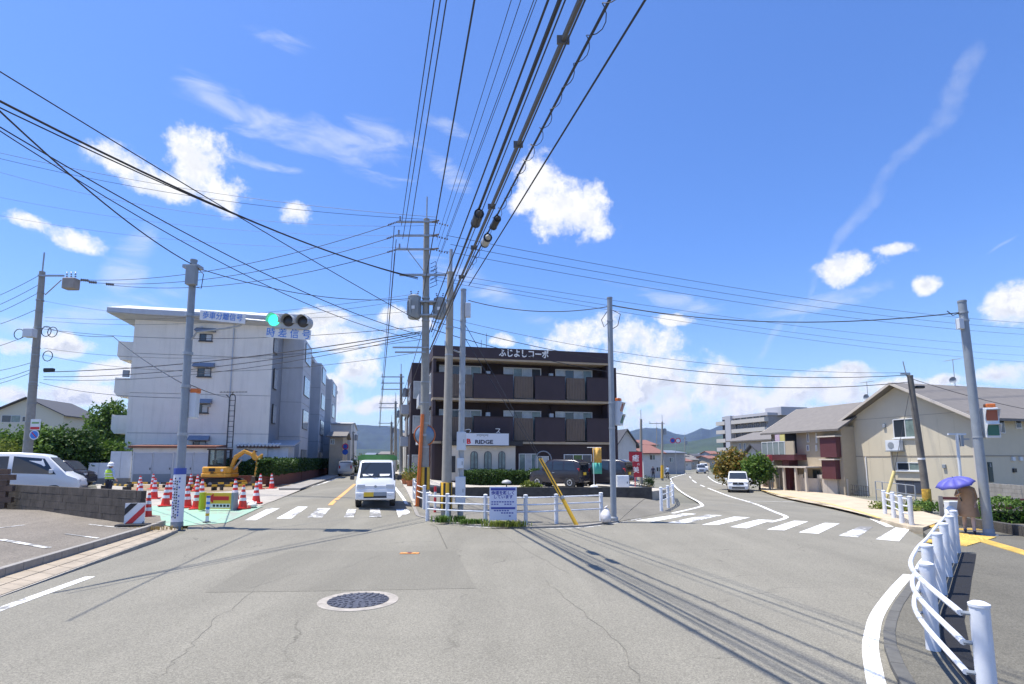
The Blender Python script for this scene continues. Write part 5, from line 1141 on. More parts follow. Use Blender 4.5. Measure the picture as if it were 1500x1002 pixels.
# ---------------------------------------------------------------- beige gabled house on the right
M_bei = mat('beige_siding', (0.57, 0.51, 0.385), 0.8, vary=0.04, vscale=1.0, bump=0.12, bscale=18, dirt=0.06)
M_trim = mat('warm_trim', (0.56, 0.50, 0.42), 0.6)
H0 = gnd(1243, 723); H1 = gnd(1434, 733); hd = (H1 - H0).xy.normalized(); hp = Plane(H0.xy, hd); hz = H0.z; LH = (H1 - H0).xy.length
fh = Loc(hp, 0.0, hz)
hs = thing('gabled_house', 'beige two storey house with big grey gable roof by the leaning pole', 'house', H0, hp.rz)
# true verticals for this wall: eaves and ridge
zeL = fh(1236, 621)[1]; zeR = fh(1424, 614)[1]; ze = (zeL + zeR) / 2 + 0.1; zr = fh(1299, 566)[1]; DH = 13.0
mb = MB().prism([(0, -0.6), (LH, -0.6), (LH, ze), (LH / 2, zr - 0.05), (0, ze)], 'y', 0.0, DH); mb.build('wall', M_bei, hs)
zb_ = fh(1300, 669)[1]; slab(hs, 'belt_course', mat('belt_brown', (0.30, 0.26, 0.21), 0.8), -0.01, LH + 0.01, -0.025, 0.01, zb_, zb_ + 0.06); slab(hs, 'belt_course', mat('belt_brown', (0.3, 0.26, 0.21)), LH - 0.01, LH + 0.025, 0.02, DH, zb_, zb_ + 0.06)  # one even brown for the belt course and the panel joint
zc_ = fh(1300, 612)[1]; slab(hs, 'panel_joint', mat('belt_brown', (0.3, 0.26, 0.21)), 0.0, LH, -0.012, 0.01, zc_, zc_ + 0.025)
for k in range(1, 9): slab(hs, 'siding_batten', M_bei, LH * k / 9 - 0.012, LH * k / 9 + 0.012, -0.008, 0.01, -0.3, ze - 0.06)
gable_roof(hs, 0, LH, 0, DH, ze, zr, M_roofg, 0.62, 0.16, 'y', 'roof', M_trim)
for s in (0, LH): slab(hs, 'corner_board', M_trim, s - 0.05, s + 0.05, -0.03, 0.06, -0.5, ze - 0.1)
def hwin(x0, x1, y0, y1, nx=2, gm=None, fm=None, sill=True, F_=fh, par=hs):
    s0, zt = F_(x0, y0); s1, zb = F_(x1, y1); return window(par, s0, s1, zb, zt, 0.0, nx, fm or M_alu, gm or [M_glass, M_curt], 0.06, 0.06, sill)
hwin(1308, 1346, 614.5, 640.5); hwin(1314, 1352, 677, 690)
w_ = hwin(1313, 1353, 703, 724, 3, mat('dark_louvre', (0.05, 0.06, 0.085), 0.5), M_alud, False)
s0, zt = fh(1303, 645); s1, zb = fh(1325, 660); ac = slab(hs, 'air_conditioner', M_boxw, s0, s1, -0.42, -0.08, zb, zt, bevel=0.02)
MB().lathe([(0.22, -0.44), (0.22, -0.42)], 18, ((s0 + s1) / 2 - 0.1, 0, (zb + zt) / 2), 'y').build('fan_grille', M_steelg, ac); MB().b2(s0, s1, -0.5, 0.0, zb - 0.06, zb - 0.01).build('bracket', M_steelg, ac)
MB().tube([(s0 + 0.1, -0.1, zb), (s0 + 0.15, -0.06, fh(1312, 700)[1])], 0.04, 6).build('refrigerant_pipe', M_trim, hs)
for px, py in ((1296, 624), (1384, 683)): s, z = fh(px, py); slab(hs, 'vent_hood', M_steelg, s - 0.1, s + 0.1, -0.12, 0, z - 0.12, z + 0.12, bevel=0.02)
for px in (1271,): s = fh(px, 700)[0]; MB().tube([(s, -0.06, -0.2), (s, -0.06, zb_)], 0.04, 6).build('downpipe', M_whitep, hs)
# right flank
hp2 = Plane((H0.xy + hd * LH), (-hd.y, hd.x)); 
def flank(px, py): a, b = hp2.sz(px, py); return a, b - hz
for (x0, x1, y0, y1) in ((1460, 1472, 612, 635), (1486, 1496, 615, 628)):
    a, zt = flank(x0, y0); b, zb = flank(x1, y1); o_ = MB().b2(LH - 0.02, LH + 0.05, a, b, zb, zt).build('window', M_alu, hs); MB().b2(LH + 0.04, LH + 0.06, a + 0.06, b - 0.06, zb + 0.06, zt - 0.06).build('pane', M_glass, o_)
a, zt = flank(1446, 677); b, zb = flank(1455, 706); o_ = MB().b2(LH - 0.02, LH + 0.05, a, b, zb, zt).build('door', mat('dark_green_door', (0.03, 0.05, 0.045), 0.5), hs); MB().b2(LH + 0.05, LH + 0.1, a + 0.1, a + 0.15, zb + 0.9, zb + 1.1).build('handle', M_galv, o_)
for px, py in ((1483, 672), (1494, 672), (1485, 689)): a, z = flank(px, py); slab(hs, 'vent_hood', M_boxw if py < 680 else M_blk, LH, LH + 0.1, a - 0.12, a + 0.12, z - 0.12, z + 0.12)
# dish and aerial on the ridge
def aerial(par, x, y, z, h=1.7, dish=True):
    MB().tube([(x, y, z - 0.2), (x, y, z + h)], 0.022, 6).build('aerial_mast', M_galv, par); b_ = MB().tube([(x - 0.6, y, z + h - 0.05), (x + 0.6, y, z + h - 0.05)], 0.015, 5).build('aerial_boom', M_galv, par)
    for k in range(7): MB().tube([(x - 0.55 + 0.18 * k, y - 0.2, z + h - 0.05), (x - 0.55 + 0.18 * k, y + 0.2, z + h - 0.05)], 0.008, 4).build('aerial_rod', M_galv, par)
    if dish: MB().lathe([(0.02, 0.08), (0.15, 0.05), (0.24, 0.0), (0.25, -0.01), (0.24, 0.02), (0.02, 0.1)], 14, (x - 0.02, y - 0.15, z + 0.35), 'y').build('satellite_dish', M_steelg, par, smooth=50)
yy = 6.0; aerial(hs, LH / 2, 5.5, zr + 0.2, 1.9)
# ---------------------------------------------------------------- second house with the glazed balcony
K_0 = gnd(1134, 717); kd = hd; kp_ = Plane(K_0.xy, kd); kz = K_0.z; fk = Loc(kp_, 0.0, kz)
h2 = thing('balcony_house', 'cream house with glazed balcony and maroon panels beside the beige gabled house', 'house', K_0, kp_.rz)
M_crm = mat('cream_siding', (0.44, 0.37, 0.27), 0.8, vary=0.05, dirt=0.08); M_mar = mat('maroon_panel', (0.10, 0.03, 0.035), 0.6, vary=0.08)
LK2 = fk(1237, 700)[0]; ze2 = (fk(1140, 631)[1] + fk(1228, 625)[1]) / 2; zr2 = fk(1190, 600)[1]
slab(h2, 'wall', M_crm, 0.0, LK2, 0.0, 7.0, -0.5, ze2); gable_roof(h2, 0, LK2 - 0.3, 0, 7.0, ze2, ze2 + 1.9, M_roofg, 0.6, 0.15, 'x', 'roof', M_trim)
MB().prism([(0, ze2), (7.0, ze2), (3.5, ze2 + 1.85)], 'x', 0.02, LK2 - 0.4).build('gable_wall', M_crm, h2)
a, zt = fk(1133, 648); b, zb = fk(1168, 666)
slab(h2, 'balcony_slab', M_mar, a - 0.2, fk(1181, 660)[0], -1.2, 0.0, zb - 0.45, zb); gl_ = slab(h2, 'balcony_glass', mat('frosted_glass', (0.24, 0.28, 0.28), 0.2, vary=0.1), a, b, -1.2, -1.15, zb + 0.02, zt - 0.05)
for k in range(5): MB().b2(a + (b - a) * k / 4 - 0.025, a + (b - a) * k / 4 + 0.025, -1.23, -1.13, zb, zt).build('baluster', M_alu, gl_)
MB().b2(a - 0.05, b + 0.05, -1.22, -1.13, zt - 0.05, zt + 0.02).build('handrail', M_alu, gl_); slab(h2, 'balcony_wall', M_crm, b + 0.05, fk(1181, 660)[0], -1.2, -1.08, zb, zt); slab(h2, 'balcony_recess', M_blk, a + 0.3, b, -0.02, 0.02, zb + 0.1, fk(1150, 634)[1])
for px, m in ((1150, mat('pink_laundry', (0.55, 0.42, 0.50), 0.8)), (1157, mat('yellow_laundry', (0.62, 0.55, 0.2), 0.8))): s, z = fk(px, 643); slab(h2, 'laundry', m, s - 0.3, s + 0.25, -0.75, -0.7, z - 0.5, z + 0.35)
for (x0, x1, y0, y1) in ((1182, 1186, 635, 648), (1182, 1186, 652, 661), (1195, 1198, 634, 649), (1195, 1198, 652, 661)): hwin(x0, x1, y0, y1, 1, mat('violet_glass', (0.08, 0.07, 0.14), 0.1), M_alu, False, fk, h2)
for (x0, x1, y0, y1) in ((1207, 1233, 641, 670), (1210, 1232, 674, 702)): s0, zt = fk(x0, y0); s1, zb = fk(x1, y1); p_ = slab(h2, 'maroon_bay', M_mar, s0, s1, -0.45, 0.02, zb, zt); MB().b2(s0 - 0.1, s1 + 0.1, -0.6, 0.0, zt, zt + 0.1).build('bay_cap', M_trim, p_)
a, zt = fk(1146, 683); b, _ = fk(1205, 683); slab(h2, 'porch_roof', M_trim, a, b, -1.6, 0.0, zt - 0.08, zt + 0.04)
for px in (1148, 1170, 1188, 1203): s = fk(px, 700)[0]; slab(h2, 'porch_post', M_trim, s - 0.08, s + 0.08, -1.5, -1.35, -0.3, zt - 0.08)
for (x0, x1) in ((1150, 1166), (1191, 1203)): hwin(x0, x1, 688, 706, 2, M_glass, M_alud, False, fk, h2)
slab(h2, 'maroon_wall', M_mar, fk(1160, 700)[0], fk(1170, 700)[0], -0.9, 0.0, -0.3, fk(1165, 668)[1])
aerial(h2, LK2 - 0.6, 3.5, ze2 + 2.0, 1.6)
# front wall and gate
W0 = gnd(1171, 721); W1 = gnd(1243, 724.5); wd = (W1 - W0).xy; fwl = thing('garden_wall', 'pale rendered garden wall in front of the cream house', 'wall', W0, math.atan2(wd.y, wd.x)); zz = zat(W0, 700) - W0.z
for i in range(5): slab(fwl, 'panel', mat('pale_render', (0.60, 0.52, 0.43), 0.85, vary=0.07, dirt=0.1), wd.length * i / 5 + 0.006, wd.length * (i + 1) / 5 - 0.006, 0, 0.16, -0.3, zz); 
for i in (0, 2, 4): slab(fwl, 'pier', M_trim, wd.length * i / 5, wd.length * i / 5 + 0.35, 0.0, 0.3, -0.3, zz + 0.28)
G0 = gnd(1116, 714.5); G1 = gnd(1171, 721); gd_ = (G1 - G0).xy; gt = thing('gate_fence', 'brown slatted gate with pale pillars beside the minivan', 'gate', G0, math.atan2(gd_.y, gd_.x)); Lg = gd_.length; hg = zat(G0, 693) - G0.z
for i in range(5): slab(gt, 'pillar', mat('pale_render', (0.6, 0.5, 0.4)), Lg * i / 4 - 0.2, Lg * i / 4 + 0.2, 0, 0.3, -0.3, hg)
for i in range(34): slab(gt, 'slat', mat('brown_slat', (0.12, 0.08, 0.06), 0.7), Lg * (i + 0.5) / 34 - 0.06, Lg * (i + 0.5) / 34 + 0.06, 0.1, 0.14, 0.05, hg * 0.75)
for z in (0.25, hg * 0.6): slab(gt, 'gate_rail', M_alud, 0, Lg, 0.145, 0.18, z, z + 0.06)
# house details by the beige house: fence, tee post
fa, fb = gnd(1284, 731), gnd(1342, 738); dv_ = (fb - fa).xy; fe = thing('pipe_fence', 'grey pipe fence in front of the beige house louvre', 'fence', fa, math.atan2(dv_.y, dv_.x)); hf = zat(fa, 705) - fa.z
for i in range(6): MB().tube([(dv_.length * i / 5, 0, -0.2), (dv_.length * i / 5, 0, hf)], 0.035, 6).build('post', M_galv, fe)
for z in (hf, hf * 0.55): MB().tube([(0, 0, z), (dv_.length, 0, z)], 0.025, 6).build('rail', M_galv, fe)
fa, fb = gnd(1247, 724), gnd(1273, 727); dv_ = (fb - fa).xy; fe = thing('side_gate', 'small dark wire gate against the beige house wall', 'gate', fa + Vector((-0.15, -0.2, 0)), math.atan2(dv_.y, dv_.x)); hf = zat(fa, 710) - fa.z
for i in range(9): MB().tube([(dv_.length * i / 8, 0, -0.1), (dv_.length * i / 8, 0, hf)], 0.015, 5).build('bar', M_alud, fe)
for z in (hf, hf * 0.5, 0.1): MB().tube([(0, 0, z), (dv_.length, 0, z)], 0.018, 5).build('rail', M_alud, fe)
tp = gnd(1411, 745); tt = thing('tee_post', 'white tee topped post in front of the beige house', 'post', tp); h = zat(tp, 636) - tp.z; xo = xat(tp, h, 1401) - tp.x
MB().tube([(0, 0, -0.2), (xo, 0, h)], 0.06, 8).build('post', M_boxw, tt); MB().box((xo + 0.0, 0, h), (0.8, 0.08, 0.08)).build('crossbar', M_boxw, tt); MB().box((xo + 0.28, 0, h - 0.22), (0.5, 0.06, 0.06)).build('crossbar', M_steelg, tt); MB().box((xo + 0.15, -0.05, h - 0.3), (0.12, 0.1, 0.5)).build('box', M_steelg, tt)
# block wall beyond the right-hand pole
b0, b1 = gnd(1440, 741), gnd(1560, 752); dv_ = (b1 - b0).xy; bwr = thing('block_wall', 'grey concrete block garden wall beside the beige house flank', 'wall', b0, math.atan2(dv_.y, dv_.x)); hw = zat(b0, 707) - b0.z; Lb = dv_.length
for r_ in range(6):
    for c in range(int(Lb / 0.4) + 1):
        x0 = c * 0.4 - (0.2 if r_ % 2 else 0); x1 = min(Lb, x0 + 0.394); x0 = max(0, x0)
        if x1 - x0 > 0.05: slab(bwr, 'block', M_conc, x0, x1, random.uniform(0, 0.006), 0.14, hw * r_ / 6, hw * (r_ + 1) / 6 - 0.006)
# ---------------------------------------------------------------- houses behind, far blocks
def simple_house(name, label, px0, px1, base_py, eave_py, ridge_py, wall, roof, depth=7, along='x', wins=(), group=None, d=None, over=0.4, dz=0.0):
    B = gnd(px0, base_py); d = d or hd; p_ = Plane(B.xy, d); f = Loc(p_, 0, B.z); L = f(px1, base_py - 5)[0]; ze = f((px0 + px1) / 2, eave_py)[1]; zr = f((px0 + px1) / 2, ridge_py)[1]
    t = thing(name, label, 'house', B, p_.rz, group)
    if along == 'y': MB().prism([(0, -1), (L, -1), (L, ze), (L / 2, zr - 0.05), (0, ze)], 'y', 0, depth).build('wall', wall, t)
    else: slab(t, 'wall', wall, 0, L, 0, depth, -1, ze); MB().prism([(0, ze), (depth, ze), (depth / 2, zr - 0.05)], 'x', 0.02, L - 0.02).build('gable_wall', wall, t)
    gable_roof(t, 0, L, 0, depth, ze, zr, roof, over, 0.15, along)
    for w in wins:
        s0, z1 = f(w[0], w[2]); s1, z0 = f(w[1], w[3]); window(t, s0, s1, z0, z1, 0.0, w[4] if len(w) > 4 else 2, M_alu, [M_glass, M_curt], 0.06)
    return t, f, L, ze
M_wht = mat('white_render', (0.62, 0.61, 0.58), 0.85, vary=0.06, dirt=0.12); M_gry = mat('grey_render', (0.36, 0.36, 0.36), 0.85, vary=0.1, dirt=0.2); M_tan = mat('tan_render', (0.45, 0.39, 0.30), 0.85, vary=0.08)
M_redr = mat('red_brown_roof', (0.22, 0.10, 0.075), 0.75, vary=0.2); M_tin = mat('blue_grey_tin_roof', (0.16, 0.18, 0.22), 0.5, vary=0.15)
simple_house('house', 'white gabled house with dark roof edges and brown corner beyond the shrubs', 1086, 1128, 709, 676, 652, M_wht, M_roofd, 6, 'y', ((1096, 1112, 680, 692),))
simple_house('house', 'tan house with two slit windows below the far balcony block', 1072, 1133, 702, 645, 632, M_tan, M_roofg, 8, 'x', ((1083, 1086, 649, 661, 1), (1090, 1093, 649, 661, 1), (1100, 1110, 670, 680)))
# far-left house
simple_house('house', 'cream gabled house above the hedge behind the left utility pole', -26, 86, 690, 607, 583, mat('cream_render', (0.6, 0.57, 0.46), 0.85), M_roofd, 9, 'y', ((3, 30, 608, 619, 2), (33, 40, 610, 618, 1)), d=Vector((1, 0.12)).normalized(), over=0.6)
# far balcony block
fb0 = gnd(1057, 691); fbp = Plane(fb0.xy, hd); fbf = Loc(fbp, 0, fb0.z); LF = fbf(1128, 660)[0]; zF = fbf(1060, 615)[1]
fb_ = thing('balcony_tower', 'grey seven storey apartment block with curved balconies beyond the houses', 'building', fb0, fbp.rz)
slab(fb_, 'wall', mat('tower_grey', (0.28, 0.27, 0.27), 0.85, vary=0.1), 1.6, LF, 0, 14, -1, zF); slab(fb_, 'stair_shaft', mat('tower_light', (0.42, 0.42, 0.44), 0.85), LF * 0.2, LF * 0.32, -0.8, 0.5, -1, zF + 0.6)
a, z1 = fbf(1108, 598); b, _ = fbf(1131, 598); slab(fb_, 'penthouse', mat('tower_light', (0.4, 0.4, 0.42)), a, b, 2, 8, zF, z1)
n_ = 6
for k in range(n_):
    z = zF * (k + 0.35) / n_
    slab(fb_, 'balcony', mat('balcony_front', (0.50, 0.47, 0.42), 0.8), 0.0, LF * 0.2, -0.9, 10, z, z + zF / n_ * 0.42); slab(fb_, 'balcony_recess', M_blk, 1.0, LF * 0.2, -0.02, 9, z + zF / n_ * 0.42, z + zF / n_ * 0.98)
    slab(fb_, 'balcony', mat('balcony_front', (0.5, 0.47, 0.42)), LF * 0.34, LF, -0.9, 0.1, z, z + zF / n_ * 0.42)
    for i in range(5): s = LF * (0.36 + 0.125 * i); window(fb_, s, s + LF * 0.09, z + zF / n_ * 0.42, z + zF / n_ * 0.95, 0.0, 2, M_alud, M_glass, 0.06)
slab(fb_, 'parapet', mat('tower_light', (0.4, 0.4, 0.42)), 1.4, LF + 0.2, -0.3, 14, zF, zF + 0.5)
# left road, far side
simple_house('building', 'plain white block at the far end of the pale apartments', 482, 512, 694, 622, 615, M_wht, M_gry, 14, 'x', ((489, 494, 640, 650), (500, 505, 640, 650), (489, 494, 662, 672)), d=RP, over=0.1)
simple_house('house', 'small two tone house with white upper floor beside the left road', 481, 500.5, 697, 640, 632, M_tan, M_roofg, 7, 'x', ((484, 490, 643, 651),), d=RP)
simple_house('building', 'narrow grey building just past the dark apartment block', 598, 622, 698, 602, 596, M_gry, M_gry, 14, 'x', ((600, 606, 620, 634), (600, 606, 650, 664)), d=RP, over=0.1)
simple_house('building', 'pale building with white shutters farther along the left road', 591, 604, 693, 640, 632, M_wht, M_roofg, 14, 'x', ((593, 598, 650, 660),), d=RP, over=0.2)
# right road, far side
simple_house('house', 'white gable end with dark lower wall right of the dark block', 906, 933, 704, 650, 630, M_wht, M_roofd, 9, 'y', (), d=Vector((1, 0.2)).normalized())
simple_house('house', 'cream house with red brown roof behind the red banner', 943, 972, 699, 664, 652, M_wht, M_redr, 9, 'x', ((951, 960, 666, 674), (961, 968, 684, 691)), d=Vector((1, 0.25)).normalized())
simple_house('house', 'low grey house with corrugated side behind the round signs', 973, 1003, 694, 664, 660, M_gry, M_tin, 10, 'x', ((980, 986, 670, 677),), d=Vector((1, 0.25)).normalized())
simple_house('house', 'pink roofed house above the red brown roof', 946, 962, 690, 652, 644, mat('pinkish_render', (0.5, 0.4, 0.38), 0.85), M_redr, 12, 'x', (), d=Vector((1, 0.2)).normalized())
rg = random.Random(4); kinds = [('white', M_wht), ('tan', M_tan), ('grey', M_gry)]; roofs = [('grey', M_roofg), ('red brown', M_redr), ('blue grey', M_tin), ('dark', M_roofd)]
fi = 0
for (x0, x1, by, ey, ry) in ((1003, 1013, 688, 676, 672), (1012, 1023, 687, 674, 670), (1021, 1031, 686.4, 676.5, 673), (1030, 1042, 686, 674, 670.5), (1040, 1053, 687, 672, 668), (1010, 1018, 683, 670, 667), (1018, 1028, 682.5, 668, 665), (1030, 1040, 682, 667.5, 664.5), (1042, 1054, 683, 665, 661), (1001, 1009, 683, 668, 665), (524, 533, 685, 671, 667), (534, 545, 684.5, 668, 664), (546, 556, 684, 670, 666), (556, 570, 686, 666, 662)):
    kn, km = kinds[fi % 3]; rn, rm = roofs[(fi * 3 + 1) % 4]
    simple_house('house', '%s walled house with %s roof in the distant town at the %s road end' % (kn, rn, 'left' if x0 < 700 else 'right'), x0, x1, by, ey, ry, km, rm, 9, 'x', ((x0 + (x1 - x0) * 0.2, x0 + (x1 - x0) * 0.45, ey + (by - ey) * 0.3, ey + (by - ey) * 0.55),), 'houses of the distant town', d=Vector((1, 0.1)).normalized()); fi += 1

# ================================================================ VEHICLES
M_carw = mat('white_car_paint', (0.74, 0.75, 0.76), 0.28, coat=0.6, spec=0.5); M_card = mat('dark_car_paint', (0.022, 0.020, 0.028), 0.25, coat=0.3); M_cars = mat('silver_car_paint', (0.36, 0.39, 0.44), 0.3, 0.3, coat=0.5)
M_cargl = mat('car_glass', (0.022, 0.028, 0.034), 0.05, spec=0.9); M_tyre = mat('tyre', (0.022, 0.022, 0.022), 0.8); M_rim = mat('wheel_rim', (0.42, 0.43, 0.45), 0.35, 0.6)
M_lamp = mat('headlamp', (0.55, 0.58, 0.62), 0.12, spec=0.8); M_tail = mat('tail_lamp', (0.42, 0.02, 0.025), 0.2); M_plq = mat('plastic_black', (0.03, 0.03, 0.032), 0.55); M_ypl = mat('yellow_plate', (0.75, 0.5, 0.04), 0.5); M_wpl = mat('white_plate', (0.62, 0.63, 0.6), 0.5)
def vehicle(name, label, cat, loc, rz, st, paintm, wheels, wr, screen, sides, rear=None, scale=1.0, group=None, front=True, plate=None, grille=None, lamps=None, tails=None, tail_z=0.9, arch=True, details=None):
    t = thing(name, label, cat, loc, rz, group); t.scale = (scale,) * 3
    def half(s):
        x, zb, zl, zr, wl, wb, w3 = s
        return [(x, wl * 0.82, zb), (x, wl * 0.98, zb + 0.07), (x, wl, zb + 0.2), (x, (wl + wb) / 2 + 0.012, zb + (zl - zb) * 0.6), (x, wb, zl), (x, w3, max(zl + 0.01, zr - 0.075)), (x, w3 - 0.05, max(zl + 0.02, zr - 0.02)), (x, w3 - 0.16, max(zl + 0.025, zr))]
    rings = []
    for s in st: h = half(s); rings.append([Vector(p) for p in h] + [Vector((p[0], -p[1], p[2])) for p in h[::-1]])
    body = MB().loft(rings).build('body', paintm, t, smooth=38)
    def at(x):
        for a, b in zip(st[:-1], st[1:]):
            if a[0] <= x <= b[0]: k = (x - a[0]) / (b[0] - a[0]); return [a[i] + (b[i] - a[i]) * k for i in range(7)]
        return st[-1] if x > st[-1][0] else st[0]
    def P(x, k, sgn, off=0.012):
        s = at(x); return Vector((x, sgn * (s[5] + (s[6] - s[5]) * k + off), s[2] + (max(s[2] + 0.01, s[3] - 0.075) - s[2]) * k))
    for poly in sides:
        for sg in (-1, 1):
            m_ = MB(); a = [P(x, k, sg) for x, k in poly]; b = [P(x, k, sg, -0.01) for x, k in poly]; n = len(a)
            m_._add(a + b, [tuple(range(n)), tuple(range(n, 2 * n))] + [(i, (i + 1) % n, n + (i + 1) % n, n + i) for i in range(n)]); m_.build('window', M_cargl, t)
    def screen_(i, j, nm, d):
        a, b = st[i], st[j]; k0, k1 = 0.1, 0.92; zt = lambda s: max(s[2] + 0.025, s[3])
        def q(k, w): x = a[0] + (b[0] - a[0]) * k; z = zt(a) + (zt(b) - zt(a)) * k; ww = (a[6] + (b[6] - a[6]) * k) - 0.05; return Vector((x, w * ww, z))
        nrm = Vector((zt(a) - zt(b), 0, b[0] - a[0])).normalized(); nrm = nrm if nrm.z > 0 else -nrm
        p4 = [q(k0, -0.98), q(k0, 0.98), q(k1, 1), q(k1, -1)]; m_ = MB(); m_._add([p + nrm * 0.012 for p in p4] + [p - nrm * 0.01 for p in p4], [(0, 1, 2, 3), (7, 6, 5, 4), (0, 4, 5, 1), (1, 5, 6, 2), (2, 6, 7, 3), (3, 7, 4, 0)])
        return m_.build(nm, M_cargl, t), p4, nrm
    ws = screen_(*screen, 'windscreen', 1)
    if rear: screen_(*rear, 'rear_window', -1)
    W2 = max(s[4] for s in st)
    for x in wheels:
        for sg in (-1, 1):
            y = sg * (W2 - 0.1)
            if arch: MB().lathe([(wr + 0.055, -0.105), (wr + 0.055, 0.108)], 20, (x, y, wr + 0.01), 'y').build('wheel_arch', M_plq, t)
            w = MB().lathe([(wr * 0.7, -0.09), (wr * 0.94, -0.1), (wr, -0.07), (wr, 0.07), (wr * 0.94, 0.112), (wr * 0.66, 0.118)] if sg > 0 else [(wr * 0.66, -0.118), (wr * 0.94, -0.112), (wr, -0.07), (wr, 0.07), (wr * 0.94, 0.1), (wr * 0.7, 0.09)], 20, (x, y, wr), 'y').build('wheel', M_tyre, t, smooth=40)
            rm = MB().lathe([(wr * 0.66, sg * 0.10), (wr * 0.6, sg * 0.122), (0.06, sg * 0.115), (0.01, sg * 0.12)], 16, (x, y, wr), 'y'); rm.build('rim', M_rim, w, smooth=30)
            for k in range(5): a = 2 * math.pi * k / 5; MB().box((x + math.cos(a) * wr * 0.4, y + sg * 0.124, wr + math.sin(a) * wr * 0.4), (wr * 0.16, 0.01, wr * 0.16)).build('rim_hole', M_blk, w)
    return t, body, at, P, ws
def bx(t, name, m, x0, x1, y0, y1, z0, z1, bevel=0.0): return MB().b2(x0, x1, y0, y1, z0, z1).build(name, m, t, bevel=bevel)
def mirrors(t, x, y, z, m): 
    for s in (-1, 1): bx(t, 'mirror', m, x - 0.07, x + 0.05, s * y - 0.08 + s * 0.06, s * y + 0.08 + s * 0.06, z - 0.09, z + 0.09, 0.03)

ST_VAN = [(-2.3, .45, 1.0, 1.55, .74, .80, .66), (-2.24, .3, 1.02, 1.86, .80, .84, .70), (-1.9, .25, 1.05, 1.95, .83, .85, .72), (0.2, .22, 1.05, 1.97, .83, .85, .72), (0.95, .22, 1.04, 1.90, .83, .85, .70), (1.15, .22, 1.04, 1.83, .83, .85, .68), (1.82, .22, 1.03, 1.12, .83, .84, .72), (2.2, .25, .86, .93, .80, .78, .64), (2.32, .35, .62, .70, .70, .68, .55)]
vloc = gnd(48, 735, 0.13); 
van, vb_, vat, vP, vws = vehicle('van', 'white van parked behind the concrete block wall beside the worker', 'van', atY(24, 700, 23.4).xy.to_3d() + Vector((0, 0, G(-20, 22.8) + 0.02)), R(27), ST_VAN, M_carw, (-1.45, 1.45), 0.32, (5, 6),
    [[(-2.0, .08), (-1.25, .08), (-1.25, .9), (-2.0, .9)], [(-1.12, .08), (-0.1, .08), (-0.1, .9), (-1.12, .9)], [(0.05, .08), (1.5, .04), (1.28, .55), (1.05, .9), (0.05, .9)]], group='parked and moving vehicles')
mirrors(van, 1.35, 0.85, 1.18, M_carw); bx(van, 'bumper', M_plq, 2.2, 2.36, -0.72, 0.72, .3, .5, 0.04)
for s in (-1, 1): bx(van, 'headlight', M_lamp, 2.1, 2.3, s * .52 - .14, s * .52 + .14, .66, .84, 0.04); bx(van, 'door_handle', M_plq, -0.15, 0.02, s * 0.86 - 0.015, s * 0.86 + 0.015, .92, .96); bx(van, 'door_seam', M_plq, -0.025, -0.012, s * .851 - .004, s * .851 + .004, .35, 1.0)
# small truck, front on
tk = gnd(546, 741.5); TS = 58.0 / 1.56 ; tsc = (gnd(575, 742) - gnd(517, 742)).length / 1.52
ST_TRK = [(-0.35, .35, 1.0, 1.62, .70, .73, .60), (-0.28, .32, 1.02, 1.76, .72, .735, .62), (0.25, .3, 1.02, 1.79, .73, .735, .63), (0.5, .3, 1.02, 1.75, .73, .735, .62), (1.0, .28, 1.0, 1.06, .73, .73, .66), (1.14, .28, .80, .86, .73, .72, .64), (1.2, .32, .55, .62, .70, .68, .58)]
rzt = -R(78)
trk, tb_, tat, tP, tws = vehicle('truck', 'white small truck with green canvas load cover coming through the crosswalk', 'truck', tk + Vector((0, 0.5 * tsc, 0)), rzt, ST_TRK, M_carw, (0.55, -1.55), 0.27, (3, 4), [[(-0.2, .08), (0.78, .05), (0.5, .88), (-0.2, .9)]], scale=tsc, group='parked and moving vehicles', arch=False)
mirrors(trk, 0.75, 0.83, 1.12, M_plq); bx(trk, 'bumper', M_carw, 1.1, 1.24, -0.72, 0.72, .3, .58, 0.04); bx(trk, 'chassis', M_plq, -2.1, 0.9, -0.5, 0.5, .3, .5)
bx(trk, 'front_panel', M_carw, 1.0, 1.17, -0.7, 0.7, .58, .84, 0.03); bx(trk, 'air_intake', M_plq, 1.2, 1.245, -0.42, 0.42, .36, .44)
for s in (-1, 1): bx(trk, 'headlight', M_lamp, 1.08, 1.185, s * .53 - .15, s * .53 + .15, .70, .88, 0.03); bx(trk, 'fog_lamp', M_lamp, 1.2, 1.25, s * .55 - .06, s * .55 + .06, .42, .5, 0.02)
bx(trk, 'number_plate', M_ypl, 1.235, 1.255, -0.42, -0.06, .42, .58); bx(trk, 'plate_shade', M_steelg, 1.235, 1.252, -0.06, 0.42, .44, .58); MB().lathe([(0.05, 1.17), (0.05, 1.185)], 14, (0, 0, .79), 'x').build('emblem', M_galv, trk)  # plain grey plate beside the yellow one
for s, w in ((-0.3, 0.2), (0.33, 0.2)): pp = MB(); a_ = tws[1][2 if 0 else 0]; n_ = tws[2]; c = (tws[1][0] + tws[1][1]) / 2 + Vector((0, 0, 0)); d_ = ((tws[1][3] + tws[1][2]) / 2 - c); pp._add([c + d_ * k + Vector((0, s + w * q, 0)) + n_ * 0.02 for k, q in ((0.78, -1), (0.78, 1), (0.9, 0.8), (0.92, -0.9))], [(0, 1, 2, 3)]); pp.build('dashboard_paper', M_whitep, trk)
for k in (-1, 1): MB().tube([tws[1][3].lerp(tws[1][2], 0.5 + 0.02 * k) + tws[2] * 0.03, tws[1][3].lerp(tws[1][2], 0.5 + 0.3 * k) .lerp(tws[1][0], 0.25) + tws[2] * 0.03], 0.008, 4).build('wiper', M_plq, trk)
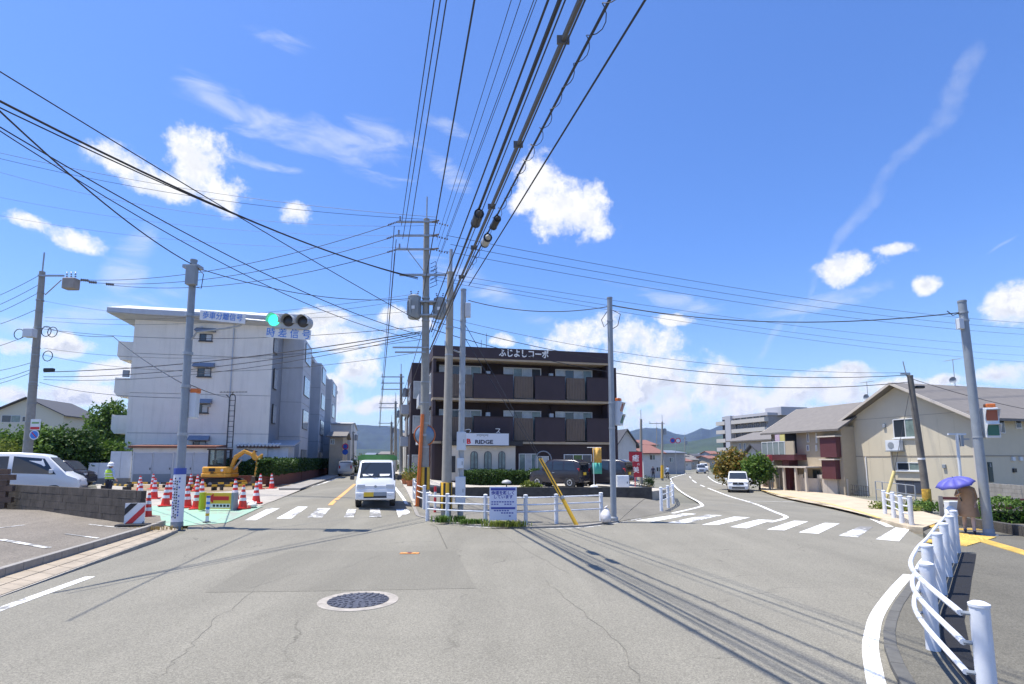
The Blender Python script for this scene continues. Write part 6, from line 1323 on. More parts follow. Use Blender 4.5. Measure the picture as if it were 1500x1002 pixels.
bx(trk, 'load_bed', M_carw, -2.3, -0.4, -0.74, 0.74, .62, 1.0); bx(trk, 'canvas_side', mat('cream_canvas', (0.55, 0.55, 0.5), 0.8, vary=0.08), -2.28, -0.42, -0.72, 0.72, 1.0, 1.8)
MB().prism([(-0.78, 1.78), (0.78, 1.78), (0.78, 1.93), (0.62, 2.0), (-0.62, 2.0), (-0.78, 1.93)], 'x', -2.32, -0.38).build('canvas_cover', mat('green_canvas', (0.07, 0.20, 0.06), 0.8, vary=0.15, vscale=4), trk)
# minivan on the right road
ST_MIN = [(-1.84, .4, .95, 1.5, .74, .78, .62), (-1.78, .28, .97, 1.66, .80, .82, .66), (-1.5, .22, .98, 1.72, .82, .83, .70), (0.2, .2, .98, 1.735, .82, .83, .70), (0.62, .2, .98, 1.68, .82, .83, .69), (1.2, .2, 1.0, 1.06, .82, .82, .74), (1.66, .22, .9, .96, .81, .79, .66), (1.82, .28, .7, .76, .76, .72, .58)]
mv = gnd(1091, 721.5); msc = 0.93
RRd = Vector(g2(1091, 734)) - Vector(g2(1037, 715)); rzm = math.atan2(RRd.y, RRd.x)
mini, b_, at_, P_, w_ = vehicle('minivan', 'white minivan driving down the right road towards the crosswalk', 'minivan', mv + Vector((0, 1.2, 0.0)), -R(112), ST_MIN, M_carw, (-1.15, 1.22), 0.30, (4, 5), [[(-1.62, .1), (-0.75, .1), (-0.75, .9), (-1.6, .9)], [(-0.65, .1), (0.15, .1), (0.15, .9), (-0.65, .9)], [(0.24, .1), (1.0, .04), (0.72, .6), (0.55, .88), (0.24, .9)]], (0, 1), msc, 'parked and moving vehicles')
mirrors(mini, 0.85, 0.86, 1.08, M_carw); bx(mini, 'grille', M_plq, 1.74, 1.85, -0.42, 0.42, .66, .86, 0.02); bx(mini, 'lower_grille', M_plq, 1.78, 1.86, -0.5, 0.5, .34, .46, 0.02); bx(mini, 'bumper', M_carw, 1.7, 1.85, -0.74, 0.74, .46, .62, 0.04); bx(mini, 'number_plate', M_wpl, 1.855, 1.87, -0.17, 0.17, .47, .6)
for s in (-1, 1): bx(mini, 'headlight', M_lamp, 1.62, 1.8, s * .6 - .16, s * .6 + .16, .74, .9, 0.04); bx(mini, 'fog_lamp', M_lamp, 1.74, 1.83, s * .64 - .07, s * .64 + .07, .36, .46, 0.02)
MB().lathe([(0.06, 1.85), (0.06, 1.862)], 12, (0, 0, .78), 'x').build('emblem', M_galv, mini)
# dark cars on the forecourt
ST_SUV = [(-1.7, .4, .92, 1.3, .66, .70, .56), (-1.66, .3, .94, 1.5, .72, .735, .60), (-1.35, .24, .95, 1.62, .735, .74, .62), (0.0, .22, .95, 1.65, .735, .74, .63), (0.42, .22, .95, 1.6, .735, .74, .62), (0.95, .22, .96, 1.02, .735, .735, .64), (1.52, .24, .88, .93, .72, .71, .6), (1.68, .3, .68, .74, .68, .64, .5)]
for px, Y, rz, lab in ((819, 33.3, 146, 'dark compact car parked nearest the shop hedge on the forecourt'), (884, 34.2, 146, 'dark compact car parked behind the orange and teal flag')):
    p_ = atY(px, 700, Y); c_, b_, at_, P_, w_ = vehicle('parked_car', lab, 'car', (p_.x, Y, court_z), R(rz), ST_SUV, M_card, (-1.1, 1.1), 0.29, (4, 5), [[(-1.5, .12), (-0.75, .1), (-0.75, .88), (-1.35, .85)], [(-0.66, .1), (0.0, .1), (0.0, .9), (-0.66, .9)], [(0.08, .1), (0.78, .05), (0.5, .7), (0.36, .88), (0.08, .9)]], (0, 1), 1.0, 'parked and moving vehicles')
    mirrors(c_, 0.6, 0.76, 1.02, M_card); bx(c_, 'number_plate', M_ypl, -1.735, -1.71, -0.17, 0.17, .72, .88); bx(c_, 'rear_bumper', M_card, -1.75, -1.6, -0.66, 0.66, .32, .6, 0.05); bx(c_, 'rear_glass', M_cargl, -1.70, -1.66, -0.5, 0.5, 1.0, 1.4)
    for s in (-1, 1): bx(c_, 'tail_light', M_tail, -1.7, -1.56, s * .62 - .09, s * .62 + .09, .86, 1.12, 0.03); bx(c_, 'headlight', M_lamp, 1.5, 1.64, s * .52 - .14, s * .52 + .14, .68, .84, 0.03); bx(c_, 'door_handle', M_galv, -0.1, 0.05, s * .745 - .02, s * .745 + .02, .84, .87)
# distant and half hidden cars
def far_car(label, px, py, rz, m, sc=1.0, z=None, Y=None):
    p_ = gnd(px, py) if Y is None else Vector((atY(px, py, Y).x, Y, G(atY(px, py, Y).x, Y)))
    c_, b_, at_, P_, w_ = vehicle('car', label, 'car', p_, rz, ST_MIN, m, (-1.15, 1.22), 0.3, (4, 5), [[(-1.6, .1), (-0.7, .1), (-0.7, .88), (-1.5, .88)], [(-0.6, .1), (0.95, .05), (0.6, .8), (-0.6, .9)]], (0, 1), sc, 'parked and moving vehicles')
    bx(c_, 'grille', M_plq, 1.76, 1.85, -0.4, 0.4, .62, .8)
    for s in (-1, 1): bx(c_, 'headlight', M_lamp, 1.64, 1.8, s * .58 - .14, s * .58 + .14, .72, .88); bx(c_, 'tail_light', M_tail, -1.87, -1.8, s * .62 - .08, s * .62 + .08, .85, 1.2)
    mirrors(c_, 0.85, 0.86, 1.08, m); return c_
far_car('silver car coming round the bend far down the right road', 1027, 693.5, -R(105), M_cars, 0.95); far_car('white car following the silver one on the right road', 1031, 690.5, -R(105), M_carw, 1.0)
far_car('dark car parked behind the white van below the hedge', 90, 697, R(10), M_card, 0.95, Y=35.5); far_car('silver car parked at the far end of the hedge on the left road', 507, 697, math.atan2(RD.y, RD.x), M_cars, 0.9); far_car('dark car parked farther along the left road', 513, 692.5, math.atan2(RD.y, RD.x), M_card, 1.0); far_car('dark car by the concrete panel wall', 140, 690, R(175), M_card, 1.1, Y=42.0)

# ---------------------------------------------------------------- excavator
ex = gnd(322, 713); exs = (zat(ex, 657) - ex.z) / 2.45
EX = thing('excavator', 'yellow mini excavator with folded arm behind the traffic cones', 'excavator', ex, R(2)); EX.scale = (exs, exs * 0.95, exs)
M_exy = mat('excavator_yellow', (0.72, 0.36, 0.04), 0.45, vary=0.1, vscale=3)
for s in (-1, 1):
    prof = [(-1.0 + 0.26 * math.cos(a), 0.27 + 0.25 * math.sin(a)) for a in [math.pi / 2 + math.pi * k / 8 for k in range(9)]] + [(1.0 + 0.26 * math.cos(a), 0.27 + 0.25 * math.sin(a)) for a in [-math.pi / 2 + math.pi * k / 8 for k in range(9)]]
    tr = MB().prism(prof, 'y', s * 0.62 - 0.18, s * 0.62 + 0.18).build('track', M_tyre, EX)
    for k in range(14): MB().b2(-1.05 + 0.155 * k, -0.97 + 0.155 * k, s * 0.62 - 0.2, s * 0.62 + 0.2, 0.51, 0.55).build('track_pad', M_plq, tr)
    for k in range(4): MB().lathe([(0.12, -0.2), (0.12, 0.2)], 12, (-0.75 + 0.5 * k, s * 0.62, 0.2), 'y').build('roller', M_steelg, tr)
bx(EX, 'undercarriage', M_plq, -0.6, 0.6, -0.5, 0.5, 0.25, 0.55); bx(EX, 'blade', M_exy, 1.25, 1.35, -0.8, 0.8, 0.05, 0.4)
hull = [(x * 1.12, y) for x, y in [(-0.92, -0.35), (-0.75, -0.62), (-0.2, -0.75), (0.55, -0.75), (0.78, -0.55), (0.78, 0.55), (0.55, 0.75), (-0.2, 0.75), (-0.75, 0.62), (-0.92, 0.35)]]
MB().prism([(x * 1.04, y * 1.04) for x, y in hull], 'z', 0.62, 0.86).build('turntable_deck', M_exy, EX, bevel=0.04); MB().prism(hull, 'z', 0.86, 1.28).build('engine_hood', M_exy, EX, bevel=0.08)
bx(EX, 'radiator_grille', M_blk, -0.4, -0.02, -0.79, -0.74, 0.98, 1.2); bx(EX, 'maker_plate', M_blk, -0.28, -0.1, -0.79, -0.74, 0.88, 0.93); MB().lathe([(0.08, -0.785), (0.08, -0.75)], 12, (0.42, 0, 1.06), 'y').build('badge', M_whitep, EX)
for x, y in ((-0.55, -0.5), (-0.55, 0.3), (0.42, -0.5), (0.42, 0.3)): bx(EX, 'cab_pillar', M_blk, x - 0.05, x + 0.05, y - 0.05, y + 0.05, 1.25, 2.38, 0.01)
bx(EX, 'cab_roof', M_blk, -0.68, 0.54, -0.62, 0.42, 2.34, 2.45, 0.04); bx(EX, 'roof_panel', M_whitep, -0.1, 0.5, -0.6, 0.4, 2.455, 2.475); bx(EX, 'cab_wall', M_blk, -0.56, 0.44, -0.53, -0.47, 1.25, 1.42); bx(EX, 'seat', M_blk, -0.4, 0.05, -0.3, 0.15, 1.28, 1.5, 0.04); bx(EX, 'seat_back', M_blk, -0.45, -0.3, -0.3, 0.15, 1.45, 1.72, 0.05)
for s in (-0.52,): MB().b2(-0.5, 0.38, s - 0.008, s + 0.008, 1.42, 2.32).build('cab_window', mat('tinted_cab_glass', (0.5, 0.6, 0.5), 0.05, trans=0.95), EX)
def slabarm(pts, w, name, m, y=-0.15):
    pts = [(0.55 + (p[0] - 0.55) * 0.8 if p[0] > 0.55 else p[0], p[1]) for p in pts]; MB().prism(pts, 'y', y - w, y + w).build(name, m, EX, bevel=0.03)
slabarm([(0.55, 1.0), (0.8, 1.0), (1.15, 1.75), (1.75, 2.15), (2.35, 1.95), (2.45, 2.12), (1.75, 2.38), (0.98, 1.98)], 0.13, 'boom', M_exy); slabarm([(2.25, 2.02), (2.55, 2.35), (2.68, 2.05), (2.95, 1.75), (2.85, 1.62), (2.45, 1.75)], 0.1, 'boom_link', M_exy)
slabarm([(2.75, 1.85), (3.15, 2.12), (3.22, 2.05), (2.98, 1.2), (2.75, 0.55), (2.6, 0.6), (2.72, 1.3)], 0.1, 'stick', M_exy); slabarm([(2.55, 0.7), (2.8, 0.65), (2.9, 0.35), (2.7, 0.1), (2.35, 0.12), (2.3, 0.25), (2.5, 0.35)], 0.28, 'bucket', mat('bucket_steel', (0.14, 0.11, 0.08), 0.6, 0.3, vary=0.3))
MB().tube([(0.87, -0.15, 1.1), (1.35, -0.15, 1.75)], 0.06, 8).build('boom_cylinder', M_galv, EX); MB().tube([(1.5, -0.15, 2.42), (2.3, -0.15, 2.25)], 0.05, 8).build('stick_cylinder', M_blk, EX); MB().tube([(2.47, -0.15, 1.5), (2.49, -0.15, 0.6)], 0.045, 8).build('bucket_cylinder', M_galv, EX)

# ================================================================ STREET OBJECTS
M_cone = mat('cone_red', (0.70, 0.045, 0.03), 0.5, vary=0.08); M_refl = mat('cone_white_band', (0.78, 0.78, 0.8), 0.4)
cone = thing('traffic_cone', 'x', 'traffic cone', (0, 0, 0), 0, 'red and white traffic cones round the works')
MB().box((0, 0, 0.02), (0.42, 0.42, 0.04)).build('base', M_cone, cone, bevel=0.01)
def cr(z): return 0.155 - (0.155 - 0.035) * (z / 0.82)
zs_ = [0.04, 0.28, 0.38, 0.48, 0.58, 0.67, 0.75, 0.82]
for i in range(len(zs_) - 1):
    a, b = zs_[i], zs_[i + 1]; e = 0.003 if i % 2 else 0
    MB().lathe([(cr(a) + e, a), (cr(b) + e, b)], 14, caps=(i == len(zs_) - 2)).build('band' if i % 2 else 'shell', M_refl if i % 2 else M_cone, cone, smooth=40)
CN = [((214.5, 762.5), 'traffic cone standing beside the red and black striped board'), ((225, 731), None), ((242, 742), None), ((248, 732), None), ((274, 744), None), ((288, 746), 'traffic cone touching the yellow notice box'), ((294, 734), None), ((279, 717), None), ((288, 720), None), ((344, 733), None), ((355, 746), 'pale topped traffic cone beside the white sandbags'), ((375, 738), 'traffic cone standing at the edge of the crosswalk lane'), ((380, 717), 'traffic cone under the excavator bucket'), ((398, 716), 'faded traffic cone at the corner of the brick wall'), ((204, 739), None), ((204, 723), None), ((224, 717), None)]
for i, (q, lab) in enumerate(CN):
    c = cone if i == 0 else copy_tree(cone); p_ = gnd(*q); c.location = p_ + Vector((0, 0, 0.02)); c.rotation_euler = (R(random.uniform(-2, 2)), R(random.uniform(-2, 2)), random.uniform(0, 1.5)); c.scale = (1.05,) * 3
    c['label'] = lab or 'red and white banded traffic cone around the works by the excavator'
# striped bars on the ground
for i, (a, b) in enumerate((((186, 714), (232, 714.5)), ((236, 714.5), (300, 715)), ((272, 719), (318, 719)), ((310, 715), (362, 714)), ((318, 719), (378, 717)), ((150, 716), (190, 719)))):
    pa, pb = gnd(*a), gnd(*b); d_ = (pb - pa); n_ = max(6, int(d_.length / 0.32)); t = thing('striped_bar', 'yellow and black striped barrier bar lying before the excavator', 'barrier bar', pa + Vector((0, 0, 0.02)), math.atan2(d_.y, d_.x), 'striped bars round the works')
    for k in range(n_): MB().b2(d_.xy.length * k / n_, d_.xy.length * (k + 1) / n_ - 0.002, -0.05, 0.05, 0.2, 0.31).build('stripe', M_yellow if k % 2 else M_blk, t)
    for k in (0.1, 0.9): MB().b2(d_.xy.length * k - 0.05, d_.xy.length * k + 0.05, -0.2, 0.2, 0, 0.18).build('foot', M_blk, t)
# yellow notice box
nb = gnd(321, 748.5); NB = thing('notice_box', 'yellow roadworks notice box with a red arrow beside the crosswalk', 'notice box', nb + Vector((0, 0, 0.02)), R(-4))
bx(NB, 'panel', mat('notice_yellow', (0.75, 0.5, 0.05), 0.5), -0.55, 0.5, -0.04, 0.04, 0.06, 0.62); pa = MB().prism([(-0.42, 0.42), (-0.22, 0.6), (-0.22, 0.5), (0.36, 0.5), (0.36, 0.36), (-0.22, 0.36), (-0.22, 0.26)], 'y', -0.055, -0.042).build('arrow', M_red, NB)
for k in range(5): bx(NB, 'print_mark', M_blk, -0.22 + 0.13 * k, -0.13 + 0.13 * k, -0.05, -0.041, 0.13, 0.21)
bx(NB, 'print_field', M_whitep, -0.32, 0.42, -0.046, -0.041, 0.1, 0.24); bx(NB, 'side_panel', mat('lime_edge', (0.6, 0.65, 0.05), 0.5), -0.62, -0.55, -0.25, 0.04, 0.02, 0.64); bx(NB, 'leg', M_steelg, 0.46, 0.54, -0.06, 0.25, 0, 0.63)
# delineator
dl = gnd(303, 766); DL = thing('delineator_post', 'slim white delineator post with blue and yellow bands beside the pole banner', 'post', dl)
for a, b, m in ((0, .16, M_whitep), (.16, .22, M_whitep), (.22, .3, M_yellow), (.3, .42, M_whitep), (.42, .5, M_lblue), (.5, .58, M_whitep), (.58, .66, M_lblue), (.66, .78, M_whitep), (.78, .84, M_blue)): MB().lathe([(0.055, a), (0.055, b)], 12, (0, 0, 0)).build('band', m, DL, smooth=40)
MB().lathe([(0.12, -0.02), (0.12, 0.03), (0.06, 0.05)], 12).build('foot', M_plq, DL)
# red-white-black striped board
sbp = gnd(195, 771, 0.13) + Vector((0, 0, 0.13)); SBd = thing('striped_board', 'low board with slanting red, white and black stripes on a black foot', 'barricade', sbp, R(12))
bx(SBd, 'foot', M_blk, -0.42, 0.42, -0.16, 0.16, 0, 0.07, 0.02); bx(SBd, 'panel', M_whitep, -0.24, 0.28, -0.02, 0.02, 0.08, 0.66)
for k, m in enumerate((M_blk, M_red, mat('navy_stripe', (0.03, 0.06, 0.14), 0.5))):
    lo = -0.55 + 0.42 * k; pts = []; 
    import itertools
    def clip(poly, ax, v, keep_gt):
        out = []
        for (p, q) in zip(poly, poly[1:] + poly[:1]):
            ip = p[ax] >= v if keep_gt else p[ax] <= v; iq = q[ax] >= v if keep_gt else q[ax] <= v
            if ip: out.append(p)
            if ip != iq: t_ = (v - p[ax]) / (q[ax] - p[ax]); out.append((p[0] + (q[0] - p[0]) * t_, p[1] + (q[1] - p[1]) * t_))
        return out
    poly = [(lo + 0.1, 0.0), (lo + 0.28, 0.0), (lo + 0.96, 0.74), (lo + 0.78, 0.74)]
    poly = [(p[0] - 0.25, p[1]) for p in poly]
    for ax, v, g_ in ((0, -0.235, True), (0, 0.275, False), (1, 0.085, True), (1, 0.655, False)): poly = clip(poly, ax, v, g_) if poly else poly
    if len(poly) > 2: MB().prism(poly, 'y', -0.03, -0.021).build('stripe', m, SBd)
for s in (-0.2, 0.24): bx(SBd, 'leg', M_blk, s - 0.02, s + 0.02, 0.02, 0.05, 0.0, 0.62)
# sandbags
for i, (q, s) in enumerate((((346, 745), 1.2), ((361, 742), 1.0), ((352, 741), 1.0), ((369, 744), 0.8), ((205, 746), 0.9))):
    p_ = gnd(*q); mb = MB().lathe([(0.02, -0.3), (0.12, -0.27), (0.17, -0.1), (0.18, 0.05), (0.14, 0.22), (0.06, 0.28), (0.08, 0.34)], 10, (0, 0, 0), 'x'); mb.v = [(x * s, y * s * 1.15, max(0, z * 0.7 + 0.11) * s) for x, y, z in mb.v]
    tag(mb.build('sandbag', mat('white_sack', (0.66, 0.64, 0.60), 0.85, vary=0.12, vscale=8, bump=0.3), None, p_ + Vector((0, 0, 0.012)), random.uniform(0, 3), smooth=60), 'white sandbag lying among the cones by the crosswalk', 'sandbag', 'white sandbags among the cones')
# concrete block wall along the car park
wa, wb_ = gnd(203, 769, 0.13), gnd(20, 741, 0.13); wd_ = (wb_ - wa).xy; 
BWL = thing('block_wall', 'weathered concrete block wall between the car park and the white van', 'wall', Vector((wa.x, wa.y, wa.z + 0.13)), math.atan2(wd_.y, wd_.x)); hB = zat(wa, 719) - wa.z - 0.13; LB = wd_.length + 1.2; nr = 4
for r_ in range(-2, nr):
    for c in range(int(LB / 0.52) + 2):
        x0 = c * 0.52 - (0.26 if r_ % 2 else 0); x1 = min(LB, x0 + 0.512); x0 = max(0, x0)
        if x1 - x0 > 0.06: MB().b2(x0, x1, random.uniform(-0.004, 0.004), -0.15, hB * r_ / nr, hB * (r_ + 1) / nr - 0.007).build('block', M_block, BWL)
MB().b2(0.02, LB, -0.02, -0.13, -0.4, hB - 0.03).build('mortar', M_concd, BWL)
wc = atY(8, 700, 20.0); BW2 = thing('brown_wall', 'short taller stretch of brown block wall at the car park edge', 'wall', (wc.x - 1.8, 19.6, G(-18, 20) + 0.1), R(8))
for r_ in range(7):
    for c in range(5): MB().b2(c * 0.4 + (0.2 if r_ % 2 else 0), c * 0.4 + (0.2 if r_ % 2 else 0) + 0.393, 0, 0.15, r_ * 0.2, r_ * 0.2 + 0.193).build('block', mat('brown_block', (0.15, 0.10, 0.07), 0.9, vary=0.3, vscale=3), BW2)
# mirror on its orange pole
mp_ = gnd(619, 741); MP = thing('traffic_mirror', 'round traffic mirror seen from behind on an orange pole by the tall utility pole', 'mirror', mp_); zt = zat(mp_, 612) - mp_.z; x1 = xat(mp_, zt, 625) - mp_.x
MB().tube([(-0.12, -0.62, -0.1), (x1 - 0.08, -0.62, zt + 0.1)], 0.075, 10).build('pole', M_orangep, MP, smooth=40); zc = zat(mp_, 638) - mp_.z; xc = xat(mp_, zc, 624.5) - mp_.x
MB().lathe([(0.44, 0.03), (0.45, 0.0), (0.43, -0.04), (0.41, -0.02)], 28, (xc, -0.45, zc), 'y', caps=False).build('rim', M_orangep, MP, smooth=40); MB().lathe([(0.42, 0.02), (0.36, -0.06), (0.2, -0.1), (0.01, -0.11)], 28, (xc, -0.45, zc), 'y').build('mirror_back', mat('mirror_back_blue', (0.20, 0.27, 0.35), 0.35, 0.2), MP, smooth=50); bx(MP, 'bracket', M_galv, xc - 0.2, xc + 0.1, -0.62, -0.52, zc - 0.05, zc + 0.05)
rp_ = gnd(637, 752); RPp = thing('marker_post', 'short red and white marker post behind the island rail', 'post', rp_)
for k in range(5): MB().lathe([(0.05, 0.2 * k), (0.05, 0.2 * k + 0.2)], 10).build('band', M_red if k % 2 == 0 else M_whitep, RPp, smooth=40)
# info board on the rail
ib = gnd(737, 768, 0.06) + Vector((0, -0.12, 0.06)); IB = thing('notice_board', 'white and blue footway works notice board hung on the island rail', 'notice board', ib); z1 = zat(ib, 713) - ib.z; z0 = zat(ib, 762) - ib.z; x0 = xat(ib, 1, 717) - ib.x; x1 = xat(ib, 1, 757) - ib.x
bx(IB, 'panel', mat('board_white', (0.66, 0.68, 0.80), 0.5), x0, x1, -0.02, 0.02, z0, z1); hB_ = z1 - z0; cxx = (x0 + x1) / 2; M_navy = mat('board_navy', (0.05, 0.07, 0.34), 0.5)
bx(IB, 'band', M_navy, x0 + 0.04, x1 - 0.04, -0.028, -0.021, z1 - 0.11 * hB_, z1 - 0.035 * hB_); bx(IB, 'band', M_navy, x0 + 0.05, x1 - 0.05, -0.028, -0.021, z0 + 0.33 * hB_, z0 + 0.39 * hB_)
text('lettering', '歩道を新しく', 0.125, M_navy, IB, face_M(cxx, -0.024, z1 - 0.19 * hB_), 0.003, 0.98, 0.003); text('lettering', 'しています', 0.125, M_navy, IB, face_M(cxx, -0.024, z1 - 0.31 * hB_), 0.003, 0.98, 0.003)
for zz, n_ in ((0.53, 9), (0.46, 8), (0.27, 7), (0.20, 5), (0.11, 4)):
    for k in range(n_):
        w = (x1 - x0 - 0.12) / 9; xx = x0 + 0.06 + w * k + (0.3 if zz < 0.22 else 0)
        if random.random() < 0.85: bx(IB, 'print_mark', M_navy, xx, xx + w * 0.7, -0.026, -0.021, z0 + zz * hB_, z0 + zz * hB_ + 0.035)
for s in (x0 + 0.03, x1 - 0.03): bx(IB, 'frame', M_galv, s - 0.02, s + 0.02, 0.02, 0.05, -0.05, z1)
# solar lamp on the wall, bag, white cabinet, flag, red banner
sl = Vector((atY(742, 710, 30.4).x, 30.4, 0.53)); SL = thing('garden_lamp', 'mushroom shaped lamp on the dark retaining wall above the notice board', 'lamp', sl); MB().tube([(0, 0, 0), (0, 0, 0.22)], 0.03, 8).build('stem', M_blk, SL); MB().lathe([(0.05, 0.2), (0.26, 0.22), (0.27, 0.28), (0.2, 0.36), (0.08, 0.4), (0.01, 0.41)], 16).build('shade', mat('lamp_shade_grey', (0.42, 0.42, 0.41), 0.5), SL, smooth=50); bx(SL, 'foot', M_blk, -0.3, 0.3, -0.1, 0.1, 0.0, 0.03)
bg_ = gnd(887, 765, 0.06) + Vector((0, 0, 0.05)); mb = MB().lathe([(0.05, 0), (0.17, 0.03), (0.2, 0.15), (0.17, 0.3), (0.1, 0.4), (0.04, 0.44), (0.07, 0.5)], 12); mb.v = [(x * (1 + 0.22 * math.sin(9 * z + 14 * x)) + 0.05 * z, y * (1 + 0.2 * math.cos(11 * z + 9 * y)), z * (1 + 0.12 * math.sin(8 * x))) for x, y, z in mb.v]; tag(mb.build('bag', [mat('white_plastic_bag', (0.62, 0.60, 0.60), 0.5, vary=0.25, vscale=9)], None, bg_, smooth=70), 'full white plastic bag at the foot of the grey island pole', 'bag')
wbx = atY(912, 705, 31.5); WB = thing('white_cabinet', 'white cabinet at the end of the retaining wall beside the red banner', 'cabinet', (wbx.x, 31.5, 0.3)); bx(WB, 'body', M_boxw, -0.34, 0.34, -0.2, 0.2, 0, 0.85, 0.02); bx(WB, 'door', M_whitep, -0.3, 0.3, -0.215, -0.2, 0.05, 0.8); bx(WB, 'handle', M_alud, 0.2, 0.24, -0.235, -0.215, 0.4, 0.5)
def flag(label, px, py0, py1, px0, px1, Y, z0, parts, name='banner_flag', cat='flag'):
    p_ = atY(px, 700, Y); t = thing(name, label, cat, (p_.x, Y, z0)); zt = zat(Vector((0, Y, 0)), py0) - z0; zb = zat(Vector((0, Y, 0)), py1) - z0; xa = xat(Vector((0, Y, 0)), zt, px0) - p_.x; xb = xat(Vector((0, Y, 0)), zt, px1) - p_.x
    MB().tube([(0, 0, 0), (0, 0, zt + 0.05)], 0.02, 6).build('pole', M_whitep, t); MB().tube([(xa - 0.3, 0, zt + 0.02), (xb, 0, zt + 0.02)], 0.014, 5).build('top_rod', M_whitep, t)
    MB().lathe([(0.22, 0), (0.22, 0.14), (0.1, 0.2), (0.03, 0.22)], 14).build('water_base', M_whitep, t, smooth=40)
    for k0, k1, m in parts:
        mb = MB(); n = 10; ra, rb_ = [], []
        for i in range(n + 1):
            x = xa + (xb - xa) * i / n; y = 0.05 * math.sin(i * 0.9 + k0 * 3); ra.append(Vector((x, y - 0.02, zt - (zt - zb) * k0))); rb_.append(Vector((x, y * 0.7 - 0.02, zt - (zt - zb) * k1)))
        mb.loft([ra, [(a * 0.5 + b * 0.5) for a, b in zip(ra, rb_)], rb_], False, False); o_ = mb.build('cloth', m, t, smooth=60); md = o_.modifiers.new('thick', 'SOLIDIFY'); md.thickness = 0.006
    return t, xa, xb, zt, zb
flag('orange and teal shop flag in front of the dark parked cars', 870, 656, 694, 868, 881, 31.2, court_z, ((0, 0.58, mat('flag_orange', (0.72, 0.40, 0.08), 0.7, vary=0.3, vscale=5)), (0.58, 1.0, mat('flag_teal', (0.08, 0.42, 0.33), 0.7, vary=0.15, vscale=5))))
rb0 = gnd(931, 722); RBn = thing('red_banner', 'tall red banner with white characters at the edge of the forecourt', 'banner', rb0); zt = zat(rb0, 662) - rb0.z; zb = zat(rb0, 699) - rb0.z; xa = xat(rb0, 2, 921.5) - rb0.x; xb = xat(rb0, 2, 940.5) - rb0.x
bx(RBn, 'cloth', mat('banner_red', (0.36, 0.02, 0.035), 0.7, vary=0.1), xa, xb, -0.02, 0.01, zb, zt); MB().tube([(0, 0.03, -0.2), (0, 0.03, zt)], 0.03, 8).build('post', M_red, RBn); MB().tube([(xa, 0, zt + 0.02), (xb, 0, zt + 0.02)], 0.02, 6).build('top_rod', M_blk, RBn)
cxx = (xa + xb) / 2; text('lettering', '癒', 0.5, M_whitep, RBn, face_M(cxx, -0.025, zt - (zt - zb) * 0.27), 0.004, 1, 0.006); text('lettering', 'の', 0.2, M_whitep, RBn, face_M(cxx + 0.18, -0.025, zt - (zt - zb) * 0.5), 0.004); text('lettering', '美', 0.46, M_whitep, RBn, face_M(cxx, -0.025, zt - (zt - zb) * 0.73), 0.004, 1, 0.006)
# round signs
def round_sign(label, px, base_py, top_py, discs, side=None):
    B = gnd(px, base_py); t = thing('road_sign', label, 'road sign', B); h = zat(B, top_py) - B.z; MB().tube([(0, 0, -0.2), (0, 0, h)], 0.035, 8).build('post', M_galv, t)
    for dx, py, r, m1, m2 in discs:
        z = zat(B, py) - B.z; d_ = MB().lathe([(r, -0.05), (r, -0.03)], 22, (dx, 0, z), 'y').build('disc', m1, t)
        if m2: MB().lathe([(r * 0.72, -0.06), (r * 0.72, -0.05)], 22, (dx, 0, z), 'y').build('disc_face', m2, d_)
    return t
round_sign('twin round road signs on a post over the right road, one blue and one white', 991, 697, 641, ((-0.42, 645.5, 0.42, M_red, M_blue), (0.42, 645.5, 0.42, M_red, M_whitep)))
round_sign('round blue and red road sign beside the left road', 504.5, 697, 648, ((0, 654, 0.32, M_red, M_blue), (0, 662, 0.3, M_blue, None)))
round_sign('round road sign seen from behind on a white post by the hedge', 74.5, 692, 640, ((0, 648, 0.36, M_galv, None),))
bs = gnd(1132, 718.5); BS = thing('bus_stop_sign', 'white bus stop sign with a red head beside the gate', 'bus stop', bs); hb = zat(bs, 669) - bs.z; MB().tube([(0, 0, -0.1), (0, 0, hb - 0.3)], 0.035, 8).build('post', M_galv, BS); bx(BS, 'timetable', M_boxw, -0.26, 0.14, -0.05, 0.05, zat(bs, 706) - bs.z, zat(bs, 676) - bs.z, 0.01); MB().lathe([(0.28, -0.05), (0.28, 0.05)], 20, (-0.05, 0, hb - 0.25), 'y').build('head', M_whitep, BS); MB().lathe([(0.28, -0.052), (0.28, 0.052)], 20, (-0.05, 0, hb - 0.12), 'y').build('red_cap', mat('bus_red', (0.5, 0.08, 0.09), 0.5), BS)
tb = gnd(1149, 716.5); TB = thing('white_sign_panel', 'square white panel sign hung before the slatted gate', 'sign', tb); bx(TB, 'panel', M_boxw, -0.4, 0.4, -0.03, 0.03, zat(tb, 700) - tb.z, zat(tb, 689) - tb.z); bx(TB, 'post', M_galv, -0.03, 0.03, 0.03, 0.08, -0.1, zat(tb, 690) - tb.z)
pb_ = gnd(1397, 772, 0.05); PBx = thing('post_box', 'small pale box on a thin post behind the guardrail end', 'box', pb_); hb = zat(pb_, 734) - pb_.z; bx(PBx, 'box', M_boxw, -0.16, 0.14, -0.1, 0.1, hb - 0.33, hb, 0.02); MB().tube([(0, 0, -0.1), (0, 0, hb - 0.3)], 0.03, 8).build('post', M_galv, PBx)
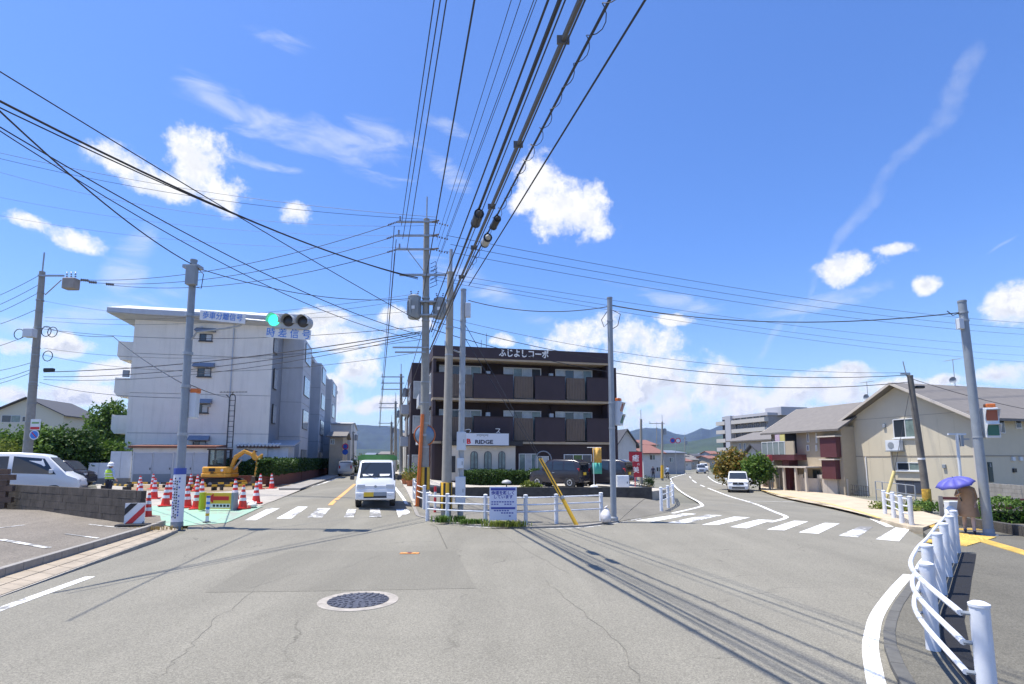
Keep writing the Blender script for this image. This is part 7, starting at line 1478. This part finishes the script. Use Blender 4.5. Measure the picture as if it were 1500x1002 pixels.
# dark kerb wall and planter on the right
a_, b_2 = gnd(1402, 772), gnd(1560, 800); dv_ = (b_2 - a_).xy; RWk = thing('planter_wall', 'low dark planter wall behind the umbrella and the leaning signal pole', 'wall', a_, math.atan2(dv_.y, dv_.x))
for i in range(6): bx(RWk, 'block', M_concd, dv_.length * i / 6 + 0.005, dv_.length * (i + 1) / 6 - 0.005, 0, 0.2, -0.1, 0.32)
fnp = gnd(1380, 757); FN = thing('low_fence', 'low dark red rail fence behind the umbrella', 'fence', fnp, R(-28))
for k in range(5): bx(FN, 'post', M_conc, 0.7 * k - 0.06, 0.7 * k + 0.06, -0.06, 0.06, -0.1, 0.75)
for z in (0.35, 0.62): bx(FN, 'rail', mat('dark_red_rail', (0.13, 0.035, 0.035), 0.6), 0, 2.9, -0.03, 0.03, z, z + 0.1)

# ================================================================ PEOPLE
def person(name, label, loc, rz, H=1.66, arms=((0.2, 0.1, 0.0), (0.2, 0.1, 0.0)), stride=0.12, top=(0.3, 0.3, 0.3), bottom=(0.05, 0.05, 0.06), skin=(0.45, 0.28, 0.2), hair=(0.02, 0.018, 0.016), lean=0.0, sleeve=True, knees=0.0, hands=None, seat=None):
    """faces local -y; arms: elbow and hand points relative to the shoulder"""
    k = H / 1.7; V = Vector
    J = [V((0, 0, 0.93)), V((0, 0, 1.08)), V((0, -lean * 0.5, 1.25)), V((0, -lean, 1.42)), V((0, -lean - 0.01, 1.50)), V((0, -lean - 0.03, 1.57)), V((0, -lean - 0.03, 1.66))]
    rad = [(0.155, 0.115), (0.14, 0.105), (0.16, 0.115), (0.145, 0.095), (0.055, 0.055), (0.082, 0.095), (0.075, 0.085)]; E = [(i, i + 1) for i in range(6)]
    legs = seat or (((0.095, stride * 0.1, 0.86), (0.10, -stride * 0.6, 0.50 + knees), (0.10, -stride, 0.09)), ((-0.095, 0, 0.86), (-0.10, stride * 0.2, 0.50), (-0.10, stride, 0.09)))
    for s, lg in zip((1, -1), legs):
        b = len(J); J += [V(p) for p in lg] + [V((lg[2][0], lg[2][1] - 0.15, lg[2][2] - 0.05))]; rad += [(0.095, 0.10), (0.062, 0.066), (0.042, 0.046), (0.04, 0.03)]; E += [(0, b), (b, b + 1), (b + 1, b + 2), (b + 2, b + 3)]
    for s, (el, ha) in zip((1, -1), arms):
        b = len(J); sh = V((s * 0.175, -lean, 1.38)); J += [sh, sh + V(el), sh + V(ha)]; rad += [(0.062, 0.062), (0.046, 0.046), (0.032, 0.034)]; E += [(3, b), (b, b + 1), (b + 1, b + 2)]
        hd_ = (V(ha) - V(el)).normalized(); pal = sh + V(ha) + hd_ * 0.06; ix = len(J); J.append(pal); rad.append((0.036, 0.02)); E.append((b + 2, ix)); sidev = hd_.cross(V((0, 0, 1))); sidev = sidev.normalized() if sidev.length > 0.1 else V((1, 0, 0))
        for f in range(4): b2 = len(J); J += [pal + sidev * (0.013 * (f - 1.5) * 2) + hd_ * 0.04, pal + sidev * (0.013 * (f - 1.5) * 2) + hd_ * (0.075 - 0.01 * abs(f - 1.5)) + V((0, -0.01, -0.012))]; rad += [(0.009, 0.009), (0.007, 0.007)]; E += [(ix, b2), (b2, b2 + 1)]
        b2 = len(J); J += [pal + V((0, -0.03, 0.0)), pal + V((0, -0.045, 0)) + hd_ * 0.03]; rad += [(0.01, 0.01), (0.008, 0.008)]; E += [(ix, b2), (b2, b2 + 1)]
    me = bpy.data.meshes.new('skeleton'); me.from_pydata([tuple(j * k) for j in J], E, []); o = bpy.data.objects.new('skeleton', me); COL.objects.link(o)
    md = o.modifiers.new('skin', 'SKIN'); md.use_smooth_shade = True; sv = me.skin_vertices[0].data
    for i, r_ in enumerate(rad): sv[i].radius = (r_[0] * k, r_[1] * k); sv[i].use_root = (i == 0)
    o.modifiers.new('sub', 'SUBSURF').levels = 2; dg = bpy.context.evaluated_depsgraph_get(); out = bpy.data.meshes.new_from_object(o.evaluated_get(dg)); bpy.data.objects.remove(o)
    tg = '%s_%s' % (name, abs(hash(label)) % 9999)
    ms = [mat('skin_tone', skin, 0.6), mat('cloth_%02d%02d%02d' % tuple(int(c * 99) for c in top), top, 0.85, vary=0.1, vscale=9), mat('cloth_%02d%02d%02d' % tuple(int(c * 99) for c in bottom), bottom, 0.85, vary=0.1, vscale=9), mat('hair_dark', hair, 0.7), mat('shoe', (0.05, 0.045, 0.045), 0.6)]
    for m in ms: out.materials.append(m)
    sh_ = [(J[3 + 0] * k)]; hand = [V((s * 0.175, -lean, 1.38)) * k + V(ha) * k for s, (el, ha) in zip((1, -1), arms)]
    for p in out.polygons:
        c = p.center; z = c.z / k
        if z > 1.6 or (z > 1.52 and c.y > -lean * k + 0.0): mi = 3
        elif z > 1.49: mi = 0
        elif min((c - h).length for h in hand) < 0.1 * k + (0 if sleeve else 0.2): mi = 0
        elif z < 0.10: mi = 4
        elif z < 0.92 and abs(c.x) < 0.3 * k: mi = 2
        else: mi = 1
        p.material_index = mi; p.use_smooth = True
    # eyes, nose and mouth are shaped on as small children
    out.name = name; q = bpy.data.objects.new(name, out); COL.objects.link(q); q.location = loc; q.rotation_euler = (0, 0, rz); tag(q, label, 'person')
    fy = (-lean - 0.03 - 0.095) * k
    for sx in (-0.03, 0.03): MB().lathe([(0.012, 0), (0.008, -0.006)], 8, (sx * k, fy + 0.012, 1.595 * k), 'y').build('eye', M_blk, q)
    MB().prism([(-0.012, 1.555 * k), (0.012, 1.555 * k), (0, 1.6 * k)], 'y', fy - 0.018, fy + 0.02).build('nose', ms[0], q); MB().b2(-0.025, 0.025, fy, fy + 0.02, 1.525 * k, 1.532 * k).build('mouth', mat('lips', (0.3, 0.1, 0.09), 0.6), q)
    for sx in (-1, 1): MB().lathe([(0.028, -0.01), (0.02, 0.012)], 8, (sx * 0.085 * k, (-lean - 0.02) * k, 1.575 * k), 'x').build('ear', ms[0], q)
    return q, k
wkp = atY(159, 716, 23.6); wz = G(wkp.x, 23.6) - 0.05
wk, k = person('person', 'worker in a white helmet and lime safety vest seen from behind beside the van', (wkp.x, 23.6, wz), R(170), 1.56, (((0.09, 0.02, -0.27), (0.08, -0.12, -0.46)), ((-0.09, 0.02, -0.27), (-0.06, -0.14, -0.44))), 0.05, (0.42, 0.52, 0.66), (0.02, 0.022, 0.04))
MB().lathe([(0.145, 1.585), (0.12, 1.60), (0.118, 1.66), (0.09, 1.73), (0.04, 1.755), (0.005, 1.76)], 18, (0, -0.02, -0.125)).build('helmet', M_whitep, wk, smooth=50)
vr = []
for z, rx, ry in ((1.0, 0.175, 0.14), (1.12, 0.17, 0.135), (1.25, 0.185, 0.145), (1.36, 0.185, 0.13), (1.44, 0.12, 0.10)): vr.append([Vector((rx * math.cos(a), ry * math.sin(a), z * k)) for a in [2 * math.pi * i / 20 for i in range(20)]])
MB().loft(vr, False).build('safety_vest', mat('lime_vest', (0.50, 0.72, 0.06), 0.7), wk, smooth=60)
for z in (1.1, 1.22): MB().lathe([(0.19, z * k), (0.192, z * k + 0.04)], 20, caps=False).build('reflective_band', M_refl, wk, smooth=60)
MB().lathe([(0.165, 0.93 * k), (0.165, 0.98 * k)], 18, caps=False).build('belt', M_blk, wk)
# person under the umbrella
up_ = gnd(1421, 781, 0.055) + Vector((0, 0, 0.055))
um, k = person('person', 'walker in a long brown coat holding a blue umbrella behind the guardrail', up_, R(-35), 1.47, (((0.06, 0.02, -0.26), (0.0, -0.10, -0.46)), ((-0.10, -0.02, -0.24), (-0.02, -0.24, -0.16))), 0.16, (0.36, 0.24, 0.155), (0.55, 0.42, 0.38), knees=0.03)
vr = []
for z, rx, ry in ((0.52, 0.25, 0.22), (0.75, 0.225, 0.19), (0.98, 0.19, 0.155), (1.15, 0.175, 0.14), (1.3, 0.185, 0.14), (1.42, 0.12, 0.10)): vr.append([Vector((rx * math.cos(a) * (1 + 0.04 * math.cos(6 * a)), ry * math.sin(a), z * k)) for a in [2 * math.pi * i / 24 for i in range(24)]])
MB().loft(vr, False).build('coat', mat('brown_coat', (0.37, 0.245, 0.155), 0.85, vary=0.12, vscale=7), um, smooth=60)
hnd = Vector((-0.195, -0.24, 1.22)) * k; Mr = Matrix.Rotation(R(-35), 3, 'Z'); hw_ = up_ + Mr @ hnd
ua = Vector((-0.34, -0.05, 1.0)).normalized(); UM = thing('umbrella', 'blue violet umbrella held open above the walker', 'umbrella', hw_); topp = ua * 0.46
MB().tube([ua * -0.12, topp], 0.009, 8).build('shaft', M_galv, UM); MB().tube([ua * -0.2, ua * -0.1], 0.016, 8).build('handle', M_blk, UM); qr = ua.to_track_quat('Z', 'X').to_matrix(); M_umb = mat('umbrella_blue', (0.10, 0.10, 0.40), 0.6)
ribs = 8
for i in range(ribs):
    a0, a1 = 2 * math.pi * i / ribs, 2 * math.pi * (i + 1) / ribs; mb = MB(); rows = []
    for j in range(5):
        t = j / 4; r_ = 0.46 * math.sin(t * 1.25) / math.sin(1.25); z = -0.19 * t * t; am = (a0 + a1) / 2
        rows.append([topp + qr @ Vector((r_ * math.cos(a0), r_ * math.sin(a0), z)), topp + qr @ Vector((r_ * 0.93 * math.cos(am), r_ * 0.93 * math.sin(am), z + 0.02 * t)), topp + qr @ Vector((r_ * math.cos(a1), r_ * math.sin(a1), z))])
    mb.loft(rows, False, False); o_ = mb.build('canopy_panel', M_umb, UM, smooth=60); md = o_.modifiers.new('thick', 'SOLIDIFY'); md.thickness = 0.003
    MB().tube([topp + qr @ Vector((0, 0, -0.015)), topp + qr @ Vector((0.3 * math.cos(a0), 0.3 * math.sin(a0), -0.075)), topp + qr @ Vector((0.46 * math.cos(a0), 0.46 * math.sin(a0), -0.195))], 0.004, 4).build('rib', M_steelg, UM)
MB().tube([topp, topp + ua * 0.05], 0.008, 6).build('ferrule', M_galv, UM)
hb_ = gnd(1394, 762, 0.05); mbg = MB().lathe([(0.1, 0), (0.16, 0.06), (0.14, 0.2), (0.05, 0.3)], 12); tag(mbg.build('shopping_bag', M_whitep, None, up_ + Vector((-0.42, 0.05, 0.42)), smooth=60), 'white bag carried by the walker with the umbrella', 'bag')
# far pedestrians and cyclist
pd = gnd(957, 702); person('person', 'dark clad pedestrian walking beside the yellow sleeved pole', pd, R(190), 1.7, (((0.1, 0, -0.27), (0.1, -0.05, -0.5)), ((-0.1, 0, -0.27), (-0.1, -0.05, -0.5))), 0.18, (0.06, 0.05, 0.08), (0.02, 0.02, 0.025))
cyp = gnd(979, 704); cy, k = person('person', 'cyclist in a pale blue shirt riding away on the right footway', cyp + Vector((0, 0, 0.1)), R(190), 1.68, (((0.08, -0.2, -0.18), (0.06, -0.42, -0.3)), ((-0.08, -0.2, -0.18), (-0.06, -0.42, -0.3))), 0.0, (0.40, 0.50, 0.62), (0.02, 0.02, 0.025), lean=0.1, seat=(((0.1, -0.1, 0.86), (0.12, -0.38, 0.66), (0.11, -0.2, 0.28)), ((-0.1, -0.1, 0.86), (-0.12, -0.34, 0.52), (-0.11, -0.12, 0.1))))
BK = thing('bicycle', 'dark bicycle ridden by the cyclist in the pale blue shirt', 'bicycle', cyp, R(190))
for y in (-0.62, 0.48):
    w = MB(); pts = [(0, y + 0.33 * math.cos(a), 0.34 + 0.33 * math.sin(a)) for a in [2 * math.pi * i / 20 for i in range(21)]]; w.tube(pts, 0.018, 6, False); w_ = w.build('wheel', M_tyre, BK, smooth=60)
    for i in range(8): a = 2 * math.pi * i / 8; MB().tube([(0, y, 0.34), (0, y + 0.32 * math.cos(a), 0.34 + 0.32 * math.sin(a))], 0.003, 3).build('spoke', M_galv, w_)
for a_, b_ in (((0, 0.48, 0.34), (0, 0.15, 0.8)), ((0, 0.1, 0.3), (0, 0.16, 0.86)), ((0, 0.1, 0.3), (0, -0.45, 0.72)), ((0, 0.15, 0.78), (0, -0.45, 0.8)), ((0, -0.62, 0.34), (0, -0.44, 0.95)), ((0, 0.48, 0.34), (0, 0.1, 0.3))): MB().tube([a_, b_], 0.016, 6).build('frame_tube', M_blk, BK)
MB().box((0, 0.16, 0.89), (0.14, 0.26, 0.06)).build('saddle', M_blk, BK, bevel=0.02); MB().tube([(-0.28, -0.36, 1.02), (0, -0.44, 0.97), (0.28, -0.36, 1.02)], 0.013, 6).build('handlebar', M_galv, BK); MB().b2(-0.2, 0.2, -0.8, -0.5, 0.72, 0.95).build('basket', M_steelg, BK)

# ================================================================ VEGETATION
def leafquad(mb, c, s, rnd, up=0.35):
    n = Vector((rnd.gauss(0, 1), rnd.gauss(0, 1), rnd.gauss(0, 1) + up)).normalized(); a = n.cross(Vector((rnd.gauss(0, 1), rnd.gauss(0, 1), rnd.gauss(0, 1)))).normalized(); b = n.cross(a); s *= rnd.uniform(0.6, 1.3)
    mb._add([c - a * s * 0.5, c + b * s * 0.32, c + a * s * 0.62, c - b * s * 0.32], [(0, 1, 2, 3)])
LF1 = leafmat('leaf_dark_green', (0.02, 0.052, 0.013), (0.07, 0.135, 0.026)); LF2 = leafmat('leaf_mid_green', (0.045, 0.105, 0.016), (0.14, 0.23, 0.04)); LF3 = leafmat('leaf_yellow_green', (0.09, 0.14, 0.02), (0.24, 0.27, 0.05)); LF4 = leafmat('leaf_orange_green', (0.07, 0.12, 0.02), (0.34, 0.20, 0.04)); LFd = leafmat('dry_grass', (0.22, 0.17, 0.06), (0.38, 0.27, 0.10))
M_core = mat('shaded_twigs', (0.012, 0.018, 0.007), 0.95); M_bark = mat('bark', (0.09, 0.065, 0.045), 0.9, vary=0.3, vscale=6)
def hedge(label, loc, rz, L, D, H, m, n, s=0.09, z0=0.0, seed=1, cat='hedge', lumps=0.12, name='hedge'):
    rnd = random.Random(seed); t = thing(name, label, cat, loc, rz); mb = MB()
    def bump(x): return 1 + lumps * (math.sin(x * 1.7 + seed) * 0.6 + math.sin(x * 4.1 + seed * 2) * 0.4)
    for _ in range(n):
        f = rnd.random(); x = rnd.uniform(0, L); b_ = bump(x)
        if f < 0.5: p = Vector((x, rnd.gauss(0.0, 0.07), z0 + rnd.random() * H * b_))
        elif f < 0.85: p = Vector((x, rnd.random() * D, z0 + H * b_ + rnd.gauss(0, 0.05)))
        else: p = Vector((rnd.choice((0, L)) + rnd.gauss(0, 0.06), rnd.random() * D, z0 + rnd.random() * H))
        leafquad(mb, p, s, rnd)
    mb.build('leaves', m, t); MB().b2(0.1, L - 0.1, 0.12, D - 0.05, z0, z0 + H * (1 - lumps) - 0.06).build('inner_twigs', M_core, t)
    return t
def crown(label, loc, blobs, m, n, s, trunk=None, name='tree', cat='tree', seed=1, limbs=True):
    """blobs: (x, y, z, rx, ry, rz) clumps of leaves"""
    rnd = random.Random(seed); t = thing(name, label, cat, loc); mb = MB(); tot = sum(b[3] * b[4] for b in blobs)
    for b in blobs:
        for _ in range(int(n * b[3] * b[4] / tot)):
            d = Vector((rnd.gauss(0, 1), rnd.gauss(0, 1), rnd.gauss(0, 1))).normalized(); r_ = rnd.random() ** 0.4 * (1 + abs(rnd.gauss(0, 0.14))) * (1 + 0.16 * math.sin(5 * d.x + 3 * d.z + seed) + 0.12 * math.sin(9 * d.y + 7 * d.z))
            leafquad(mb, Vector((b[0] + d.x * b[3] * r_, b[1] + d.y * b[4] * r_, max(0.03, b[2] + d.z * b[5] * r_))), s, rnd)
    mb.build('crown', m, t)
    if trunk:
        h = trunk[1]; MB().tube([(0, 0, -0.2), (0.03, 0, h * 0.5), (0, 0.04, h)], [trunk[0], trunk[0] * 0.8, trunk[0] * 0.55], 8).build('trunk', M_bark, t, smooth=50)
        for b in blobs[:6]: MB().tube([(0, 0, h * 0.8), (b[0] * 0.5, b[1] * 0.5, (h + b[2]) * 0.5), (b[0], b[1], b[2])], [trunk[0] * 0.5, trunk[0] * 0.35, trunk[0] * 0.12], 6).build('limb', M_bark, t, smooth=50)
    return t
def boxpx(px0, px1, base_py, top_py, d=RP):
    B = gnd(px0, base_py); p_ = Plane(B.xy, d); s, _ = p_.sz(px1, base_py - 3); return B, p_.rz, s, zat(B, top_py) - B.z
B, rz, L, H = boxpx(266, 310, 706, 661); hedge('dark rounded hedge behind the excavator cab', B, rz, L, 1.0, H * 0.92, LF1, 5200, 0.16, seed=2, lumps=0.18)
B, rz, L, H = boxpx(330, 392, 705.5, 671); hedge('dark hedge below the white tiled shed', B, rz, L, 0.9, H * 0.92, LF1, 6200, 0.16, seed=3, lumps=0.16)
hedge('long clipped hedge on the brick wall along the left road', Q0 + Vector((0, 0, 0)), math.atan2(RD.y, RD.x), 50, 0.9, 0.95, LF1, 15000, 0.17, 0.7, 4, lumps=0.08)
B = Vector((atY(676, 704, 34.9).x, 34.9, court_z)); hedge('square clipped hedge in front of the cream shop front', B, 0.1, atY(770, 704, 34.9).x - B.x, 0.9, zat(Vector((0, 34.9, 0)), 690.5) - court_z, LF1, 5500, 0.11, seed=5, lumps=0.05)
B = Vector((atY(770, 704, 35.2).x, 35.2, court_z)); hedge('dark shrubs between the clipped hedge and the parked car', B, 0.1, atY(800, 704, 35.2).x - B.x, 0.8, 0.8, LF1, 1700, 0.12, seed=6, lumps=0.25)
crown('yellow green leafy plant on top of the retaining wall', (atY(777, 710, 31.0).x, 31.0, court_z), [(0, 0, 0.2, 0.5, 0.25, 0.22), (0.35, 0, 0.15, 0.3, 0.2, 0.18)], LF3, 500, 0.16, None, 'plant', 'plant', 7)
def bushes(px0, px1, base_py, Y, tops, m, n, s, label, seed, depth=1.6):
    B = atY((px0 + px1) / 2, base_py, Y); B.z = G(B.x, Y); bl = []
    for px, ty, r_ in tops: q = atY(px, ty, Y); bl.append((q.x - B.x, 0, (q.z - B.z) - r_ * 0.9, r_ * 1.15, depth * 0.7, r_)); bl.append((q.x - B.x, -0.2, (q.z - B.z) * 0.4, r_ * 1.25, depth * 0.7, (q.z - B.z) * 0.42))
    return crown(label, B, bl, m, n, s, (0.1, 0.8), 'shrub', 'shrub', seed)
bushes(-10, 40, 690, 40, ((-8, 634, 1.0), (14, 632, 1.1), (36, 634, 1.0)), LF2, 4200, 0.24, 'tall shrub below the cream gabled house', 11)
bushes(5, 30, 690, 38.5, ((12, 645, 0.8), (24, 652, 0.6)), LF3, 1500, 0.2, 'pale yellow green shrub beside the left utility pole', 12)
bushes(50, 100, 690, 39.5, ((62, 632, 1.1), (85, 630, 1.1), (58, 622, 0.7)), LF2, 5000, 0.24, 'bright green shrub behind the round sign post', 13); bushes(95, 132, 690, 40, ((104, 629, 1.1), (122, 630, 1.1)), LF1, 5000, 0.24, 'large rounded dark shrub above the parked dark car', 14); bushes(130, 178, 690, 42, ((138, 645, 0.8), (158, 648, 0.8), (174, 650, 0.7)), LF2, 3800, 0.24, 'hedge like shrub beside the apartment balconies', 15)
q = atY(150, 690, 75); crown('leafy tree rising behind the apartment balconies', (q.x, 75, G(q.x, 75)), [((px - 150) * 75 / 800, 0, zat(Vector((0, 75, 0)), py), r_, r_, r_) for px, py, r_ in ((140, 625, 1.8), (152, 615, 2.0), (148, 638, 2.2), (162, 606, 1.3), (166, 628, 2.0), (158, 645, 2.0))], LF2, 5200, 0.42, (0.3, 4.0), seed=16)
q = atY(1090, 705, 47); q.z = G(q.x, 47); crown('green and orange tinged tree behind the white minivan', q, [((px - 1090) * 47 / 790, 0, zat(Vector((0, 47, 0)), py) - q.z, r_, r_, r_) for px, py, r_ in ((1068, 680, 1.0), (1075, 672, 0.9), (1085, 686, 1.1), (1062, 692, 0.8), (1098, 690, 1.0))], LF4, 4200, 0.24, (0.13, 1.2), seed=17)
q = atY(1112, 705, 45.5); q.z = G(q.x, 45.5); crown('fresh green shrub between the minivan and the slatted gate', q, [((px - 1112) * 45.5 / 790, 0, zat(Vector((0, 45.5, 0)), py) - q.z, r_, r_, r_) for px, py, r_ in ((1104, 684, 0.9), (1114, 678, 0.8), (1122, 688, 0.8), (1110, 694, 0.9))], LF2, 3200, 0.22, (0.1, 0.9), 'shrub', 'shrub', 18)
hedge('leafy hedge behind the right hand signal pole', gnd(1452, 769) + Vector((0.3, 0.4, 0)), R(-25), 5.0, 1.0, 0.6, LF2, 4800, 0.10, seed=19, lumps=0.3)
for px, py, w, h, m, lab, sd in ((1352, 749, 0.7, 0.5, LF2, 'weeds round the foot of the leaning utility pole', 20), (1293, 749, 0.5, 0.42, LF3, 'tall weeds at the foot of the pale yellow stay guard', 21), (1330, 752, 0.5, 0.35, LF3, 'weeds behind the short guardrail', 22), (1440, 765, 0.8, 0.4, LF2, 'low plants behind the dark planter wall', 27), (604, 709, 0.7, 1.3, LF2, 'potted bush by the porch of the dark block', 23), (596, 704, 0.5, 0.8, LF3, 'pale potted plant beside the left road footway', 24), (941, 722, 0.9, 0.7, LFd, 'dry yellow plants at the end of the retaining wall', 25), (950, 712, 0.6, 1.0, LF1, 'dark shrub behind the dry yellow plants', 26), (526, 693, 1.2, 2.4, LF3, 'light green tree far down the left road', 28), (1054, 699, 0.8, 1.4, LF1, 'dark shrub at the bend of the right road', 29), (1047, 694, 0.8, 1.6, LF2, 'green shrub farther round the right road bend', 30), (573, 696, 1.0, 1.8, LF1, 'dark shrub by the far poles of the left road', 31)):
    B = gnd(px, py); crown(lab, B, [(0, 0, h * 0.45, w, w * 0.7, h * 0.5), (w * 0.5, 0.1, h * 0.35, w * 0.6, w * 0.5, h * 0.4)], m, 700, 0.07 + 0.05 * h, None, 'plant', 'plant', sd)
for i, (px, py) in enumerate(((594, 711), (601, 714))):
    B = gnd(px, py); pt = thing('flower_pot', 'terracotta flower pot on the footway by the left road', 'flower pot', B, 0, 'terracotta pots on the footway'); MB().lathe([(0.18, 0), (0.26, 0.34), (0.29, 0.36), (0.29, 0.42), (0.24, 0.42), (0.22, 0.36)], 14).build('pot', mat('terracotta', (0.45, 0.16, 0.07), 0.8), pt, smooth=40); mb = MB(); rnd = random.Random(i)
    for _ in range(260): leafquad(mb, Vector((rnd.gauss(0, 0.2), rnd.gauss(0, 0.2), 0.45 + abs(rnd.gauss(0, 0.2)))), 0.1, rnd)
    mb.build('leaves', LF4, pt)
def weeds(label, px, py, w, n, m, h, seed):
    rnd = random.Random(seed); B = gnd(px, py, 0.06) + Vector((0, 0, 0.055)); mb = MB()
    for _ in range(n):
        c = Vector((rnd.gauss(0, w), rnd.gauss(0, 0.07), 0)); a = rnd.uniform(0, 6.28); l_ = rnd.uniform(0.5, 1) * h; tip_ = c + Vector((math.cos(a) * l_ * 0.5, math.sin(a) * l_ * 0.5, l_)); s = Vector((-math.sin(a), math.cos(a), 0)) * 0.01; md_ = c.lerp(tip_, 0.55) + Vector((0, 0, 0.04)); mb._add([c - s, c + s, md_ + s * 1.3, tip_, md_ - s * 1.3], [(0, 1, 2, 3, 4)])
    tag(mb.build('weeds', m, None, B), label, 'weeds')
weeds('green weeds growing round the plain concrete pole', 647, 765, 0.12, 160, LF2, 0.26, 1); weeds('small weeds at the foot of the galvanised pole', 672, 764, 0.12, 120, LF2, 0.24, 2); weeds('weeds spread below the island rail', 692, 767, 0.3, 220, LF2, 0.18, 3); weeds('yellowish grass tuft under the notice board', 741, 771, 0.3, 420, LF3, 0.2, 4); weeds('sparse weeds along the kerb of the car park', 225, 776, 0.4, 90, LFd, 0.12, 5)

# ---------------------------------------------------------------- the air
M_haze = bpy.data.materials.new('haze_air'); M_haze.use_nodes = True; nt = M_haze.node_tree; nt.nodes.clear()
vo = nt.nodes.new('ShaderNodeVolumePrincipled'); vo.inputs['Color'].default_value = (0.30, 0.46, 1.0, 1); vo.inputs['Density'].default_value = 0.00007; vo.inputs['Anisotropy'].default_value = 0.0
ou = nt.nodes.new('ShaderNodeOutputMaterial'); nt.links.new(vo.outputs[0], ou.inputs['Volume'])
hz_ = MB().b2(-9200, 9200, -9200, 9200, -6.0, 420.0).build('haze', M_haze); hz_['kind'] = 'stuff'
